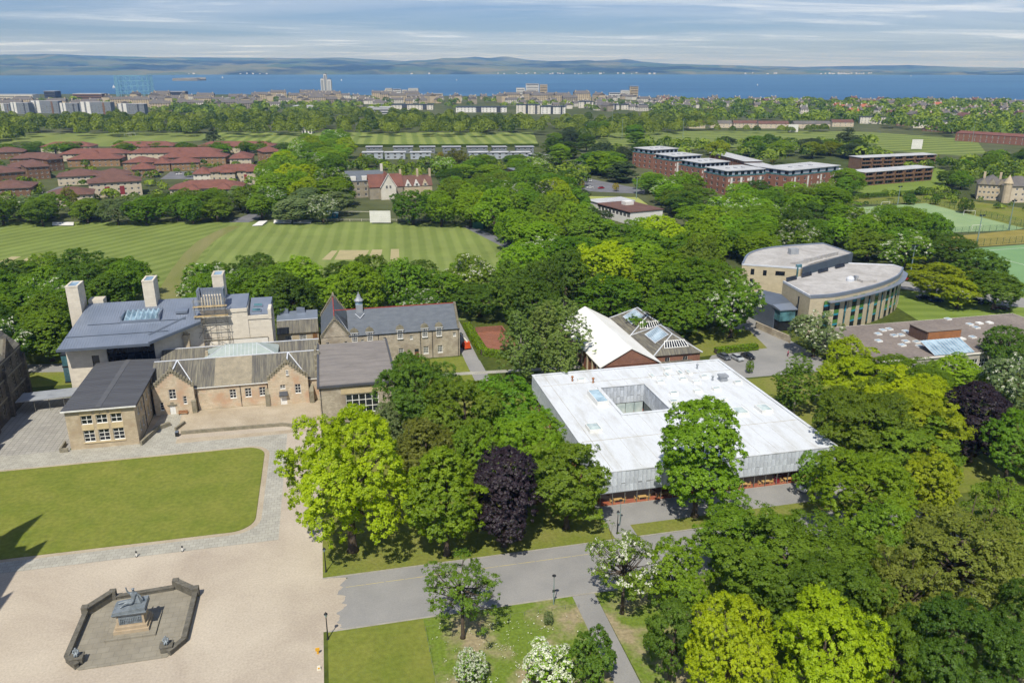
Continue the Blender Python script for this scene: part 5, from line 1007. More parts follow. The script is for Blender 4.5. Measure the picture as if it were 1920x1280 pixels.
def crown_mesh(name, seed, kind='round', rx=8, rz=6, zc=9.5, nl=46, lr=2.6, nc=900, per=30, ls=.3, rc=.8, mats=('leaf_mid',), white=0.0, flat=1.0, hang=0.0, open_=0.0):
    """twig clumps over the shells of overlapping lobes, each clump a small dome of leaf faces"""
    g = np.random.default_rng(seed + 100); c, rad = lobes(seed, kind, rx, rz, zc, nl, lr); ltone = g.uniform(0, 1, len(c))
    m = int(nc*2.6); w = rad**2; li = g.choice(len(c), m, p=w/w.sum()); d = unit(g.normal(0, 1, (m, 3)))
    d[:, 2] = np.where((d[:, 2] < 0) & (g.random(m) < .6), -d[:, 2], d[:, 2])
    sc = np.array([1, 1, flat]); q = c[li] + d*sc*(rad[li]*g.uniform(.78, 1.1, m))[:, None]
    if hang: q[:, 2] -= hang*g.random(m)**2*2.2
    out = unit((q - np.array([0, 0, zc]))/np.array([rx, rx, rz]))
    keep = (d*out).sum(1) > -.3; dist = np.linalg.norm((q[:, None, :] - c[None])/sc, axis=2)/rad[None]
    keep &= ((dist < .74).sum(1) == 0) | (g.random(m) < .08)
    if open_: keep &= g.random(m) > open_
    q, d, out, li = q[keep][:nc], d[keep][:nc], out[keep][:nc], li[keep][:nc]; m = len(q)
    ax = unit(d*.8 + out*.5 + np.array([0, 0, .45]) + g.normal(0, .25, (m, 3))); cr = rc*g.uniform(.6, 1.35, m); ct = g.random(m)
    k = np.repeat(np.arange(m), per); n = len(k); e = unit(ax[k]*.75 + g.normal(0, .75, (n, 3)))
    p = q[k] + e*np.array([1, 1, .72])*(cr[k]*g.uniform(.35, 1.05, n))[:, None]
    nrm = unit(e*.75 + ax[k]*.5 + np.array([0, 0, .6]) + g.normal(0, .34, (n, 3)))
    t1 = unit(np.cross(nrm, g.normal(0, 1, (n, 3)))); t2 = np.cross(nrm, t1); s = (ls*g.uniform(.6, 1.35, n))[:, None]; fold = nrm*s*.3
    V = np.stack([p - t1*s*.9, p + t2*s*.55 - fold, p + t1*s*.9, p - t2*s*.55 - fold], 1).reshape(-1, 3)
    tone = np.repeat(np.clip(.3*ltone[li[k]] + .35*ct[k] + .35*g.random(n), 0, 1), 4); mi = None
    if white: wc = (g.random(m) < white*1.6) & (out[:, 2] > -.5); mi = (wc[k] & (g.random(n) < .62)).astype(int)
    return mesh_np(name, V, np.arange(4*n).reshape(n, 4), mats, tone, mi)
def trunk_mesh(name, seed, kind, rx, rz, zc, nl, lr, r0, m, limbs=9, fork=.5):
    g = random.Random(seed); c, rad = lobes(seed, kind, rx, rz, zc, nl, lr); mb = MB(); z1 = max(zc - rz*.55, zc*.35)
    mb.lathe([(r0*1.7, 0), (r0*1.15, .6), (r0, 1.6), (r0*.85, z1)], 9)
    top = Vector((g.uniform(-.3,.3), g.uniform(-.3,.3), z1)); mid = Vector((g.uniform(-.6,.6), g.uniform(-.6,.6), zc + rz*.35))
    mb.tube(top - Vector((0,0,.2)), mid, r0*.8, r0*.28, 7)
    for k in g.sample(range(len(c)), min(limbs, len(c))):
        e = Vector(c[k]); s = top.lerp(mid, g.uniform(0, .6)); m1 = s.lerp(e, .5) + Vector((0, 0, -.06*(e-s).length))
        mb.tube(s, m1, r0*.42, r0*.26, 5).tube(m1, e, r0*.26, r0*.08, 5)
        for j in range(2): f = e + Vector((g.gauss(0,1), g.gauss(0,1), g.uniform(-.2,1)))*rad[k]*.7; mb.tube(m1.lerp(e, .6), f, r0*.12, r0*.04, 4)
    return mb.mesh(name, m, True)
PROTO = {}
def proto(key, seed, kind, rx, rz, zc, nl, lr, nc, per, ls, rc, r0=.45, bark='bark', white=0.0, mats=('leaf_mid',), limbs=9, **kw):
    PROTO[key] = (crown_mesh('crown', seed, kind, rx, rz, zc, nl, lr, nc, per, ls, rc, mats, white, **kw), trunk_mesh('trunk', seed, kind, rx, rz, zc, nl, lr, r0, bark, limbs), rx*1.04, zc + rz)
proto('big1', 3, 'round', 9.5, 7.5, 10.5, 64, 2.5, 1900, 38, .165, .55, .6); proto('big2', 8, 'round', 9.5, 7.2, 10.8, 54, 2.75, 2000, 38, .165, .56, .6); proto('big3', 15, 'tier', 9.5, 7.4, 10.4, 76, 2.4, 2300, 34, .165, .56, .6, flat=.58)
proto('rnd1', 21, 'round', 6.5, 5.6, 8.0, 40, 2.05, 1250, 32, .165, .48, .42); proto('rnd2', 22, 'round', 6.3, 5.8, 8.4, 34, 2.2, 1250, 32, .165, .5, .42); proto('rnd3', 23, 'oval', 6.2, 6.2, 8.8, 40, 2.0, 1250, 32, .165, .48, .42); proto('rnd4', 24, 'round', 6.6, 5.2, 7.6, 32, 2.3, 1200, 32, .165, .48, .42, white=.10, mats=('leaf_mid','blossom'))
proto('oval1', 31, 'oval', 5.6, 7.9, 9.9, 54, 1.95, 1900, 36, .16, .45, .4); proto('oval2', 32, 'oval', 5.4, 7.8, 10.2, 44, 2.0, 1500, 34, .16, .46, .4, flat=.75)
proto('tier1', 41, 'tier', 7.2, 6.0, 8.6, 56, 1.9, 1600, 30, .16, .48, .45, flat=.52); proto('birch', 51, 'oval', 4.2, 6.8, 9.4, 46, 1.25, 1000, 28, .13, .36, .2, 'bark_pale', hang=1.0, limbs=14)
proto('column', 61, 'column', 3.0, 8.2, 9.6, 46, 1.25, 900, 26, .16, .36, .3); proto('cone', 71, 'cone', 4.6, 8.0, 9.0, 90, 1.5, 1000, 26, .16, .4, .35, flat=.6)
proto('pine', 81, 'tier', 6.6, 4.6, 10.4, 34, 1.8, 900, 28, .16, .46, .4, flat=.5); proto('young', 91, 'round', 6.2, 4.0, 7.4, 52, 1.1, 620, 16, .14, .42, .26, limbs=40, flat=.5, open_=.42); proto('young_b', 92, 'round', 6.0, 4.2, 7.2, 50, 1.1, 620, 16, .14, .42, .24, white=.16, mats=('leaf_mid','blossom'), limbs=40, flat=.55, open_=.4)
proto('shrub', 95, 'round', 3.2, 2.5, 2.5, 24, 1.1, 520, 28, .12, .3, .16); proto('haw', 96, 'round', 3.4, 2.6, 3.0, 26, 1.15, 560, 28, .12, .3, .18, white=.52, mats=('leaf_fresh','blossom')); proto('sparse', 97, 'round', 8.6, 6.8, 10.6, 90, 1.5, 1900, 24, .15, .48, .5, limbs=44, flat=.7, open_=.12)
TREES = []
def put_tree(x, y, w, h, key, lm, label, name='broadleaf_tree', cat='tree', group=None, rz=None):
    cm, tm, r, H = PROTO[key]; sx = w/(2*r); sz = h/H
    t = thing(name, label, cat, (x, y, 0), rng.uniform(0, 6.28) if rz is None else rz, group)
    a = obj('trunk', tm, t); a.scale = (sx*.9+.1, sx*.9+.1, sz); c = obj('crown', cm, t); c.scale = (sx, sx, sz)
    c.material_slots[0].link = 'OBJECT'; c.material_slots[0].material = M(lm); TREES.append((x, y, w/2)); return t
def Tb(bx, by, wpx, h, key, lm, label, **kw):          # surveyed by the foot of the trunk
    x, y = at(bx, by); return put_tree(x, y, wpx*mpp(x, y, h*.6), h, key, lm, label, **kw)
def Tc(cx, cy, wpx, h, key, lm, label, **kw):          # surveyed by the middle of the crown
    x, y = at(cx, cy, h*.6); return put_tree(x, y, wpx*mpp(x, y, h*.6), h, key, lm, label, **kw)
# foreground
Tb(662,1032,262,24,'big1','leaf_lime','huge bright yellow-green maple on the grass corner beside the gravel forecourt',name='maple_tree')
Tb(838,1040,150,20,'oval2','leaf_fresh','fresh green hornbeam between the huge yellow-green maple and purple beech',name='hornbeam_tree')
Tb(946,1024,128,18.5,'oval1','leaf_copper','dark purple copper beech left of the library',name='copper_beech',cat='tree')
Tb(1062,990,165,16,'tier1','leaf_olive','olive-green spreading tree between the purple beech and library corner')
Tc(775,738,168,18,'big2','leaf_dark','dense dark green chestnut in front of the dormered slate house',name='chestnut_tree')
Tc(868,775,170,17,'big3','leaf_olive','broad olive tree right of the dense dark chestnut')
Tc(950,770,140,16,'rnd3','leaf_mid','mid green tree against the library\'s left wall, far end')
Tc(985,850,170,16,'big2','leaf_fresh','fresh green round tree at the library\'s left front wall')
Tc(800,850,130,15,'rnd1','leaf_bronze','bronze-tinged tree directly behind the fresh green hornbeam')
Tc(885,850,110,14,'rnd2','leaf_mid','mid green tree between the bronze-tinged tree and fresh round tree')
Tc(725,800,80,11,'rnd1','leaf_grey','pale feathery tree behind the huge yellow-green maple')
Tc(1035,870,80,11,'rnd2','leaf_olive','small olive tree squeezed behind the spreading tree by the library corner')
Tb(1302,968,152,23,'oval1','leaf_fresh','tall bright green lime tree standing before the library front',name='lime_tree')
Tb(868,1196,172,13,'young','leaf_olive','thin-leaved young tree on the meadow edge beside the drive',name='cherry_tree')
Tb(1166,1150,170,14,'young_b','leaf_olive','thin-leaved cherry with white blossom where the path meets the drive',name='cherry_tree')
Tb(884,1278,64,4.6,'haw','leaf_fresh','smaller white-blossomed hawthorn on the meadow',name='hawthorn_bush',cat='bush')
Tb(1022,1292,108,6.4,'haw','leaf_fresh','larger white-blossomed hawthorn beside the dark shrub',name='hawthorn_bush',cat='bush')
Tb(1112,1278,92,7.4,'shrub','leaf_dark','dark green rounded shrub beside the meadow path',name='shrub',cat='bush')
Tb(1028,1172,20,2.2,'shrub','leaf_grey','tiny sapling alone in the meadow grass',name='sapling',cat='sapling')
Tc(1485,1062,320,15,'big3','leaf_olive','widest olive-green beech in the wood at lower right',name='beech_tree')
Tc(1400,1012,200,12.5,'tier1','leaf_mid','mid green beech at the near left edge of the lower right wood',name='beech_tree')
Tc(1560,1140,230,16,'big3','leaf_olive','olive beech just behind the pair of yellow-green maples',name='beech_tree')
Tc(1272,1075,112,12,'rnd3','leaf_fresh','small fresh green tree beside the white-blossomed cherry')
Tc(1262,1190,110,13,'tier1','leaf_dark','dark green tree in front of the small fresh tree near the path')
Tc(1618,925,205,15,'big2','leaf_fresh','bright rounded chestnut below the library\'s right corner',name='chestnut_tree')
Tc(1655,1020,150,14,'rnd1','leaf_mid','mid green tree just below the bright rounded chestnut')
Tc(1800,1040,290,18,'sparse','leaf_bronze','big bronze-green oak with half-open leaves at the right edge',name='oak_tree')
Tc(1700,1110,170,15,'sparse','leaf_bronze','smaller bronze-green oak left of the big half-open oak',name='oak_tree')
Tc(1890,970,170,16,'sparse','leaf_olive','olive half-open oak behind the big bronze oak at right edge',name='oak_tree')
Tc(1370,1215,175,16,'big1','leaf_lime','left one of two yellow-green maples along the bottom edge',name='maple_tree')
Tc(1545,1225,215,16,'big2','leaf_lime','right one of two yellow-green maples along the bottom edge',name='maple_tree')
Tc(1800,1225,230,16,'big3','leaf_dark','dark green tree in the bottom right corner')
Tc(1680,1230,120,14,'tier1','leaf_mid','mid green tree between the yellow-green maples and dark corner tree')
Tc(1930,1180,150,15,'big3','leaf_dark','dark tree cut by the right edge near the bottom')
Tc(1660,1060,110,12,'rnd2','leaf_fresh','fresh green young tree showing through the oaks at lower right')
Tc(1745,905,120,12,'rnd1','leaf_yellowish','yellowish small tree right of the bright rounded chestnut')
Tc(1530,885,70,9,'rnd3','leaf_mid','small mid green tree touching the library\'s right front corner')
# right middle
Tc(1602,708,140,14,'tier1','leaf_lime','yellow-green tree right of the slim grey birch near the library')
Tc(1700,716,190,12,'big2','leaf_mid','mid green tree against the front wall of the gravel-roofed block'); Tc(1700,752,185,14,'big3','leaf_lime','yellow-green maple in front of the gravel-roofed block',name='maple_tree')
Tc(1622,790,190,17,'big3','leaf_olive','olive-yellow tree beside the library\'s right edge')
Tc(1720,790,180,15,'tier1','leaf_yellowish','yellowish maple left of the right-hand purple beech',name='maple_tree')
Tc(1835,778,120,17,'oval1','leaf_copper','purple copper beech near the right edge',name='copper_beech')
Tc(1700,845,190,13,'tier1','leaf_olive','low spreading olive tree on the grass right of the library')
Tc(1900,830,110,14,'rnd1','leaf_mid','mid green tree right of the right-hand purple beech')
Tc(1890,648,100,12,'big1','leaf_dark','dark green tree over the right end of the gravel-roofed block')
Tc(1905,715,110,13,'rnd4','leaf_grey','pale blossoming chestnut at the right edge above the purple beech',name='chestnut_tree')
Tc(1795,696,104,8.5,'rnd2','leaf_fresh','fresh green tree at the front corner of the gravel-roofed block')
Tc(1530,622,88,12,'rnd4','leaf_grey','pale silvery whitebeam below the curved building',name='whitebeam_tree')
Tc(1588,662,76,10,'rnd1','leaf_lime','small yellow-green tree right of the silvery whitebeam')
Tc(1495,712,88,14,'birch','leaf_olive','slim grey-green birch between the library and car park',name='birch_tree')
Tc(1560,780,70,10,'birch','leaf_dark','dark birch beside the library\'s right edge',name='birch_tree')
Tb(1405,700,16,3.4,'shrub','leaf_mid','single sapling at the near edge of the car park',name='sapling',cat='sapling')
Tc(1315,540,190,20,'big1','leaf_mid','largest tree left of the curved building')
Tc(1250,520,130,18,'rnd3','leaf_fresh','fresh green tree behind the white-roofed hall')
Tc(1375,570,110,17,'rnd4','leaf_mid','blossoming chestnut against the curved building\'s left wall',name='chestnut_tree')
Tc(1260,590,120,14,'rnd2','leaf_mid','mid green tree beside the rooflit brick hall')
Tc(1135,500,130,19,'big2','leaf_lime','tall yellow-green tree behind the white-roofed hall',name='lime_tree')
Tc(1755,520,120,13,'tier1','leaf_yellowish','yellow-leaved tree by the road right of the curved building')
Tc(1800,545,80,10,'tier1','leaf_yellowish','smaller yellow-leaved tree beside the parked cars')
Tc(1770,465,120,13,'big3','leaf_dark','dark tree behind the yellow-leaved roadside tree')
Tc(1840,500,100,13,'rnd1','leaf_dark','dark round tree left of the bright green pitch')
Tc(1870,540,100,12,'rnd2','leaf_dark','dark round tree at the corner of the bright green pitch')
# birch clump by the library
for k,(cx_,cy_,w_,lb) in enumerate(((975,640,84,'leftmost'),(1018,622,92,'second from left'),(1060,616,92,'third from left'),(1048,668,74,'nearest'))):
    Tc(cx_,cy_,w_,19 if k<3 else 15,'birch','leaf_birch',f'{lb} pale-stemmed birch in the clump behind the library',name='birch_tree',group='birches behind the library')
# belts: crowns scattered inside an outline read from the photo
ORD = ['first','second','third','fourth','fifth','sixth','seventh','eighth','ninth','tenth','eleventh','twelfth','thirteenth','fourteenth','fifteenth','sixteenth','seventeenth','eighteenth','nineteenth','twentieth']
_on = ['first','second','third','fourth','fifth','sixth','seventh','eighth','ninth']
ORD += [p+'-'+q for p in ('twenty','thirty','forty') for q in _on]
TONE = {'leaf_lime':'yellow-green','leaf_fresh':'fresh green','leaf_mid':'mid green','leaf_dark':'dark green','leaf_olive':'olive green','leaf_bronze':'bronze','leaf_grey':'pale grey-green','leaf_copper':'purple','leaf_pine':'dark pine','leaf_gold':'golden','leaf_yellowish':'yellowish'}
def inpoly(x, y, P):
    c = False; j = len(P)-1
    for i in range(len(P)):
        if (P[i][1] > y) != (P[j][1] > y) and x < (P[j][0]-P[i][0])*(y-P[i][1])/(P[j][1]-P[i][1])+P[i][0]: c = not c
        j = i
    return c
def belt(poly, sp, hr, keys, cols, place, wr=(.95,1.35), seed=1, nmax=60, name='broadleaf_tree', avoid=()):
    g = random.Random(seed); xs = [p[0] for p in poly]; ys = [p[1] for p in poly]; got = []
    for _ in range(4000):
        if len(got) >= nmax: break
        px, py = g.uniform(min(xs), max(xs)), g.uniform(min(ys), max(ys))
        if not inpoly(px, py, poly): continue
        h = g.uniform(*hr); x, y = at(px, py, h*.6); w = sp*g.uniform(*wr)
        if any((x-a)**2+(y-b)**2 < (.52*(w/2+r))**2*1.9 for a, b, r in TREES): continue
        if any(a[0]-w*.3 < x < a[1]+w*.3 and a[2]-w*.3 < y < a[3]+w*.3 for a in avoid): continue
        TREES.append((x, y, w/2)); got.append([px, x, y, w, h, g.choice(keys), g.choice(cols)])
    cnt = {}
    for q in sorted(got):
        lm = q[6]; cnt[lm] = cnt.get(lm, 0)+1; n = cnt[lm]
    tot = dict(cnt); cnt = {}
    for q in sorted(got):
        lm = q[6]; cnt[lm] = cnt.get(lm, 0)+1; n = cnt[lm]; tone = TONE[lm]
        lab = f'only {tone} tree {place}' if tot[lm] == 1 else (f'{ORD[n-1]} from left of the {tone} trees {place}' if n <= 20 else f'{tone} tree among those farther right {place}')
        TREES.pop(0) if False else None
        put_tree(q[1], q[2], q[3], q[4], q[5], lm, lab, name=name, group='trees '+place)
    return len(got)
RN = ['rnd1','rnd2','rnd3','rnd4','oval1','tier1','big1','big2','rnd1','rnd3']; MIX = ['leaf_mid','leaf_fresh','leaf_dark','leaf_fresh','leaf_olive','leaf_fresh','leaf_mid','leaf_mid']
AV = [(36,49,198,226),(-70,-16,190,217),(-17,-4,217,229),(-6,33,203,226),(-56,-42,164,194),(42,92,118,169),(62,93,172,213),(127,188,196,264),(130,199,161,190)]
NB = []
NB.append(belt([(385,524),(470,503),(600,514),(760,516),(860,500),(1000,482),(1020,560),(920,592),(700,580),(560,568),(440,548),(400,560)], 15.5, (10,19), RN, MIX, 'behind the slate house', seed=11, nmax=34, avoid=AV))
NB.append(belt([(-40,520),(120,500),(215,505),(262,520),(225,545),(118,560),(100,610),(70,640),(-40,655)], 14, (12,16), RN, ['leaf_dark','leaf_mid','leaf_dark','leaf_olive'], 'left of the zinc-roofed building', seed=12, nmax=22, avoid=AV))
NB.append(belt([(1030,470),(960,430),(900,395),(870,350),(1030,330),(1085,375),(1100,428),(1290,440),(1400,465),(1385,500),(1210,560),(1090,575),(1030,530)], 17, (11,21), RN, MIX+['leaf_lime'], 'in the wood behind the brick halls', seed=13, nmax=44, avoid=AV))
NB.append(belt([(1300,400),(1420,385),(1545,382),(1600,400),(1700,400),(1760,430),(1700,475),(1640,460),(1560,440),(1400,468),(1320,445)], 16, (11,15), RN, MIX+['leaf_olive'], 'in the wood behind the curved building', seed=14, nmax=36, avoid=AV))
NB.append(belt([(-40,384),(150,380),(300,376),(460,366),(640,372),(640,390),(460,391),(200,394),(-40,396)], 15, (10,14), RN, ['leaf_mid','leaf_dark','leaf_olive','leaf_grey','leaf_mid'], 'below the red-roofed flats', seed=15, nmax=30))
NB.append(belt([(575,258),(645,250),(655,268),(640,300),(610,330),(640,345),(640,372),(480,360),(455,345),(530,300)], 19, (14,18), RN, ['leaf_fresh','leaf_lime','leaf_fresh','leaf_mid'], 'in the bright avenue', seed=16, nmax=34))
NB.append(belt([(735,386),(815,380),(850,350),(960,340),(1010,372),(960,395),(880,392),(760,390)], 17, (13,17), RN, MIX, 'beyond the cricket field', seed=17, nmax=20))
NB.append(belt([(650,296),(760,292),(1040,296),(1100,330),(1000,345),(840,330),(815,300),(650,302)], 16, (9,12), RN, MIX, 'before the grey terraces', seed=18, nmax=18))
NB.append(belt([(1010,265),(1090,235),(1200,240),(1215,275),(1200,330),(1110,320),(1060,300)], 18, (13,18), ['column','rnd1','oval1','rnd3','column'], ['leaf_mid','leaf_pine','leaf_fresh','leaf_dark'], 'left of the brick apartments', seed=19, nmax=22))
NB.append(belt([(1200,330),(1310,340),(1330,352),(1480,350),(1590,350),(1600,372),(1460,380),(1300,385),(1220,362)], 16, (10,14), RN, MIX, 'below the brick apartments', seed=20, nmax=24))
NB.append(belt([(1290,268),(1420,262),(1620,268),(1610,282),(1480,280),(1300,276)], 19, (10,14), ['rnd1','rnd2','cone','oval1'], ['leaf_mid','leaf_fresh','leaf_dark','leaf_yellowish','leaf_pine'], 'behind the brick apartments', seed=21, nmax=16))
NB.append(belt([(1765,340),(1800,310),(1840,290),(1930,285),(1930,300),(1830,315),(1815,345)], 14, (9,13), ['rnd1','rnd2'], ['leaf_dark','leaf_mid'], 'beside the turreted flats', seed=22, nmax=12))
NB.append(belt([(-40,276),(160,272),(480,272),(560,276),(540,281),(-40,284)], 18, (8,10), ['rnd1','rnd2'], ['leaf_mid','leaf_olive','leaf_dark'], 'in the hedge row behind the flats', seed=23, nmax=20))
# single trees that stand out
Tc(1590,255,70,20,'cone','leaf_pine','tall dark conifer rising over the far playing field',name='conifer_tree')
Tc(398,248,34,18,'cone','leaf_pine','dark conifer at the end of the far left field',name='conifer_tree')
Tc(1068,375,85,15,'pine','leaf_pine','dark pine left of the low brown-roofed school wing',name='pine_tree')
Tc(1110,415,80,14,'pine','leaf_pine','dark pine nearest the low brown-roofed school wing',name='pine_tree')
Tc(1250,440,70,13,'pine','leaf_pine','dark pine in the wood left of the curved building',name='pine_tree')
Tc(1205,428,66,11,'rnd1','leaf_fresh','fresh green tree in front of the low brown-roofed school wing, right'); Tc(1150,442,74,12,'rnd3','leaf_mid','mid green tree in front of the low brown-roofed school wing, left')
Tc(1590,335,66,16,'oval1','leaf_mid','tall tree standing before the brown brick balcony flats')
Tc(855,295,44,17,'sparse','leaf_bronze','nearly bare brownish tree before the grey terraces')
Tc(128,370,40,13,'sparse','leaf_bronze','nearly bare tree before the red-roofed flats')
Tc(1705,372,26,6,'shrub','leaf_dark','left one of the dark shrubs above the pale green pitch',name='shrub',cat='bush'); Tc(1755,372,20,6,'shrub','leaf_dark','middle one of the dark shrubs above the pale green pitch',name='shrub',cat='bush'); Tc(1812,385,30,7,'shrub','leaf_dark','right one of the dark shrubs beside the pale green pitch',name='shrub',cat='bush')
for k,(px,py) in enumerate(((680,292),(826,290),(980,300),(1090,345),(1155,350),(1450,300))): Tc(px,py,13,5,'shrub','leaf_gold',f'{ORD[k]} from left of the small golden bushes beyond the cricket field',name='golden_bush',cat='bush',group='golden bushes')
print('belts', NB, 'trees', len(TREES))
# far woods read as one mass: many small crowns in one object
def wood_mass(name, label, polys, lm, seed, leaf=1.0, q=130):
    g = np.random.default_rng(seed); Vs = []; Ts = []; rr = random.Random(seed); cs = []
    for poly, n, hr, wr in polys:
        xs = [p[0] for p in poly]; ys = [p[1] for p in poly]; k = 0; tries = 0
        while k < n and tries < n*40:
            tries += 1; px, py = rr.uniform(min(xs), max(xs)), rr.uniform(min(ys), max(ys))
            if not inpoly(px, py, poly): continue
            h = rr.uniform(*hr); x, y = at(px, py, h*.5); w = rr.uniform(*wr)
            if any((x-a)**2+(y-b)**2 < (.33*(w+c))**2 for a, b, c in cs): continue
            cs.append((x, y, w)); k += 1
            d = unit(g.normal(0, 1, (q, 3))); d[:, 2] = np.abs(d[:, 2])*1.25 - .35; nb = 9; bump = unit(g.normal(0, 1, (nb, 3)))
            rad = 1 + .16*np.max((d[:, None]*bump[None]).sum(2)**3, axis=1); p = d*rad[:, None]*np.array([w/2, w/2, h*.46])*g.uniform(.82, 1.02, q)[:, None] + np.array([x, y, h*.54])
            nm = unit(d + np.array([0, 0, .35]) + g.normal(0, .35, (q, 3))); t1 = unit(np.cross(nm, g.normal(0, 1, (q, 3)))); t2 = np.cross(nm, t1); s = (leaf*g.uniform(.7, 1.4, q)*w/9)[:, None]
            Vs.append(np.stack([p-t1*s, p+t2*s*.7, p+t1*s, p-t2*s*.7], 1).reshape(-1, 3)); Ts.append(np.repeat(np.clip(g.normal(rr.random(), .18, q), 0, 1), 4))
    V = np.concatenate(Vs); F = np.arange(len(V)).reshape(-1, 4)
    return tag(obj(name, mesh_np(name, V, F, [lm], np.concatenate(Ts))), label, 'woodland', kind='stuff')
leafmat('leaf_far', (0.05,0.105,0.010), (0.23,0.32,0.028), 0.3)
wood_mass('far_wood', 'long belt of mixed trees between the far playing fields and the town', [
    ([(-60,225),(100,218),(400,212),(700,208),(1010,225),(1020,243),(700,243),(400,243),(-60,246)], 330, (13,19), (12,18)),
    ([(-60,215),(30,215),(50,250),(-60,262)], 26, (15,20), (13,18)), ([(1020,225),(1200,215),(1330,212),(1340,236),(1200,246),(1080,256)], 110, (12,17), (11,16)),
    ([(1330,240),(1560,238),(1600,243),(1330,243)], 14, (7,10), (8,12))], 'leaf_far', 31, q=420, leaf=.6)
wood_mass('garden_shrubs', 'shrubs and small trees in the gardens between the housing estates', [
    ([(-40,300),(120,290),(520,292),(560,320),(500,360),(300,372),(-40,380)], 130, (3,7), (4,8)), ([(650,305),(1040,290),(1060,320),(990,330),(660,330)], 90, (3,9), (4,10)), ([(1085,290),(1200,262),(1640,260),(1660,290),(1400,296),(1290,288),(1200,300)], 75, (8,14), (8,14)), ([(1760,300),(1930,285),(1960,310),(1960,335),(1800,330)], 40, (7,12), (8,12)), ([(1600,368),(1760,352),(1800,330),(1830,380),(1740,372)], 16, (3,6), (4,7)), ([(1020,330),(1090,300),(1100,330),(1080,372),(1040,370)], 24, (8,13), (8,12)), ([(1610,290),(1930,300),(1930,340),(1790,330)], 40, (3,8), (4,9)), ([(1560,362),(1750,355),(1940,390),(1940,408),(1760,375),(1560,385)], 26, (2,4), (3,6))], 'leaf_far', 33, q=90)
wood_mass('town_trees', 'garden trees scattered through the far town by the shore', [
    ([(1200,196),(1900,190),(1960,240),(1880,255),(1620,225),(1250,222)], 420, (10,16), (11,20)), ([(1250,186),(1900,188),(1930,196),(1250,194)], 150, (9,14), (12,22)),
    ([(-60,186),(600,184),(1200,187),(1200,205),(700,200),(-60,200)], 130, (8,14), (10,18)), ([(280,196),(560,192),(740,196),(700,208),(400,212),(280,212)], 120, (10,15), (12,18))], 'leaf_far', 32, q=90)
# ------------------------------------------------------------------ buildings beyond the campus
mat('tile_brown', '#6e5147', '#5f463d', 0.25, 0.85, fine=0.12, fscale=1.2); mat('tile_red', '#7b5246', '#6a473d', 0.25, 0.85, fine=0.12, fscale=1.2); mat('tile_orange', '#a8674e', '#965b45', 0.25, 0.85, fine=0.1)
mat('tile_grey', '#5f5c5a', '#6c6862', 0.2, 0.85, fine=0.12); mat('harling', '#c6baa4', '#b9ac95', 0.3, 0.9, fine=0.05); mat('harling_white', '#d5d0c4', '#c6c0b2', 0.3, 0.9, fine=0.05)
mat('brick_brown', '#7f644d', '#6f5743', 0.5, 0.9, fine=0.12, fscale=4); mat('brick_buff', '#94795a', '#856c50', 0.5, 0.9, fine=0.1, fscale=4); mat('brick_mid', '#8f6653', '#805b4a', 0.4, 0.9, fine=0.1, fscale=4)
mat('panel_grey', '#6f757b', '#7d8388', 0.3, 0.7); mat('panel_pale','#9aa1a8','#a7adb3',.3,.6); mat('panel_dark', '#3f4348', '#4a4e53', 0.3, 0.7); mat('panel_white', '#dcdad4', '#cfcdc6', 0.3, 0.7); mat('panel_red', '#8e3a3d', '#7f3337', 0.4, 0.7)
mat('roof_grey', '#989a9e', '#a5a6aa', 0.15, 0.8, fine=0.08); mat('roof_lightgrey', '#bcbdbd', '#a5a6a7', 0.15, 0.75, fine=0.08); mat('roof_navy', '#3a4352', '#465062', 0.2, 0.6); mat('stone_pale', '#bfb095', '#ac9d83', 0.3, 0.9, fine=0.06); mat('stone_grey', '#99917f', '#877f6f', 0.3, 0.9, fine=0.08)
SW = {}
def simple_window(parent, pos, rz, w, h, fm='white_frame', gm='glass_dark', nx=2):
    key = (round(w,2), round(h,2), fm, gm, nx)
    if key not in SW:
        mb = MB(); f = .12
        mb.box(-w/2,-w/2+f,-.04,.04,0,h).box(w/2-f,w/2,-.04,.04,0,h).box(-w/2+f,w/2-f,-.04,.04,0,f).box(-w/2+f,w/2-f,-.04,.04,h-f,h)
        for i in range(1,nx): mb.box(-w/2+w*i/nx-.05,-w/2+w*i/nx+.05,-.03,.03,f,h-f)
        mb.quad((-w/2+f,.0,f),(w/2-f,.0,f),(w/2-f,.0,h-f),(-w/2+f,.0,h-f),1); SW[key] = mb.mesh('window',[fm,gm])
    return obj('window', SW[key], parent, pos, rz)
def wallset(t, x0, x1, y0, y1, z0, z1, wm, wins, fm='white_frame', gm='glass_dark', sides='SEW', depth=.2, name='wall'):
    mb = MB()
    for sd in 'SENW':
        P, ln, rz, _ = side_fn(x0, x1, y0, y1, sd); ws = [w for w in wins if w[0] == sd]
        wall_face(mb, P, ln, z0, z1, [w[1:5] for w in ws], depth)
        for w in ws: simple_window(t, P(w[1], w[2], depth*.7), rz, w[3], w[4], *(w[5:7] if len(w) > 6 else (fm, gm)), nx=2 if w[3] > .9 else 1)
    return mb.build(name, wm, t)
def frame_of(bl, br):
    a, b = Vector(at(*bl)), Vector(at(*br)); d = b - a; return a, d.length, math.atan2(d.y, d.x)
def winrows(W, D, st, sh, n, ne, z0=1.0, w=1.3, h=1.3, sides='SEW'):
    out = []
    for k in range(st):
        for i in range(n): out.append(('S', W*(i+.5)/n, z0+k*sh, w, h))
        for i in range(ne):
            for s in sides[1:]: out.append((s, D*(i+.5)/ne, z0+k*sh, w, h))
    return out
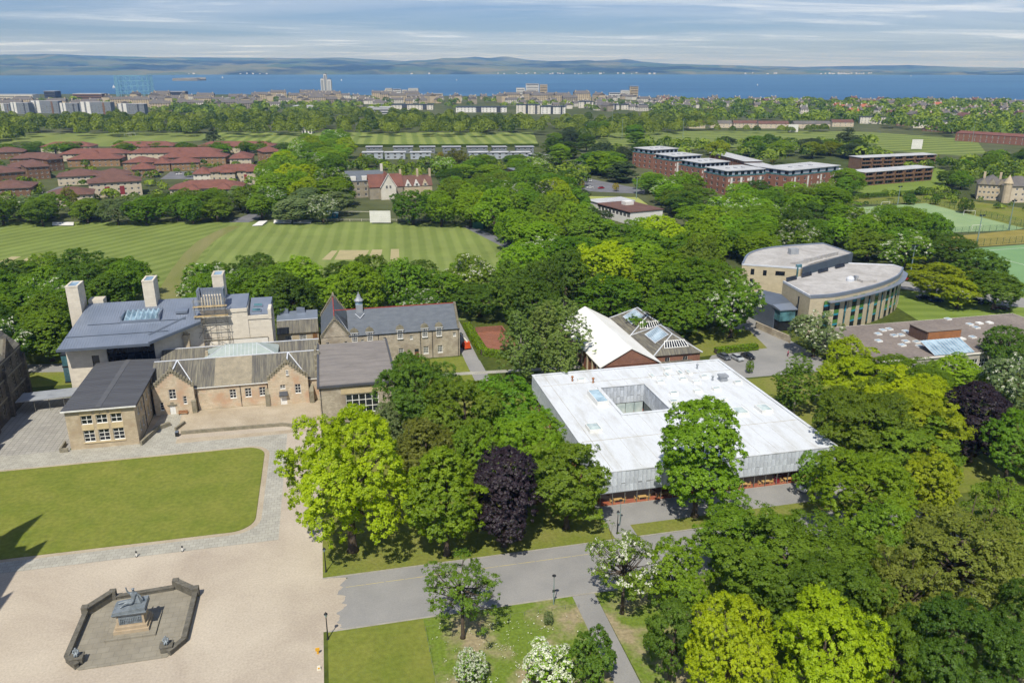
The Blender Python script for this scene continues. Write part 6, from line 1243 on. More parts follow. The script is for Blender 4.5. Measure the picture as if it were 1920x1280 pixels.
def block(name, label, bl, br, D, st, n, wm, rm, roof='hip', rise=3.0, sh=2.9, ne=2, cat='building', group=None, fm='white_frame', gm='glass_dark', w=1.3, h=1.35, ov=.6, band=None, z0=.9):
    a, W, ang = frame_of(bl, br); t = thing(name, label, cat, (a.x, a.y, 0), ang, group); H = st*sh + .2
    wallset(t, 0, W, 0, D, 0, H, wm, winrows(W, D, st, sh, n, ne, z0, w, h), fm, gm)
    if band: MB().box(-.06,W+.06,-.06,D+.06,H-1.9,H-.02).build('upper_band', band, t) if False else None
    if roof == 'hip': hip_mb(0, W, 0, D, H, H+rise, ov).build('roof', rm, t)
    elif roof == 'gable': gable_roof(t, 0, W, 0, D, H, H+rise, rm, 'x', ov=.3); [MB().hull([(x,0,H),(x,D,H),(x,D/2,H+rise)],[(x+.2*s,0,H),(x+.2*s,D,H),(x+.2*s,D/2,H+rise)]).build('gable', wm, t) for x, s in ((0.0,1),(W,-1))]
    else: MB().box(-ov,W+ov,-ov,D+ov,H,H+.35).build('roof', rm, t); 
    return t, W, H
# red-roofed flats
RF = [
 ('cream flats with brown-red hipped roof and pink window panels nearest the playing field',(322,384),(456,380),15,3,12,'harling','tile_red'),
 ('cream flats with brown-red hipped roof right of their small car park',(398,348),(502,343),15,3,10,'harling','tile_red'),
 ('short cream wing at the left end of the flats beyond the car park',(364,343),(396,342),13,2,3,'harling_white','tile_red'),
 ('cream flats low among trees at the left front of the estate',(90,388),(176,383),15,2,8,'harling','tile_brown'),
 ('cream flats with tall pink window panel ending at the car park',(170,372),(268,366),15,3,8,'harling','tile_brown'),
 ('middle cream flats behind the front left pair',(110,349),(190,345),18,2,7,'harling','tile_brown'),
 ('brown-roofed flats stepping up beside the middle cream flats',(185,347),(250,343),16,2,5,'harling','tile_brown'),
 ('dark brick flats at the left edge, nearest of three',(-20,352),(52,346),18,3,6,'brick_brown','tile_brown'),
 ('dark brick flats at the left edge, second of three',(55,338),(96,335),22,3,4,'brick_brown','tile_brown'),
 ('dark brick flats at the left edge, third of three',(92,322),(122,319),22,3,3,'brick_brown','tile_brown'),
 ('buff brick terrace under red roof left of the small car park',(232,320),(290,319),14,2,6,'brick_buff','tile_red'),
 ('short buff brick end block beside the small car park',(292,322),(320,321),14,2,3,'brick_buff','tile_red'),
 ('buff brick terrace under red roof above the small car park',(322,321),(375,319),14,2,6,'brick_buff','tile_red'),
 ('long red-roofed row at the back left of the estate',(112,303),(235,301),14,2,12,'harling','tile_red'),
 ('long red-roofed row at the back centre of the estate',(240,301),(410,299),14,2,16,'harling','tile_red'),
 ('red-roofed block facing sideways behind the right-hand cream flats',(432,312),(472,311),26,2,4,'harling','tile_red'),
 ('red-roofed row along the rear hedge, left',(78,288),(172,287),13,2,9,'harling','tile_red'),
 ('red-roofed row along the rear hedge, middle',(210,287),(326,286),13,2,10,'harling','tile_red'),
 ('red-roofed row along the rear hedge, right',(372,287),(512,286),13,2,12,'harling','tile_red'),
 ('red-roofed end block near the bright avenue',(496,306),(530,304),15,3,3,'brick_buff','tile_red'),
 ('buff row under brown-red roof left of the middle terrace',(128,314),(226,312),14,2,9,'brick_buff','tile_red'),
 ('buff row under brown-red roof behind the terrace above the car park',(300,310),(424,308),14,2,12,'brick_buff','tile_red'),
 ('brown-roofed row between the dark brick flats and cream flats',(20,330),(88,326),16,2,6,'brick_brown','tile_brown'),
 ('brown-red row behind the left dark brick flats',(20,312),(105,310),16,2,8,'brick_brown','tile_brown'),
 ('low brown-roofed flats at the front left corner of the estate',(-30,374),(60,370),18,2,7,'brick_brown','tile_brown'),
 ('short brown-red roofed link between the middle cream flats',(250,334),(292,332),14,2,4,'brick_buff','tile_red'),
 ('brown-roofed flats at the far left edge by the rear hedge',(-20,300),(45,298),16,2,5,'brick_brown','tile_brown')]
for lb,bl,br,D,st,n,wm,rm in RF:
    t,W,H = block('apartment_block', lb, bl, br, D+5, st, n, wm, rm, group='red-roofed flats', ne=2 if st > 2 else 1, rise=3.6, ov=.8)
    if st == 3 and wm == 'harling':
        for a in (W*.34, W*.62): MB().box(a-1.3,a+1.3,-.12,-.02,1.4,6.4).build('pink_panel','panel_red',t)
    if wm.startswith('brick') or rm == 'tile_red': MB().box(.1,W-.1,-.3,-.24,H-.5,H-.05).build('fascia_band','harling_white',t)
    for a in ([W*.3,W*.75] if W > 34 and st == 3 else [W*.55] if W > 30 and wm == 'harling' else []):   # projecting bays with their own hipped roofs
        wallset(t,a-4.2,a+4.2,-3.4,-.02,0,H-.3,wm,[('S',2.4+q*3.6,1+k*2.9,1.3,1.35) for q in range(2) for k in range(st)],name='bay_wall'); hip_mb(a-4.2,a+4.2,-3.4,6,H-.3,H+2.6,.8).build('bay_roof',rm,t)
# red brick apartments with grey top storey
BA = [('first','farthest',(1222,318),(1272,314)),('second','second farthest',(1262,333),(1315,329)),('third','middle',(1312,348),(1367,344)),('fourth','second nearest',(1360,366),(1432,361)),('fifth','nearest the balcony flats',(1476,365),(1572,353))]
for k,(o_,lb,bl,br) in enumerate(BA):
    a, W, ang = frame_of(bl, br); D = 24; H = 11.2
    t = thing('apartment_block', f'red brick apartments with grey glazed top storey, {lb}', 'building', (a.x,a.y,0), ang, 'red brick apartments')
    wallset(t,0,W,0,D,0,H,'brick_mid',[('S',W*(i+.5)/8,1+r*3.5,1.9 if i%3 else 1.0,2.0,('white_frame' if i%4 else 'panel_white'),('glass_dark' if i%4 else 'panel_white')) for i in range(8) for r in range(3)]+[('W',D*(i+.5)/4,1+r*3.5,2.0,2.1) for i in range(4) for r in range(3)],depth=.3)
    wallset(t,1.0,W-.6,1.2,D-1,H,H+3.4,'panel_pale',[('S',(W-1.6)*(i+.5)/6,H+.5,2.6,2.2,'dark_frame','glass_dark') for i in range(6)]+[('W',D*(i+.5)/4-1,H+.5,3,2.2,'dark_frame','glass_dark') for i in range(4)],name='top_storey')
    MB().box(.2,W+.1,.4,D,H+3.2,H+3.55).build('roof','roof_lightgrey',t); MB().box(-.05,W+.05,-.05,.12,H,H+.9).box(-.05,.12,.12,D,H,H+.9).build('balcony_rail','glass_teal',t)
    for q in range(4): MB().box(W*(.1+.25*q),W*(.1+.25*q)+1.5,-.1,-.02,.8,H-.8).build('white_panel','panel_white',t)
    for q in range(3): MB().box(W*.25+q*W*.2,W*.25+q*W*.2+1.6,D*.4,D*.5,H+3.55,H+4.1).build('roof_box','roof_grey',t)
block('apartment_block','long low brick wing with pale flat roof behind the red brick apartments',(1395,322),(1450,338),14,2,8,'brick_mid','roof_lightgrey','flat'); block('apartment_block','long low brick wing with pale flat roof at the back of the apartments',(1330,300),(1395,318),14,2,8,'brick_mid','roof_lightgrey','flat')
# brown balcony flats
for lb,bl,br,st,nb_ in (('front row of brown brick balcony flats above the sloping lawn',(1618,349),(1746,338),3,7),('rear row of brown brick balcony flats, partly hidden by the front row',(1612,318),(1752,311),3,7),('brown brick balcony end unit left of the tall tree',(1560,346),(1590,344),3,2)):
    a, W, ang = frame_of(bl, br); t = thing('balcony_flats', lb, 'building', (a.x,a.y,0), ang, 'balcony flats'); H = 8.8; bw = W/nb_
    wins = [('S',(i+.5)*bw,.4+r*2.9,bw*.72,2.1) for i in range(nb_) for r in range(3)]
    wallset(t,0,W,0,13,0,H,'brick_brown',wins,depth=1.2); MB().box(-.4,W+.4,-.6,13.4,H,H+.35).build('roof','roof_lightgrey',t)
    for i in range(nb_):
        for r in (1,2): MB().box(i*bw+bw*.1,(i+1)*bw-bw*.1,-1.0,.05,r*2.9-.15,r*2.9+.85).build('balcony','brick_brown',t)
        MB().box(i*bw-.15,i*bw+.15,-1.0,0,0,H).build('fin_wall','brick_brown',t)
# pale turreted flats at right
t,W,H = block('turreted_flats','pale stone flats with dark slate roofs and gabled dormers at the right edge',(1830,374),(1880,377),16,3,6,'stone_pale','tile_grey','hip',5,3.0,2)
for k in range(3): MB().hull([(W*(k+.5)/3-2.2,-.5,H-.2),(W*(k+.5)/3+2.2,-.5,H-.2),(W*(k+.5)/3,-.5,H+3.4)],[(W*(k+.5)/3-2.2,5,H-.2),(W*(k+.5)/3+2.2,5,H-.2),(W*(k+.5)/3,5,H+3.4)]).build('dormer','stone_grey',t)
for k in (0,1): MB().box(W*(.2+.6*k)-.6,W*(.2+.6*k)+.6,7,8.4,H+2,H+6.5).build('chimney','stone_pale',t)
t,W,H = block('turreted_flats','cream side wing of the pale stone flats, cut by the right edge',(1884,380),(1945,380),15,3,5,'harling','tile_grey','hip',5,3.1,2)
MB().lathe([(2.2,0),(2.2,11),(2.6,11.2),(.1,16)],10,(0,0,0)).build('turret','stone_pale',t)
# long brick shed, terraces and white flats beyond the far right field
block('brick_shed','long dark red brick building under a brown-red roof at the right edge',(1790,264),(1945,275),22,2,14,'brick_mid','tile_red','gable',2.0,4.0,1,w=1.0,h=2.6)
block('pavilion','low brick pavilion with brown hipped roof left of the long brick shed',(1728,246),(1790,250),16,1,8,'brick_brown','tile_brown','hip',3,3.2,1)
block('white_flats','white flats with dark roof storey beyond the far right field, right pair front',(1712,240),(1786,242),14,3,12,'harling_white','panel_dark','flat',0,3,2); block('white_flats','white flats with dark roof storey beyond the far right field, rear right',(1752,232),(1818,234),14,3,10,'harling_white','panel_dark','flat',0,3,2); block('white_flats','white flats with dark roof storey beyond the far right field, left',(1612,232),(1678,233),14,3,10,'harling_white','panel_dark','flat',0,3,2)
for k,(x0,x1,y) in enumerate(((1292,1322,241),(1332,1372,240),(1375,1420,240),(1422,1478,241),(1488,1556,241),(1560,1600,238))): block('terrace_row',f'{ORD[k]} from left of the cream terraces under brown roofs beyond the far field',(x0,y),(x1,y),10,2,6 if x1-x0>40 else 4,'harling',('tile_brown','tile_grey','tile_brown')[k%3],'gable',3.2,2.8,1,group='terraces beyond the far field')
block('brick_house_row','brown brick house block beside the left white flats',(1680,236),(1712,237),12,2,4,'brick_brown','tile_brown','gable',3,2.8,1)
# grey stepped terraces
for k,x0 in enumerate((687,738,788,830,876,924,968)):
    t,W,H = block('terrace_house',f'{ORD[k]} from left of the grey slate-hung houses in the back terrace row',(x0,288),(x0+(30,36,28,34,38,26,33)[k],287.6),9,2,3,'panel_grey','roof_grey','flat',0,2.7,1,group='grey terraces',w=2.2,h=1.5)
for k,x0 in enumerate((680,722,770,880,918,956)):
    t,W,H = block('terrace_house',f'{ORD[k]} from left of the grey houses in the front terrace row',(x0,299),(x0+38,298.6),9,2,3,'panel_pale','roof_lightgrey','flat',0,2.7,1,group='grey terraces',w=2.2,h=1.5)
    MB().box(.3,W-.3,.6,1.0,H-2.4,H-.1).build('slate_hanging','panel_grey',t)
block('terrace_house','grey flat-roofed end house right of the terrace rows',(1000,305),(1030,304),14,2,3,'panel_grey','roof_grey','flat',0,2.8,1); block('terrace_house','brick house half hidden among trees below the terraces',(963,335),(985,334),12,2,2,'brick_buff','panel_grey','flat',0,2.8,1)
# old gabled boarding house
t,W,H = block('gabled_house','old house with grey slate roof, red-tiled cross gable and tall chimneys',(652,372),(722,369),14,3,5,'stone_grey','slate_new','gable',5.2,3.3,1,w=1.6,h=1.8)
for k in range(3): MB().box(W*(.18+.3*k)-1.6,W*(.18+.3*k)+1.6,.2,3,H+.2,H+2.6).build('dormer','panel_white',t)
MB().box(W-1.3,W+.2,6,8,H+3,H+9).build('chimney','harling_white',t)
a,W2,ang2 = frame_of((690,384),(754,381)); 
b0 = MB().box(W*.55,W*.55+20,-9,3,0,7.5).build('cross_wing','stone_grey',t)
gable_roof(t,W*.55,W*.55+20,-9,3,7.5,14,'tile_red','x',ov=.4,name='cross_roof'); gable_roof(t,W*.55+6.5,W*.55+15.5,-12,4,7.5,15,'tile_red','y',ov=.4,name='front_gable_roof')
MB().hull([(W*.55+6.5,-12,7.4),(W*.55+15.5,-12,7.4),(W*.55+11,-12,14.6)],[(W*.55+6.5,-11.7,7.4),(W*.55+15.5,-11.7,7.4),(W*.55+11,-11.7,14.6)]).build('gable','harling_white',t); MB().box(W*.55+6.5,W*.55+15.5,-12,-9.05,0,7.4).build('gable_wall','harling_white',t)
for s_ in (-1,1): MB().tube((W*.55+11,-12.4,15.3),(W*.55+11+s_*5,-12.4,7.2),.22,n=4).build('bargeboard','panel_white',t); simple_window(t,(W*.55+11+s_*1.1,-12.05,6.5),0,1.3,2.0)
wallset(t,W*.55+20.2,W*.55+38,-8,3,0,7.2,'stone_pale',[('S',3+i*5.2,1.2,1.8,2.2) for i in range(3)]); gable_roof(t,W*.55+20.2,W*.55+38,-8,3,7.2,12.6,'tile_brown','x',ov=.3,name='right_roof')
for i in range(3):
    xc=W*.55+23.4+i*5.2; MB().hull([(xc-2,-8.4,7.0),(xc+2,-8.4,7.0),(xc,-8.4,10.6)],[(xc-2,-5,7.0),(xc+2,-5,7.0),(xc,-5,10.6)]).build('dormer','panel_white' if i<2 else 'stone_pale',t); simple_window(t,(xc,-8.45,7.0),0,1.5,1.6)
for x in (W*.55+19.6,W*.55+30,W*.55+37.6): MB().box(x-.6,x+.6,-3.4,-1.8,9,16.5).build('chimney','stone_pale',t)
# low brown-roofed school wing in the wood
t = thing('school_wing','low L-shaped white building with brown flat roof in the wood behind the halls','building',(0,0,0))
a,W,ang = frame_of((1120,404),(1168,418)); t.location=(a.x,a.y,0); t.rotation_euler=(0,0,ang)
wallset(t,0,W*1.25,0,20,0,6.2,'panel_white',[('S',(i+.5)*W*1.25/9,3.4,2.4,1.7,'panel_white','glass_dark') for i in range(9)]); MB().box(-.4,W*1.25+.4,-.5,20.4,6.2,6.6).build('roof','tile_brown',t); MB().box(-14,0-.1,2,24,0,6).build('rear_wing','panel_white',t); MB().box(-14.4,.0,1.6,24.4,6,6.4).build('rear_roof','roof_lightgrey',t); MB().box(9,13,9,14,6.6,8.4).build('plant_box','panel_white',t)
MB().box(.2,W*1.25,-.07,-.01,5.3,6.15).build('fascia','panel_dark',t)
# grandstand
a,W,ang = frame_of((1100,247),(1148,246)); t = thing('grandstand','small grandstand with white roof and blue ends beyond the far right field','stand',(a.x,a.y,0),ang)
mat('blue_paint','#2f6fae','#2a649d',.5,.6); MB().box(0,W,6,9,0,7).build('back_wall','panel_dark',t); MB().hull([(0,-2,7.4),(W*.9,-2,7.4),(W*.9,9,7),(0,9,7)],[(0,-2,8.2),(W*.9,-2,8.2),(W*.9,9,7.6),(0,9,7.6)]).build('roof','panel_white',t); MB().box(-1,-.1,-1,9,0,7.6).build('end_wall','blue_paint',t); MB().box(W*.9+.1,W*.9+2,-1,9,0,8).build('end_wall','blue_paint',t)
for r in range(4): MB().box(0,W*.9,r*1.4,r*1.4+1.4,0,.6+r*.7).build('seating_step','panel_dark',t)
# white and grey modern flats, far left
for k,(x0,x1,y) in enumerate(((4,20,212),(22,56,214),(60,112,213),(114,148,214),(152,210,216),(222,272,214))):
    a,W,ang = frame_of((x0,y),(x1,y)); t = thing('modern_flats',f'{ORD[k]} from left of the white and grey flats above the far left wood','building',(a.x,a.y,0),ang,'white and grey flats'); n_=max(3,int(W/5.5)); H=(15,18,20,17,20,16)[k]
    ws=[('S',W*(i+.5)/n_,1+r*3.0,1.9,1.7) for i in range(n_) for r in range(5)]
    wallset(t,0,W,0,14,0,H,'panel_grey',ws); MB().box(-.3,W+.3,-.3,14.3,H,H+.4).build('roof','roof_grey',t)
    MB().box(W*.05,W*.16,-.5,-.05,1,H+1.2).build('white_bay','panel_white',t); MB().box(W*.22,W*.34,-.5,-.05,1,H+1.2).build('white_bay','panel_white',t); MB().box(W*.74,W*.80,-.4,-.05,0,H).build('dark_bay','panel_dark' if k%2 else 'brick_brown',t)
# tower blocks and shore flats
for k,(x0,x1,y,H,lb) in enumerate(((603,608.5,180,44,'left'),(609,614,180,56,'taller middle'),(615,622,180,42,'right'))):
    a,W,ang=frame_of((x0,y),(x1,y)); t=thing('tower_block',f'{lb} one of the three joined pale tower blocks on the far shore','building',(a.x,a.y,0),ang,'tower blocks')
    MB().box(0,W,0,14,0,H).build('wall','panel_white',t); MB().box(W*.25,W*.75,2,10,H,H+3).build('lift_house','panel_grey',t)
    for q in (.25,.5,.75): MB().box(W*q-.8,W*q+.8,-.15,-.02,3,H-2).build('window_column','panel_grey',t)
SHF=[(708,722,184,14,'panel_white'),(723,735,183,22,'harling_white'),(737,752,183,20,'panel_white'),(754,764,183,18,'harling_white'),(766,784,183,22,'panel_white'),(968,984,182,22,'panel_white'),(986,1010,181,32,'panel_white'),(1012,1026,181,30,'stone_pale'),(1142,1163,184,12,'panel_white'),(1164,1180,184,18,'panel_white'),(1181,1196,184,28,'stone_pale'),(440,462,184,8,'panel_white'),(480,512,184,8,'panel_white'),(584,598,183,10,'panel_grey'),(810,830,183,9,'stone_pale')]
for k,(x0,x1,y,H,wm) in enumerate(SHF):
    a,W,ang=frame_of((x0,y),(x1,y)); t=thing('shore_flats',f'{ORD[k]} from left in the list of pale flats along the far shore' if False else f'pale flats rising at the far shore, {ORD[sorted(s[0] for s in SHF).index(x0)]} from left','building',(a.x,a.y,0),ang,'pale flats by the far shore')
    MB().box(0,W,0,16,0,H).build('wall',wm,t); MB().box(-.5,W+.5,-.5,16.5,H,H+1).build('roof','roof_grey',t)
    for r in range(int(H//4)): MB().box(1,W-1,-.12,-.02,1.5+r*4,3.2+r*4).build('window_row','glass_dark',t)
for k,(x0,x1,y,st) in enumerate(((715,812,206,3),(855,950,211,3),(968,1012,214,5),(1014,1060,214,4),(1085,1112,203,4),(1118,1160,206,3),(1165,1228,206,3))):
    a,W,ang=frame_of((x0,y),(x1,y)); t=thing('modern_flats',f'{ORD[k]} from left of the flats with blue-grey roofs in the middle of the town','building',(a.x,a.y,0),ang,'flats with blue-grey roofs'); n_=max(4,int(W/6)); H=st*3
    wallset(t,0,W,0,13,0,H,'panel_white' if k%2 else 'harling_white',[('S',W*(i+.5)/n_,.9+r*3,1.9,1.6) for i in range(n_) for r in range(st)]); MB().box(-.6,W+.6,-.8,13.6,H,H+.8).build('roof','roof_navy',t); MB().box(W*.4,W*.5,-.4,-.05,0,H).build('dark_bay','panel_dark',t); MB().box(W*.8,W*.88,-.4,-.05,0,H).build('dark_bay','panel_dark',t)
for k,(x0,x1,y,H,wm,lb) in enumerate(((690,732,214,10,'roof_lightgrey','pale flat-roofed hall in the trees left of the middle flats'),(292,345,183,14,'panel_dark','dark office block right of the gasholder frame'),(-30,62,186,10,'harling_white','long pale shed at the far left below the sea'),(84,104,184,16,'panel_dark','dark office block on the far left skyline'),(138,192,188,14,'brick_brown','long brown-brick office at far left'),(420,470,191,7,'roof_grey','wide grey warehouse behind the wood at left'),(550,590,207,7,'panel_white','white low building at the wood\'s edge, left of centre'))):
    a,W,ang=frame_of((x0,y),(x1,y)); t=thing('office_block',lb,'building',(a.x,a.y,0),ang); MB().box(0,W,0,30,0,H).build('wall',wm,t); MB().box(-.5,W+.5,-.5,30.5,H,H+.9).build('roof','roof_lightgrey' if k%2==0 else 'roof_grey',t)
    for r in range(int(H//4)): MB().box(1,W-1,-.14,-.02,1.4+r*4,3.0+r*4).build('window_row','glass_dark',t)
# gasholder frame
mat('gas_blue','#6f9fb0','#84aebd',.2,.6); gx,gy = at(255,181); t = thing('gasholder_frame','pale blue open iron gasholder frame standing against the sea','gasholder',(gx,gy,0)); GR,GH=47,54
for i in range(20):
    c,s=math.cos(i*.31416)*GR,math.sin(i*.31416)*GR; MB().tube((c,s,0),(c,s,GH),0.7,.6,5).build('column','gas_blue',t)
for z in (13,27,40,53):
    rg=MB()
    for i in range(20): rg.tube((math.cos(i*.31416)*GR,math.sin(i*.31416)*GR,z),(math.cos((i+1)*.31416)*GR,math.sin((i+1)*.31416)*GR,z),.55,n=4)
    rg.build('ring_girder','gas_blue',t)
br=MB()
for i in range(20):
    for z in (0,13,27,40):
        a,b=i*.31416,(i+1)*.31416; br.tube((math.cos(a)*GR,math.sin(a)*GR,z),(math.cos(b)*GR,math.sin(b)*GR,z+13),.2,n=3).tube((math.cos(b)*GR,math.sin(b)*GR,z),(math.cos(a)*GR,math.sin(a)*GR,z+13),.2,n=3)
br.build('cross_brace','gas_blue',t)
# town houses
HP={}
def house_mesh(key,w,d,h,r,wm,rm,rows):
    if key in HP: return HP[key]
    mb=MB(); mb.box(-w/2,w/2,0,d,0,h)
    mb.hull([(-w/2-.3,-.3,h-.1),(-w/2-.3,d+.3,h-.1),(-w/2-.3,d/2,h+r)],[(w/2+.3,-.3,h-.1),(w/2+.3,d+.3,h-.1),(w/2+.3,d/2,h+r)],1)
    for sx in (-1,1): mb.box(sx*w*.42-.6,sx*w*.42+.6,d/2-1,d/2+1,h+r*.6,h+r+1.4)
    n=max(2,int(w/3.4))
    for k in range(rows):
        for i in range(n): x=-w/2+w*(i+.5)/n; mb.box(x-.6,x+.6,-.06,0.02,1+k*3,2.5+k*3,2)
    HP[key]=mb.mesh('town_house',[wm,rm,'glass_dark']); return HP[key]
HTYPE=[('stone house under grey slate',12,10,6,4.0,'stone_pale','tile_grey',2),('white-walled house under grey slate',11,9,6,3.8,'harling_white','tile_grey',2),('stone terrace under grey slate',26,11,9,4.2,'stone_grey','tile_grey',3),('cream tenement under grey slate',30,12,12,4.0,'stone_pale','tile_grey',4),('white terrace under grey slate',24,10,6,3.6,'harling_white','tile_grey',2),('white house under orange tiles',13,10,5.5,4.4,'harling_white','tile_orange',2),('cream house under brown tiles',14,10,5.5,4.0,'harling','tile_brown',2)]
HNAME=('small stone houses','small white-walled houses','grey stone terraces','cream tenements','white terraces','white orange-tiled houses','cream brown-tiled houses')
def town(poly,n,types,place,seed,scale=1.0,sp=15):
    g=random.Random(seed); xs=[p[0] for p in poly]; ys=[p[1] for p in poly]; got=[]; tries=0; cnt={}
    while len(got)<n and tries<n*60:
        tries+=1; px,py=g.uniform(min(xs),max(xs)),g.uniform(min(ys),max(ys))
        if not inpoly(px,py,poly): continue
        x,y=at(px,py)
        if any(abs(x-a)<sp*1.3 and abs(y-b)<sp*1.2 for a,b in got): continue
        got.append((x,y)); k=g.choice(types); T_=HTYPE[k]; me=house_mesh(k,*T_[1:])
        o=obj('town_house',me,None,(x,y,0),g.choice((0,.12,-.1,.2))+g.choice((0,0,0,math.pi/2))); o.scale=(scale,scale,scale); cnt.setdefault(k,[]).append((px,o)); tag(o,None,'house',f'town houses {place}')
    for k,l in cnt.items():
        for i,(px,o) in enumerate(sorted(l,key=lambda q:q[0])): o['label']=f'{ORD[i]} from left of the {HNAME[k]} {place}'
town([(-40,198),(280,192),(600,190),(700,193),(720,200),(560,203),(280,210),(-40,208)],70,[0,2,3,4,2,3],'in the far town at left',41,1.15,20)
town([(260,187),(600,184),(1200,186),(1220,194),(960,196),(700,196),(260,192)],85,[0,2,3,3,4,1],'along the far middle shore',42,1.25,24)
town([(960,196),(1230,197),(1330,200),(1230,212),(1060,205)],26,[0,1,2,4],'in the far town centre',43,1.1,18)
town([(1230,188),(1900,191),(1930,200),(1500,204),(1230,203)],62,[0,1,4,0,6],'near the right-hand shore',44,1.15,20)
town([(1480,205),(1900,203),(1930,222),(1840,232),(1700,224),(1500,215)],42,[5,6,6,1,0,1,0],'among gardens at far right',45,1.2,18)
# white specks of the towns across the water: too far to count
g=random.Random(9); mb=MB()
for cx_,n,sp in ((1000,40,150),(1150,28,90),(470,20,60),(350,12,40),(230,12,30),(80,14,70),(1580,36,60),(1440,16,60),(760,8,60)):
    for _ in range(n):
        px=g.gauss(cx_,sp/2); py=g.uniform(136.2,138.0) if cx_<1400 else g.uniform(136.6,138.2); x,y=at(px,py,6); s=g.uniform(5,12); z=g.uniform(4,14); mb.box(x-s,x+s,y-6,y+6,-2,z)
tag(mb.build('coast_town','harling_white'),'pale specks of houses along the opposite coast','town',kind='stuff')
# ------------------------------------------------------------------ memorial
brickmat('memorial_paving','#8f897a','#888273','#7d7769',1.6,1.15,0.035,axes='xy',noise=.14,nscale=.4); mat('bronze','#8f979b','#6e767a',1.2,.55,metal=.3,fine=.15); mat('memorial_wall','#6f6b60','#57544b',.8,.9,fine=.2,fscale=3); mat('warm_stone','#b3a288','#a5947a',.9,.9,fine=.1)
t = thing('memorial_enclosure','low dark stone wall round a paved eight-sided memorial terrace','wall',(-31,103,0))
oc=[(-7.3,-5.4),(-5.4,-7.4),(5.4,-7.4),(7.4,-4.8),(7.5,5.5),(4.6,8.2),(-4.7,7.5),(-7.3,4.3)]
MB().prism(oc,0,.12).build('terrace_paving','memorial_paving',t)
def wseg(p,q,h,w=.55,name='wall_section'):
    a,b=Vector(p),Vector(q); d=(b-a).normalized(); n=Vector((-d.y,d.x))*w/2
    MB().prism([tuple(a-n),tuple(b-n),tuple(b+n),tuple(a+n)],0,h).build(name,'memorial_wall',t); n2=n*1.25; e=d*.08
    MB().prism([tuple(a-n2-e),tuple(b-n2+e),tuple(b+n2+e),tuple(a+n2-e)],h,h+.16).build('coping','memorial_wall',t)
wseg((-7.3,-5.2),(-7.3,4.3),.85); wseg((-7.3,4.3),(-4.7,7.4),1.35,.7); wseg((4.6,8.1),(7.4,5.5),1.35,.7); wseg((7.45,5.5),(7.35,-4.8),.85); wseg((7.35,-4.8),(5.7,-7.0),.7); wseg((-7.3,-5.2),(-5.7,-7.0),.76); wseg((-3.9,7.5),(4.0,8.0),.55)
for p in ((-4.4,7.6),(4.3,8.3),(7.5,5.7),(-7.4,4.5)): MB().box(p[0]-.45,p[0]+.45,p[1]-.45,p[1]+.45,0,1.6).build('pier','memorial_wall',t)
ped = thing('memorial_pedestal','warm stone pedestal with bronze relief panels on a stepped base','pedestal',(-31.1,103.2,.12))
MB().box(-3.3,3.3,-2.7,2.6,0,.28).build('base_step','memorial_paving',ped); MB().box(-2.3,2.3,-1.75,1.7,.28,.75).build('base_step','warm_stone',ped); MB().box(-2.1,2.1,-1.5,1.5,.75,1.2).build('base_step','warm_stone',ped)
MB().prism([(-1.85,-1.25),(1.85,-1.25),(1.85,1.25),(-1.85,1.25)],1.2,2.9,top=[(-1.75,-1.15),(1.75,-1.15),(1.75,1.15),(-1.75,1.15)]).build('shaft','warm_stone',ped)
pn=MB().hull([(-1.5,-1.29,1.5),(1.5,-1.29,1.5),(1.5,-1.2,2.7),(-1.5,-1.2,2.7)],[(-1.5,-1.2,1.5),(1.5,-1.2,1.5),(1.5,-1.1,2.7),(-1.5,-1.1,2.7)]).build('relief_panel','bronze',ped)
fg=MB(); gg=random.Random(4)
for i in range(12): x=-1.3+i*.235; fg.lathe([(.06,0),(.11,.25),(.1,.5),(.05,.62),(.09,.72),(.03,.85)],6,(x,-1.27+gg.uniform(-.03,.02),1.58+gg.uniform(0,.14)))
fg.build('relief_figures','bronze',pn)
MB().prism([(-2.0,-1.4),(2.0,-1.4),(2.0,1.4),(-2.0,1.4)],2.9,3.25,top=[(-2.25,-1.6),(2.25,-1.6),(2.25,1.6),(-2.25,1.6)]).build('cornice','bronze',ped)
def skin_body(name,pts,edges,rad,m,parent,sub=2):
    me=bpy.data.meshes.new(name); me.from_pydata(pts,edges,[]); me.materials.append(M(m)); o=obj(name,me,parent)
    sk=o.modifiers.new('skin','SKIN'); sk.use_smooth_shade=True
    me.skin_vertices  # layer made by the modifier
    for i,r in enumerate(rad): me.skin_vertices[0].data[i].radius=(r,r)
    me.skin_vertices[0].data[0].use_root=True
    ss=o.modifiers.new('subsurf','SUBSURF'); ss.levels=sub; ss.render_levels=sub; return o
st = thing('memorial_statue','weathered bronze figure half reclining with one arm raised on the pedestal','statue',(-31.1,103.2,3.37)); st.scale=(1.12,1.12,1.2)
MB().prism([(-1.9,-1.25),(1.9,-1.2),(2.0,1.2),(-1.8,1.2)],0,[.28,.5,.62,.3]).build('rock_base','bronze',st)
P_=[(.35,0,.75),(.5,.02,1.15),(.55,.03,1.6),(.58,.03,1.95),(.6,.02,2.12),(.62,-.03,2.36),(.25,0,1.85),(-.05,-.05,2.2),(-.12,-.08,2.65),(-.14,-.08,2.85),(.9,.05,1.8),(1.2,.1,1.4),(1.45,0,1.0),(1.55,-.05,.85),(.2,-.25,.72),(-.35,-.4,.95),(-.85,-.45,.55),(-1.1,-.55,.45),(.25,.25,.7),(-.45,.3,.7),(-1.2,.35,.55),(-1.45,.3,.5)]
E_=[(0,1),(1,2),(2,3),(3,4),(4,5),(3,6),(6,7),(7,8),(8,9),(3,10),(10,11),(11,12),(12,13),(0,14),(14,15),(15,16),(16,17),(0,18),(18,19),(19,20),(20,21)]
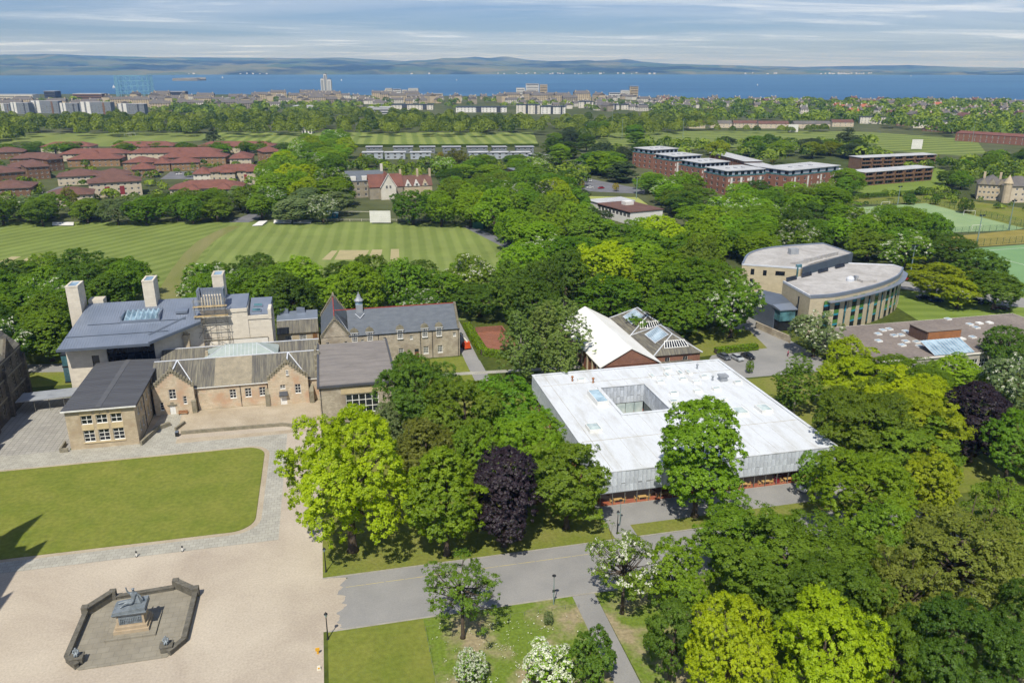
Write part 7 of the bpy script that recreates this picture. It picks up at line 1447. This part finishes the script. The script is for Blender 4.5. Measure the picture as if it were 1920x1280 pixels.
skin_body('body',P_,E_,[.3,.27,.32,.24,.11,.17,.15,.11,.08,.1,.15,.12,.09,.1,.21,.16,.11,.12,.21,.16,.11,.12],'bronze',st)
MB().hull([(.2,-.1,.6),(1.3,-.3,.55),(1.7,.5,.55),(.3,.5,.6)],[(.75,.1,1.7),(.95,.05,1.65),(1.0,.25,1.6),(.75,.3,1.7)]).build('cloak','bronze',st); MB().lathe([(.2,0),(.2,.06),(.13,.1),(.02,.16)],10,(.62,-.03,2.44)).build('cap','bronze',st)
for lb,(x,y) in (('left',(-36.9,97.2)),('right',(-25.7,97.0))):
    p2=thing('corner_pier',f'{lb} of the two low dark piers at the front of the memorial','pier',(x,y,0),0,'front memorial piers'); MB().box(-.75,.75,-.6,.6,0,1.0).build('shaft','memorial_wall',p2); MB().box(-.85,.85,-.7,.7,1.0,1.18).build('cap','memorial_wall',p2)
    f=thing('small_statue',f'small seated bronze figure on the {lb} front memorial pier','statue',(x,y,1.18),0,'small seated statues'); skin_body('body',[(0,.1,.3),(0,.08,.62),(0,.04,.95),(0,-.02,1.12),(0,-.06,1.32),(-.28,0,.85),(-.34,-.2,.6),(-.12,-.32,.55),(.28,0,.85),(.34,-.2,.6),(.12,-.3,.5),(-.14,-.3,.4),(-.14,-.42,.08),(.14,-.3,.4),(.14,-.42,.08)],[(0,1),(1,2),(2,3),(3,4),(2,5),(5,6),(6,7),(2,8),(8,9),(9,10),(0,11),(11,12),(0,13),(13,14)],[.24,.22,.22,.09,.15,.12,.09,.07,.12,.09,.07,.15,.1,.15,.1],'bronze',f,1)
    MB().box(-.32,.32,-.15,.35,0,.28).build('seat_block','bronze',f)
# ------------------------------------------------------------------ lamps, bollards, small street things
mat('black_iron','#26282a','#313436',2,.5,metal=.3); mat('pole_grey','#7d9290','#8ea19f',1,.5,metal=.3); mat('yellow_paint','#d9a42a','#c9962a',2,.6); mat('sign_pale','#d8d3c0','#c9c4b1',2,.6)
lp=thing('lamp_post','x','lamp post'); MB().lathe([(.2,0),(.2,.1),(.11,.3),(.09,1.2),(.06,3.7)],10).build('post','black_iron',lp); MB().lathe([(.05,3.7),(.12,3.75),(.26,4.15),(.24,4.2)],10).build('lantern','glass_pale',lp); MB().lathe([(.28,4.2),(.16,4.36),(.05,4.5),(.02,4.62)],10).build('cap','black_iron',lp)
LMP=[((615,1198),'black lamp post at the corner of the near lawn and forecourt'),((611.5,1072),'black lamp post under the huge yellow-green maple'),((1157,1000),'black lamp post by the path to the library')]
for i,(b,lb) in enumerate(LMP):
    o=lp if i==0 else copy_tree(lp); x,y=at(*b); o.location=(x,y,0); o['label']=lb; o['group']='black lamp posts'
x,y=at(1038,1133); o=thing('lamp_post','slim grey-green lamp post with small sign on the drive verge','lamp post',(x,y,0)); MB().lathe([(.09,0),(.08,2.2),(.05,4.9)],8).build('post','pole_grey',o); MB().lathe([(.05,4.85),(.3,5.0),(.3,5.08),(.05,5.2)],10).build('lantern','black_iron',o); MB().box(-.22,.22,-.06,.0,2.2,2.65).build('sign_plate','black_iron',o)
x,y=at(1162,985); o=thing('lamp_post','slim grey lamp post on the library terrace','lamp post',(x,y,0)); MB().lathe([(.09,0),(.08,2.2),(.05,4.9)],8).build('post','pole_grey',o); MB().lathe([(.05,4.85),(.3,5.0),(.3,5.08),(.05,5.2)],10).build('lantern','black_iron',o)
for i,(b,lb) in enumerate((((256.5,1043),'left'),((342.5,1033),'right'))):
    x,y=at(*b); o=thing('bollard',f'{lb} one of two white bollards with black tops on the slab path','bollard',(x,y,0),0,'white bollards'); MB().lathe([(.2,0),(.2,.12)],12).build('foot','black_iron',o); MB().lathe([(.13,.12),(.12,.72)],12).build('post','white_paint',o); MB().lathe([(.125,.72),(.12,1.0),(.05,1.08)],12).build('top','black_iron',o)
x,y=at(596,1225); o=thing('hydrant_marker','yellow hydrant marker at the near lawn\'s edge','marker',(x,y,0)); MB().box(-.12,.12,-.06,.06,0,.5).build('post','yellow_paint',o); MB().box(-.28,.28,-.08,.08,.5,.95).build('plate','yellow_paint',o)
x,y=at(598,1254); o=thing('floor_sign','small pale board standing at the near lawn\'s edge','sign',(x,y,0)); MB().prism([(-.25,-.25),(.25,-.25),(.25,.25),(-.25,.25)],0,.6,top=[(-.2,-.03),(.2,-.03),(.2,.03),(-.2,.03)]).build('board','sign_pale',o); MB().box(-.12,.12,-.2,-.14,.2,.4).build('plate','yellow_paint',o)
# low wire round the meadow
fn=thing('wire_fence','thin post and wire fence along the meadow\'s edge','fence')
for i in range(12): MB().tube((9+i*2.05,93.1,0),(9+i*2.05,93.1,.8),.03,n=5).build('post','steel_tube',fn)
for i in range(8): MB().tube((9,93.1-i*2.2-2.2,0),(9,93.1-i*2.2-2.2,.8),.03,n=5).build('post','steel_tube',fn)
MB().tube((9,93.1,.75),(31.5,93.1,.75),.012,n=4).tube((9,93.1,.75),(9,75.5,.75),.012,n=4).build('wire','steel_tube',fn); rebase(fn,9,93.1)
# tufts of flowers in the meadow: beyond counting
g=np.random.default_rng(3); pts=[]
for _ in range(520):
    x=g.uniform(9.5,31); y=g.uniform(76,93)
    if g.random()<.22: pts.append((x,y))
V=[];
for x,y in pts:
    for q in range(4):
        c=np.array([x+g.normal(0,.3),y+g.normal(0,.3),.25+g.random()*.35]); a=unit(g.normal(0,1,3)); b=unit(np.cross(a,g.normal(0,1,3))); s=.085; V+= [c-a*s,c+b*s,c+a*s,c-b*s]
V=np.array(V); tag(obj('meadow_flowers',mesh_np('meadow_flowers',V,np.arange(len(V)).reshape(-1,4),['blossom'],np.repeat(g.random(len(V)//4),4))),'pale wild flowers and seed heads in the meadow','flowers',kind='stuff')
# ------------------------------------------------------------------ hedges
def hedge(label,pts,w,h,m,seed):
    g=np.random.default_rng(seed); Vs=[]
    for (a,b) in zip(pts,pts[1:]):
        a,b=np.array(a),np.array(b); ln=np.linalg.norm(b-a); n=int(ln*w*38+ln*h*60); d=(b-a)/ln; nn=np.array([-d[1],d[0]])
        s=g.random(n); side=g.integers(0,3,n); off=np.where(side==0,-w/2,np.where(side==1,w/2,g.uniform(-w/2,w/2,n))); z=np.where(side==2,h,g.uniform(0.1,h,n))
        p=np.stack([a[0]+d[0]*s*ln+nn[0]*off,a[1]+d[1]*s*ln+nn[1]*off,z],1)+g.normal(0,.07,(n,3)); nm=unit(np.stack([nn[0]*np.sign(off)*(side<2),nn[1]*np.sign(off)*(side<2),(side==2)*1.0],1)+g.normal(0,.5,(n,3)))
        t1=unit(np.cross(nm,g.normal(0,1,(n,3)))); t2=np.cross(nm,t1); q=.2; Vs.append(np.stack([p-t1*q,p+t2*q*.7,p+t1*q,p-t2*q*.7],1).reshape(-1,3))
    V=np.concatenate(Vs); o=thing('hedge',label,'hedge',(pts[0][0],pts[0][1],0)); c=obj('foliage',mesh_np('foliage',V-np.array([pts[0][0],pts[0][1],0]),np.arange(len(V)).reshape(-1,4),[m],np.repeat(g.random(len(V)//4),4)),o)
    core=MB()
    for (a,b) in zip(pts,pts[1:]):
        a,b=Vector(a),Vector(b); d=(b-a).normalized(); n=Vector((-d.y,d.x))*(w/2-.15); o0=Vector(pts[0]); core.prism([tuple(a-n-o0),tuple(b-n-o0),tuple(b+n-o0),tuple(a+n-o0)],0,h-.18)
    core.build('stems','bark',o)
hedge('clipped green hedge along the path beside the slate house',[(38.4,228),(38.9,203),(45,198.5)],2.0,1.7,'leaf_fresh',1); hedge('clipped green hedge beside the parked cars',[(101.5,189.4),(114.5,190.2)],1.8,1.6,'leaf_fresh',2)
hedge('long low hedge below the sloping lawn of balcony flats',[at(1585,372),at(1660,368),at(1745,362)],3,2.2,'leaf_dark',3); hedge('long dark hedge along the far striped field\'s near side',[at(640,276),at(820,276),at(1010,275)],3,2.6,'leaf_dark',4)
# ------------------------------------------------------------------ vehicles
for nm,c,c2 in (('paint_silver','#aeb2b4','#a4a8aa'),('paint_black','#1d1f23','#22252a'),('paint_red','#9c1f2a','#8d1a25'),('paint_white','#e3e3df','#d8d8d4'),('paint_blue','#27426f','#223a63'),('paint_purple','#3f1f35','#371a2e'),('paint_grey','#5a5e63','#53575b')): mat(nm,c,c2,.5,.25,spec=.6)
mat('tyre','#1b1b1c','#222223',3,.9); mat('rim','#9a9da0','#8b8e91',3,.4,metal=.6); mat('lamp_glass','#dfe3e4','#d2d6d8',2,.15); mat('tail_red','#8a1518','#7a1215',2,.3)
CARM={}
def car_parts(paint):
    if paint in CARM: return CARM[paint]
    prof=[(-2.1,.35),(-2.12,.75),(-1.95,.92),(-1.3,1.0),(2.0,.95),(2.1,.7),(2.08,.35)]; cab=[(-1.35,.98),(-.75,1.42),(.95,1.46),(1.75,.96)]
    b=MB().hull([(x,-.86,z) for x,z in prof],[(x,.86,z) for x,z in prof]); c=MB().hull([(x,-.74,z) for x,z in cab],[(x,.74,z) for x,z in cab])
    rf=MB().hull([(-.72,-.62,1.43),(.92,-.62,1.47),(.92,.62,1.47),(-.72,.62,1.43)],[(-.62,-.55,1.5),(.82,-.55,1.53),(.82,.55,1.53),(-.62,.55,1.5)])
    wh=MB().lathe([(.31,-.1),(.33,-.05),(.33,.05),(.31,.1)],14); rm=MB().lathe([(.19,-.11),(.19,.11)],10)
    hl=MB().box(-2.14,-2.05,-.12,.12,.62,.76); tl=MB().box(2.02,2.12,-.12,.12,.66,.82)
    CARM[paint]=dict(body=b.mesh('body',paint),cabin=c.mesh('windows','glass_dark'),roof=rf.mesh('roof',paint),wheel=wh.mesh('wheel','tyre'),rim=rm.mesh('rim','rim'),hl=hl.mesh('headlight','lamp_glass'),tl=tl.mesh('tail_light','tail_red')); return CARM[paint]
def car(px,py,rz,paint,label,name='parked_car',group=None):
    x,y=at(px,py) if px>0 else (-px,py); C_=car_parts(paint); t=thing(name,label,'car',(x,y,0.02),rz,group); obj('body',C_['body'],t); obj('windows',C_['cabin'],t); obj('roof',C_['roof'],t)
    for sx in (-1.3,1.3):
        for sy in (-.8,.8): w=obj('wheel',C_['wheel'],t,(sx,sy,.33),rot=(math.pi/2,0,0)); obj('rim',C_['rim'],w)
    for sy in (-.6,.6): obj('headlight',C_['hl'],t,(0,sy,0)); obj('tail_light',C_['tl'],t,(0,sy,0))
car(1381,674,R(100),'paint_silver','silver car parked beside the hedge'); car(1402,671,R(100),'paint_black','black car right of the silver one by the hedge'); car(1357,672,R(100),'paint_grey','dark car half hidden by the library roof at car park')
car(1878,580,R(-30),'paint_purple','dark purple car parked on the road at right edge'); car(1846,570,R(-28),'paint_black','black car next to the purple car on the road'); car(1825,566,R(-28),'paint_blue','blue car behind the yellow-leaved trees on the road'); car(1697,524,R(60),'paint_red','red car at the curved building\'s right end')
car(1730,560,R(-20),'paint_black','left one of dark cars in shade right of the curved building'); car(1755,566,R(-20),'paint_blue','right one of dark cars in shade right of the curved building')
car(1107,340,R(70),'paint_white','white car on the road left of the brick apartments'); car(1127,354,R(10),'paint_red','red car parked beyond the bowling green'); car(1106,353,R(10),'paint_white','pale car left of the red one beyond the bowling green')
car(336,328,R(8),'paint_white','white car in the flats\' small car park'); car(285,324,R(30),'paint_blue','upper blue car in the flats\' small car park'); car(302,325,R(30),'paint_black','black car in the flats\' small car park'); car(295,332,R(20),'paint_blue','lower blue car in the flats\' small car park'); car(74,363,R(10),'paint_white','white car left of the front cream flats'); car(3,367,R(10),'paint_blue','blue car at the left edge before the flats'); car(500,310,R(60),'paint_red','red car by the red-roofed end block'); car(516,302,R(60),'paint_white','white car by the red-roofed end block')
car(1513,917,R(25),'paint_white','white car parked on the terrace at the library\'s right front corner')
# orange boom lift
mat('orange_paint','#d2552a','#c14a24',1,.45); x,y=35.0,209.4; t=thing('boom_lift','orange boom lift with folded pale arm at the slate house\'s right gable','lift',(x,y,0),R(100)); MB().prism([(-1.6,-.9),(1.6,-.9),(1.6,.9),(-1.6,.9)],.45,1.5,top=[(-1.5,-.8),(1.2,-.8),(1.2,.8),(-1.5,.8)]).build('chassis','orange_paint',t); MB().box(-1.5,0,-.75,.75,1.5,2.2).build('engine_cover','orange_paint',t)
for sx in (-1.1,1.1):
    for sy in (-.95,.95): obj('wheel',MB().lathe([(.42,-.15),(.45,0),(.42,.15)],12).mesh('wheel','tyre'),t,(sx,sy,.45),rot=(math.pi/2,0,0))
MB().hull([(-1.2,-.2,2.1),(-1.2,.2,2.1),(-1.2,.2,2.5),(-1.2,-.2,2.5)],[(4.6,-.15,2.7),(4.6,.15,2.7),(4.6,.15,3.0),(4.6,-.15,3.0)]).build('boom','sign_pale',t); MB().box(4.4,5.6,-.8,.8,1.9,2.0).box(4.4,4.45,-.8,.8,2.0,3.0).box(5.55,5.6,-.8,.8,2.0,3.0).build('basket','sign_pale',t)
# brick-red yard east of the slate house
flat([(40.2,205.6),(48,205.6),(48,222.5),(40.2,222.5)],.03,'brick_yard','red_brick')
t=tag(MB().box(48,48.4,205.6,222.9,0,1.6).box(40.2,48,222.5,222.9,0,1.6).build('yard_wall','red_brick'),'red brick yard wall right of the clipped hedge','wall')
# ------------------------------------------------------------------ cricket field things
def screen(label,bl,br,h,zb=.7):
    a,W,ang=frame_of(bl,br); t=thing('sight_screen',label,'sight screen',(a.x,a.y,0),ang); n=6
    for i in range(n): MB().box(0,W,-.04,.04,zb+i*h/n,zb+(i+1)*h/n-.03).build('board','panel_white',t)
    for x in (W*.12,W*.88): MB().tube((x,.1,0),(x,.1,zb+h),.07).tube((x,.1,.1),(x,1.2,.1),.06).build('leg','steel_tube',t)
screen('large white sight screen on the cricket field\'s far side',(694,420),(733,420),6.0); screen('white sight screen on the far right field\'s far side',(1477,249),(1496,249),9); screen('white sight screen on the far right field\'s near side',(1708,281),(1728,281),9)
for k,(a_,b_,c_,d_,lb) in enumerate((((473,425),(492,424),(502,417),(486,418),'tilted white pitch cover at the left of the far boundary'),((513,420),(546,420),(547,416),(514,416),'middle white pitch cover on the far boundary'),((549,420),(583,420),(584,416),(550,416),'right white pitch cover on the far boundary'),((98,424),(138,424),(139,420),(99,420),'white pitch cover on the left field\'s far edge'))):
    p=[at(*q) for q in (a_,b_,c_,d_)]; cx0_=sum(q[0] for q in p)/4; cy0_=sum(q[1] for q in p)/4; t=thing('pitch_cover',lb,'pitch cover',(cx0_,cy0_,0),0,'pitch covers'); q=[(u-cx0_,v-cy0_) for u,v in p]; MB().prism(q,.35,[.5,.5,1.0,1.0]).build('cover','panel_white',t)
    for u,v in q: MB().tube((u*.9,v*.9,0),(u*.9,v*.9,.4),.08).build('wheel_post','steel_tube',t)
mat('teal_paint','#2f6f80','#296272',.5,.7); mat('green_paint','#2f5a40','#284d37',.5,.7)
a,W,ang=frame_of((614,410),(634,409)); t=thing('scorers_hut','small teal hut with two white-framed windows beyond the cricket field','hut',(a.x,a.y,0),ang); wallset(t,0,W,0,4,0,2.6,'teal_paint',[('S',W*.3,1.0,1.0,1.0),('S',W*.7,1.0,1.0,1.0)]); MB().prism([(-.3,-.4),(W+.3,-.4),(W+.3,4.3),(-.3,4.3)],2.6,[2.8,2.8,3.4,3.4]).build('roof','glass_blue',t)
a,W,ang=frame_of((886,428),(906,430)); t=thing('storage_box','dark green storage container at the cricket field\'s right corner','container',(a.x,a.y,0),ang); MB().box(0,W,0,3,0,3.2).build('body','green_paint',t); MB().box(-.1,W+.1,-.1,3.1,3.2,3.35).build('roof','green_paint',t)
for i in range(3): MB().box(W*(i+.1)/3,W*(i+.9)/3,-.08,0,.2,3).build('door','green_paint',t)
fn=thing('boundary_fence','post and rail fence behind the large sight screen','fence')
for i in range(12): x,y=at(590+i*22,415); MB().tube((x,y,0),(x,y,1.3),.08,n=5).build('post','sign_pale',fn)
for z in (.6,1.15): a=at(590,415); b=at(832,415); MB().tube((*a,z),(*b,z),.06,n=4).build('rail','sign_pale',fn)
b=at(616,407); c=at(696,408); MB().tube((*b,3.1),(*c,3.1),.12,n=4).build('top_rail','sign_pale',fn); rebase(fn,*at(700,415))
a,W,ang=frame_of((566,251),(585,251)); t=thing('pavilion','small white pavilion with dark openings on the far left field','pavilion',(a.x,a.y,0),ang); wallset(t,0,W,0,8,0,6,'panel_white',[('S',W*(i+.5)/3,.5,2.4,4.6) for i in range(3)]); MB().box(-.5,W+.5,-.5,8.5,6,6.6).build('roof','panel_dark',t)
# goals, floodlights, pitch fences
def goal(px,py,rz,label,w=4.6,h=2.3):
    x,y=at(px,py); t=thing('goal_frame',label,'goal',(x,y,0),rz,'goals'); 
    for sx in (-w/2,w/2): MB().tube((sx,0,0),(sx,0,h),.09).build('post','panel_white',t); MB().tube((sx,0,h),(sx,1.2,0),.05).build('stay','panel_white',t)
    MB().tube((-w/2,0,h),(w/2,0,h),.09).build('crossbar','panel_white',t)
goal(1660,387,R(4),'white goal at the far end of the pale green pitch',5.5,2.6); goal(1817,404,R(-30),'white goal at the right side of the pale green pitch',5.5,2.6); goal(1830,432,R(4),'white goal at the near side of the pale green pitch',5.5,2.6); goal(240,256,0,'left one of two white goals on the far left field',7,3.2); goal(248,255,0,'right one of two white goals on the far left field',7,3.2)
FL=[(1683,383,10,'floodlight mast above the pale green pitch'),(1574,382,8,'floodlight mast left of the pale green pitch'),(1891,431,14,'floodlight mast at the pale green pitch\'s right corner'),(1831,459,13,'floodlight mast between the two green pitches'),(1193,372,12,'floodlight mast beside the bowling green'),(1166,262,22,'tall floodlight mast on the far right field, left'),(1280,258,20,'tall floodlight mast on the far right field, middle'),(1822,268,22,'tall floodlight mast beside the long brick shed'),(1912,247,34,'pale mast behind the long brick shed'),(1706,520,12,'lamp column behind the curved building\'s right end'),(1147,246,26,'tall floodlight mast beside the grandstand'),(1060,455,10,'white flag pole in the wood behind the birches')]
for px,py,h,lb in FL:
    x,y=at(px,py); t=thing('floodlight_mast',lb,'floodlight',(x,y,0)); MB().lathe([(.3,0),(.2,h*.5),(.12,h)],8).build('mast','pole_grey',t); 
    if 'pole in' not in lb and 'pale mast' not in lb: MB().box(-1.2,1.2,-.15,.15,h-.3,h).build('crossarm','pole_grey',t); [MB().box(sx-.45,sx+.45,-.4,.1,h,h+.5).build('lamp_head','dark_steel',t) for sx in (-.8,.8)]
def wirefence(label,pts,h=3.0,step=3.0):
    t=thing('mesh_fence',label,'fence'); 
    for a,b in zip(pts,pts[1:]):
        a,b=Vector(a),Vector(b); n=max(1,int((b-a).length/step)); r=MB()
        for i in range(n+1): p=a.lerp(b,i/n); MB().tube((p.x,p.y,0),(p.x,p.y,h),.07,n=4).build('post','green_paint',t)
        for k in range(6): r.tube((a.x,a.y,.1+k*h/5.2),(b.x,b.y,.1+k*h/5.2),.035,n=3)
        m_=int((b-a).length/.6)
        for i in range(m_): p=a.lerp(b,(i+.5)/m_); r.tube((p.x,p.y,0),(p.x,p.y,h),.022,n=3)
        tag(r.build('mesh_wires','green_paint',t),kind='stuff')
    rebase(t,*pts[0])
wirefence('green mesh fence along the far side of the pale green pitch',[at(1590,390),at(1736,379),at(1925,426)],3.2,4); wirefence('green mesh fence along the near side of the pale green pitch',[at(1750,441),at(1930,430)],3.2,4); wirefence('green mesh fence along the bright green pitch',[at(1795,464),at(1950,452)],3.0,3.5)
# boats on the firth
for k,(px,py,h) in enumerate(((417,146,16),(213,165,14),(640,151,12),(856,150.5,10),(1708,142.6,16),(1420,160,8))):
    x,y=at(px,py,-1.5); s=h/10; t=thing('sailing_boat',f'{ORD[[213,417,640,856,1420,1708].index(px)]} from left of the white sailing boats on the firth','boat',(x,y,sea_z(math.hypot(x,y))),0,'sailing boats'); MB().hull([(-3*s,-.8*s,0),(2.4*s,-.9*s,0),(4*s,0,.2*s),(2.4*s,.9*s,0),(-3*s,.8*s,0)],[(-3.2*s,-1*s,1*s),(2.6*s,-1.1*s,1.1*s),(4.6*s,0,1.3*s),(2.6*s,1.1*s,1.1*s),(-3.2*s,1*s,1*s)]).build('hull','panel_white',t); MB().hull([(-2.8*s,-.05,1.8*s),(.6*s,-.05,1.8*s),(.7*s,-.05,10*s)],[(-2.8*s,.05,1.8*s),(.6*s,.05,1.8*s),(.7*s,.05,10*s)]).build('mainsail','panel_white',t); MB().hull([(1*s,-.05,1.6*s),(4.2*s,-.05,1.6*s),(1*s,-.05,8.5*s)],[(1*s,.05,1.6*s),(4.2*s,.05,1.6*s),(1*s,.05,8.5*s)]).build('jib','panel_white',t)
x,y=at(355,150.3); mb=MB(); mb.prism([(x+95*math.cos(i*.5236)*(1+.15*math.sin(i*2.1)),y+60*math.sin(i*.5236)) for i in range(12)],-12,[6+8*math.sin(i*1.7)**2 for i in range(12)]); tag(mb.build('islet','coping_stone'),kind='structure')
# ------------------------------------------------------------------ haze over the firth
hz=bpy.data.materials.new('haze_air'); hz.use_nodes=True; nt=hz.node_tree; nt.nodes.clear(); pv=nt.nodes.new('ShaderNodeVolumePrincipled'); pv.inputs['Color'].default_value=(.22,.46,1.0,1); pv.inputs['Absorption Color'].default_value=(1,1,1,1); pv.inputs['Density'].default_value=7.0e-5; pv.inputs['Anisotropy'].default_value=0.0
oo=nt.nodes.new('ShaderNodeOutputMaterial'); nt.links.new(pv.outputs[0],oo.inputs['Volume']); MATS['haze_air']=hz
hb=MB().box(-36000,46000,-2200,36500,-96,310).build('haze','haze_air'); hb['kind']='stuff'; hb['label']='thin pale blue haze over the whole view'
# a walker in the car park
mat('pink_cloth','#b06a78','#9d5c69',2,.9); mat('dark_cloth','#2d3038','#26282f',2,.9); mat('skin','#c79a80','#b98c72',2,.6); mat('hair','#3a2a20','#30231b',2,.8)
x,y=at(1477,668); pp=thing('person','person in a pink top and dark trousers walking at the car park edge','person',(x,y,.02),R(20))
skin_body('body',[(0,0,.95),(0,0,1.2),(0,0,1.42),(0,0,1.52),(0,-.02,1.66),(-.2,0,1.4),(-.27,.03,1.12),(-.25,-.08,.88),(.2,0,1.4),(.27,-.03,1.12),(.26,.08,.88),(-.1,-.02,.9),(-.11,-.14,.5),(-.11,-.2,.08),(-.11,-.32,.05),(.1,.02,.9),(.11,.1,.5),(.11,.25,.1),(.11,.14,.05)],[(0,1),(1,2),(2,3),(3,4),(2,5),(5,6),(6,7),(2,8),(8,9),(9,10),(0,11),(11,12),(12,13),(13,14),(0,15),(15,16),(16,17),(17,18)],[.15,.15,.16,.06,.1,.08,.05,.04,.08,.05,.04,.1,.07,.05,.05,.1,.07,.05,.05],'pink_cloth',pp,1)
MB().lathe([(.06,1.58),(.1,1.62),(.11,1.7),(.08,1.79),(.02,1.82)],10,(0,.01,0)).build('hair','hair',pp); MB().hull([(-.2,-.14,.5),(.2,-.14,.5),(.2,.14,.5),(-.2,.14,.5)],[(-.17,-.12,1.0),(.17,-.12,1.0),(.17,.12,1.0),(-.17,.12,1.0)]).build('trousers','dark_cloth',pp)
# things inside the library front
o=thing('armchair','red armchair inside the library\'s front glazing','armchair',(79.6,120.2,.06)); MB().box(-.4,.4,-.4,.4,.1,.45).build('seat','paint_red',o); MB().box(-.4,.4,.28,.42,.45,.95).build('backrest','paint_red',o); [MB().box(sx-.08,sx+.08,-.4,.28,.45,.65).build('armrest','paint_red',o) for sx in (-.36,.36)]
o=thing('recycling_bin','tall blue bin inside the library\'s right front corner','bin',(88.6,120.3,.06)); MB().prism([(-.45,-.4),(.45,-.4),(.45,.4),(-.45,.4)],0,1.5,top=[(-.5,-.45),(.5,-.45),(.5,.45),(-.5,.45)]).build('body','paint_blue',o); MB().box(-.52,.52,-.47,.47,1.5,1.6).build('lid','paint_blue',o)
o=thing('bookcase','dark wooden bookcase inside the library behind the tall lime tree','bookcase',(70.4,121.0,.06)); MB().box(-1.2,1.2,.1,.14,0,1.9).build('back_panel','timber_door',o); [MB().box(-1.2,1.2,-.2,.1,.05+k*.45,.1+k*.45).build('shelf','timber_door',o) for k in range(5)]; [MB().box(-1.15,1.1,-.15,.08,.1+k*.45,.38+k*.45).build('book_row',('brick_mid','panel_dark','panel_grey','brick_buff')[k],o) for k in range(4)]
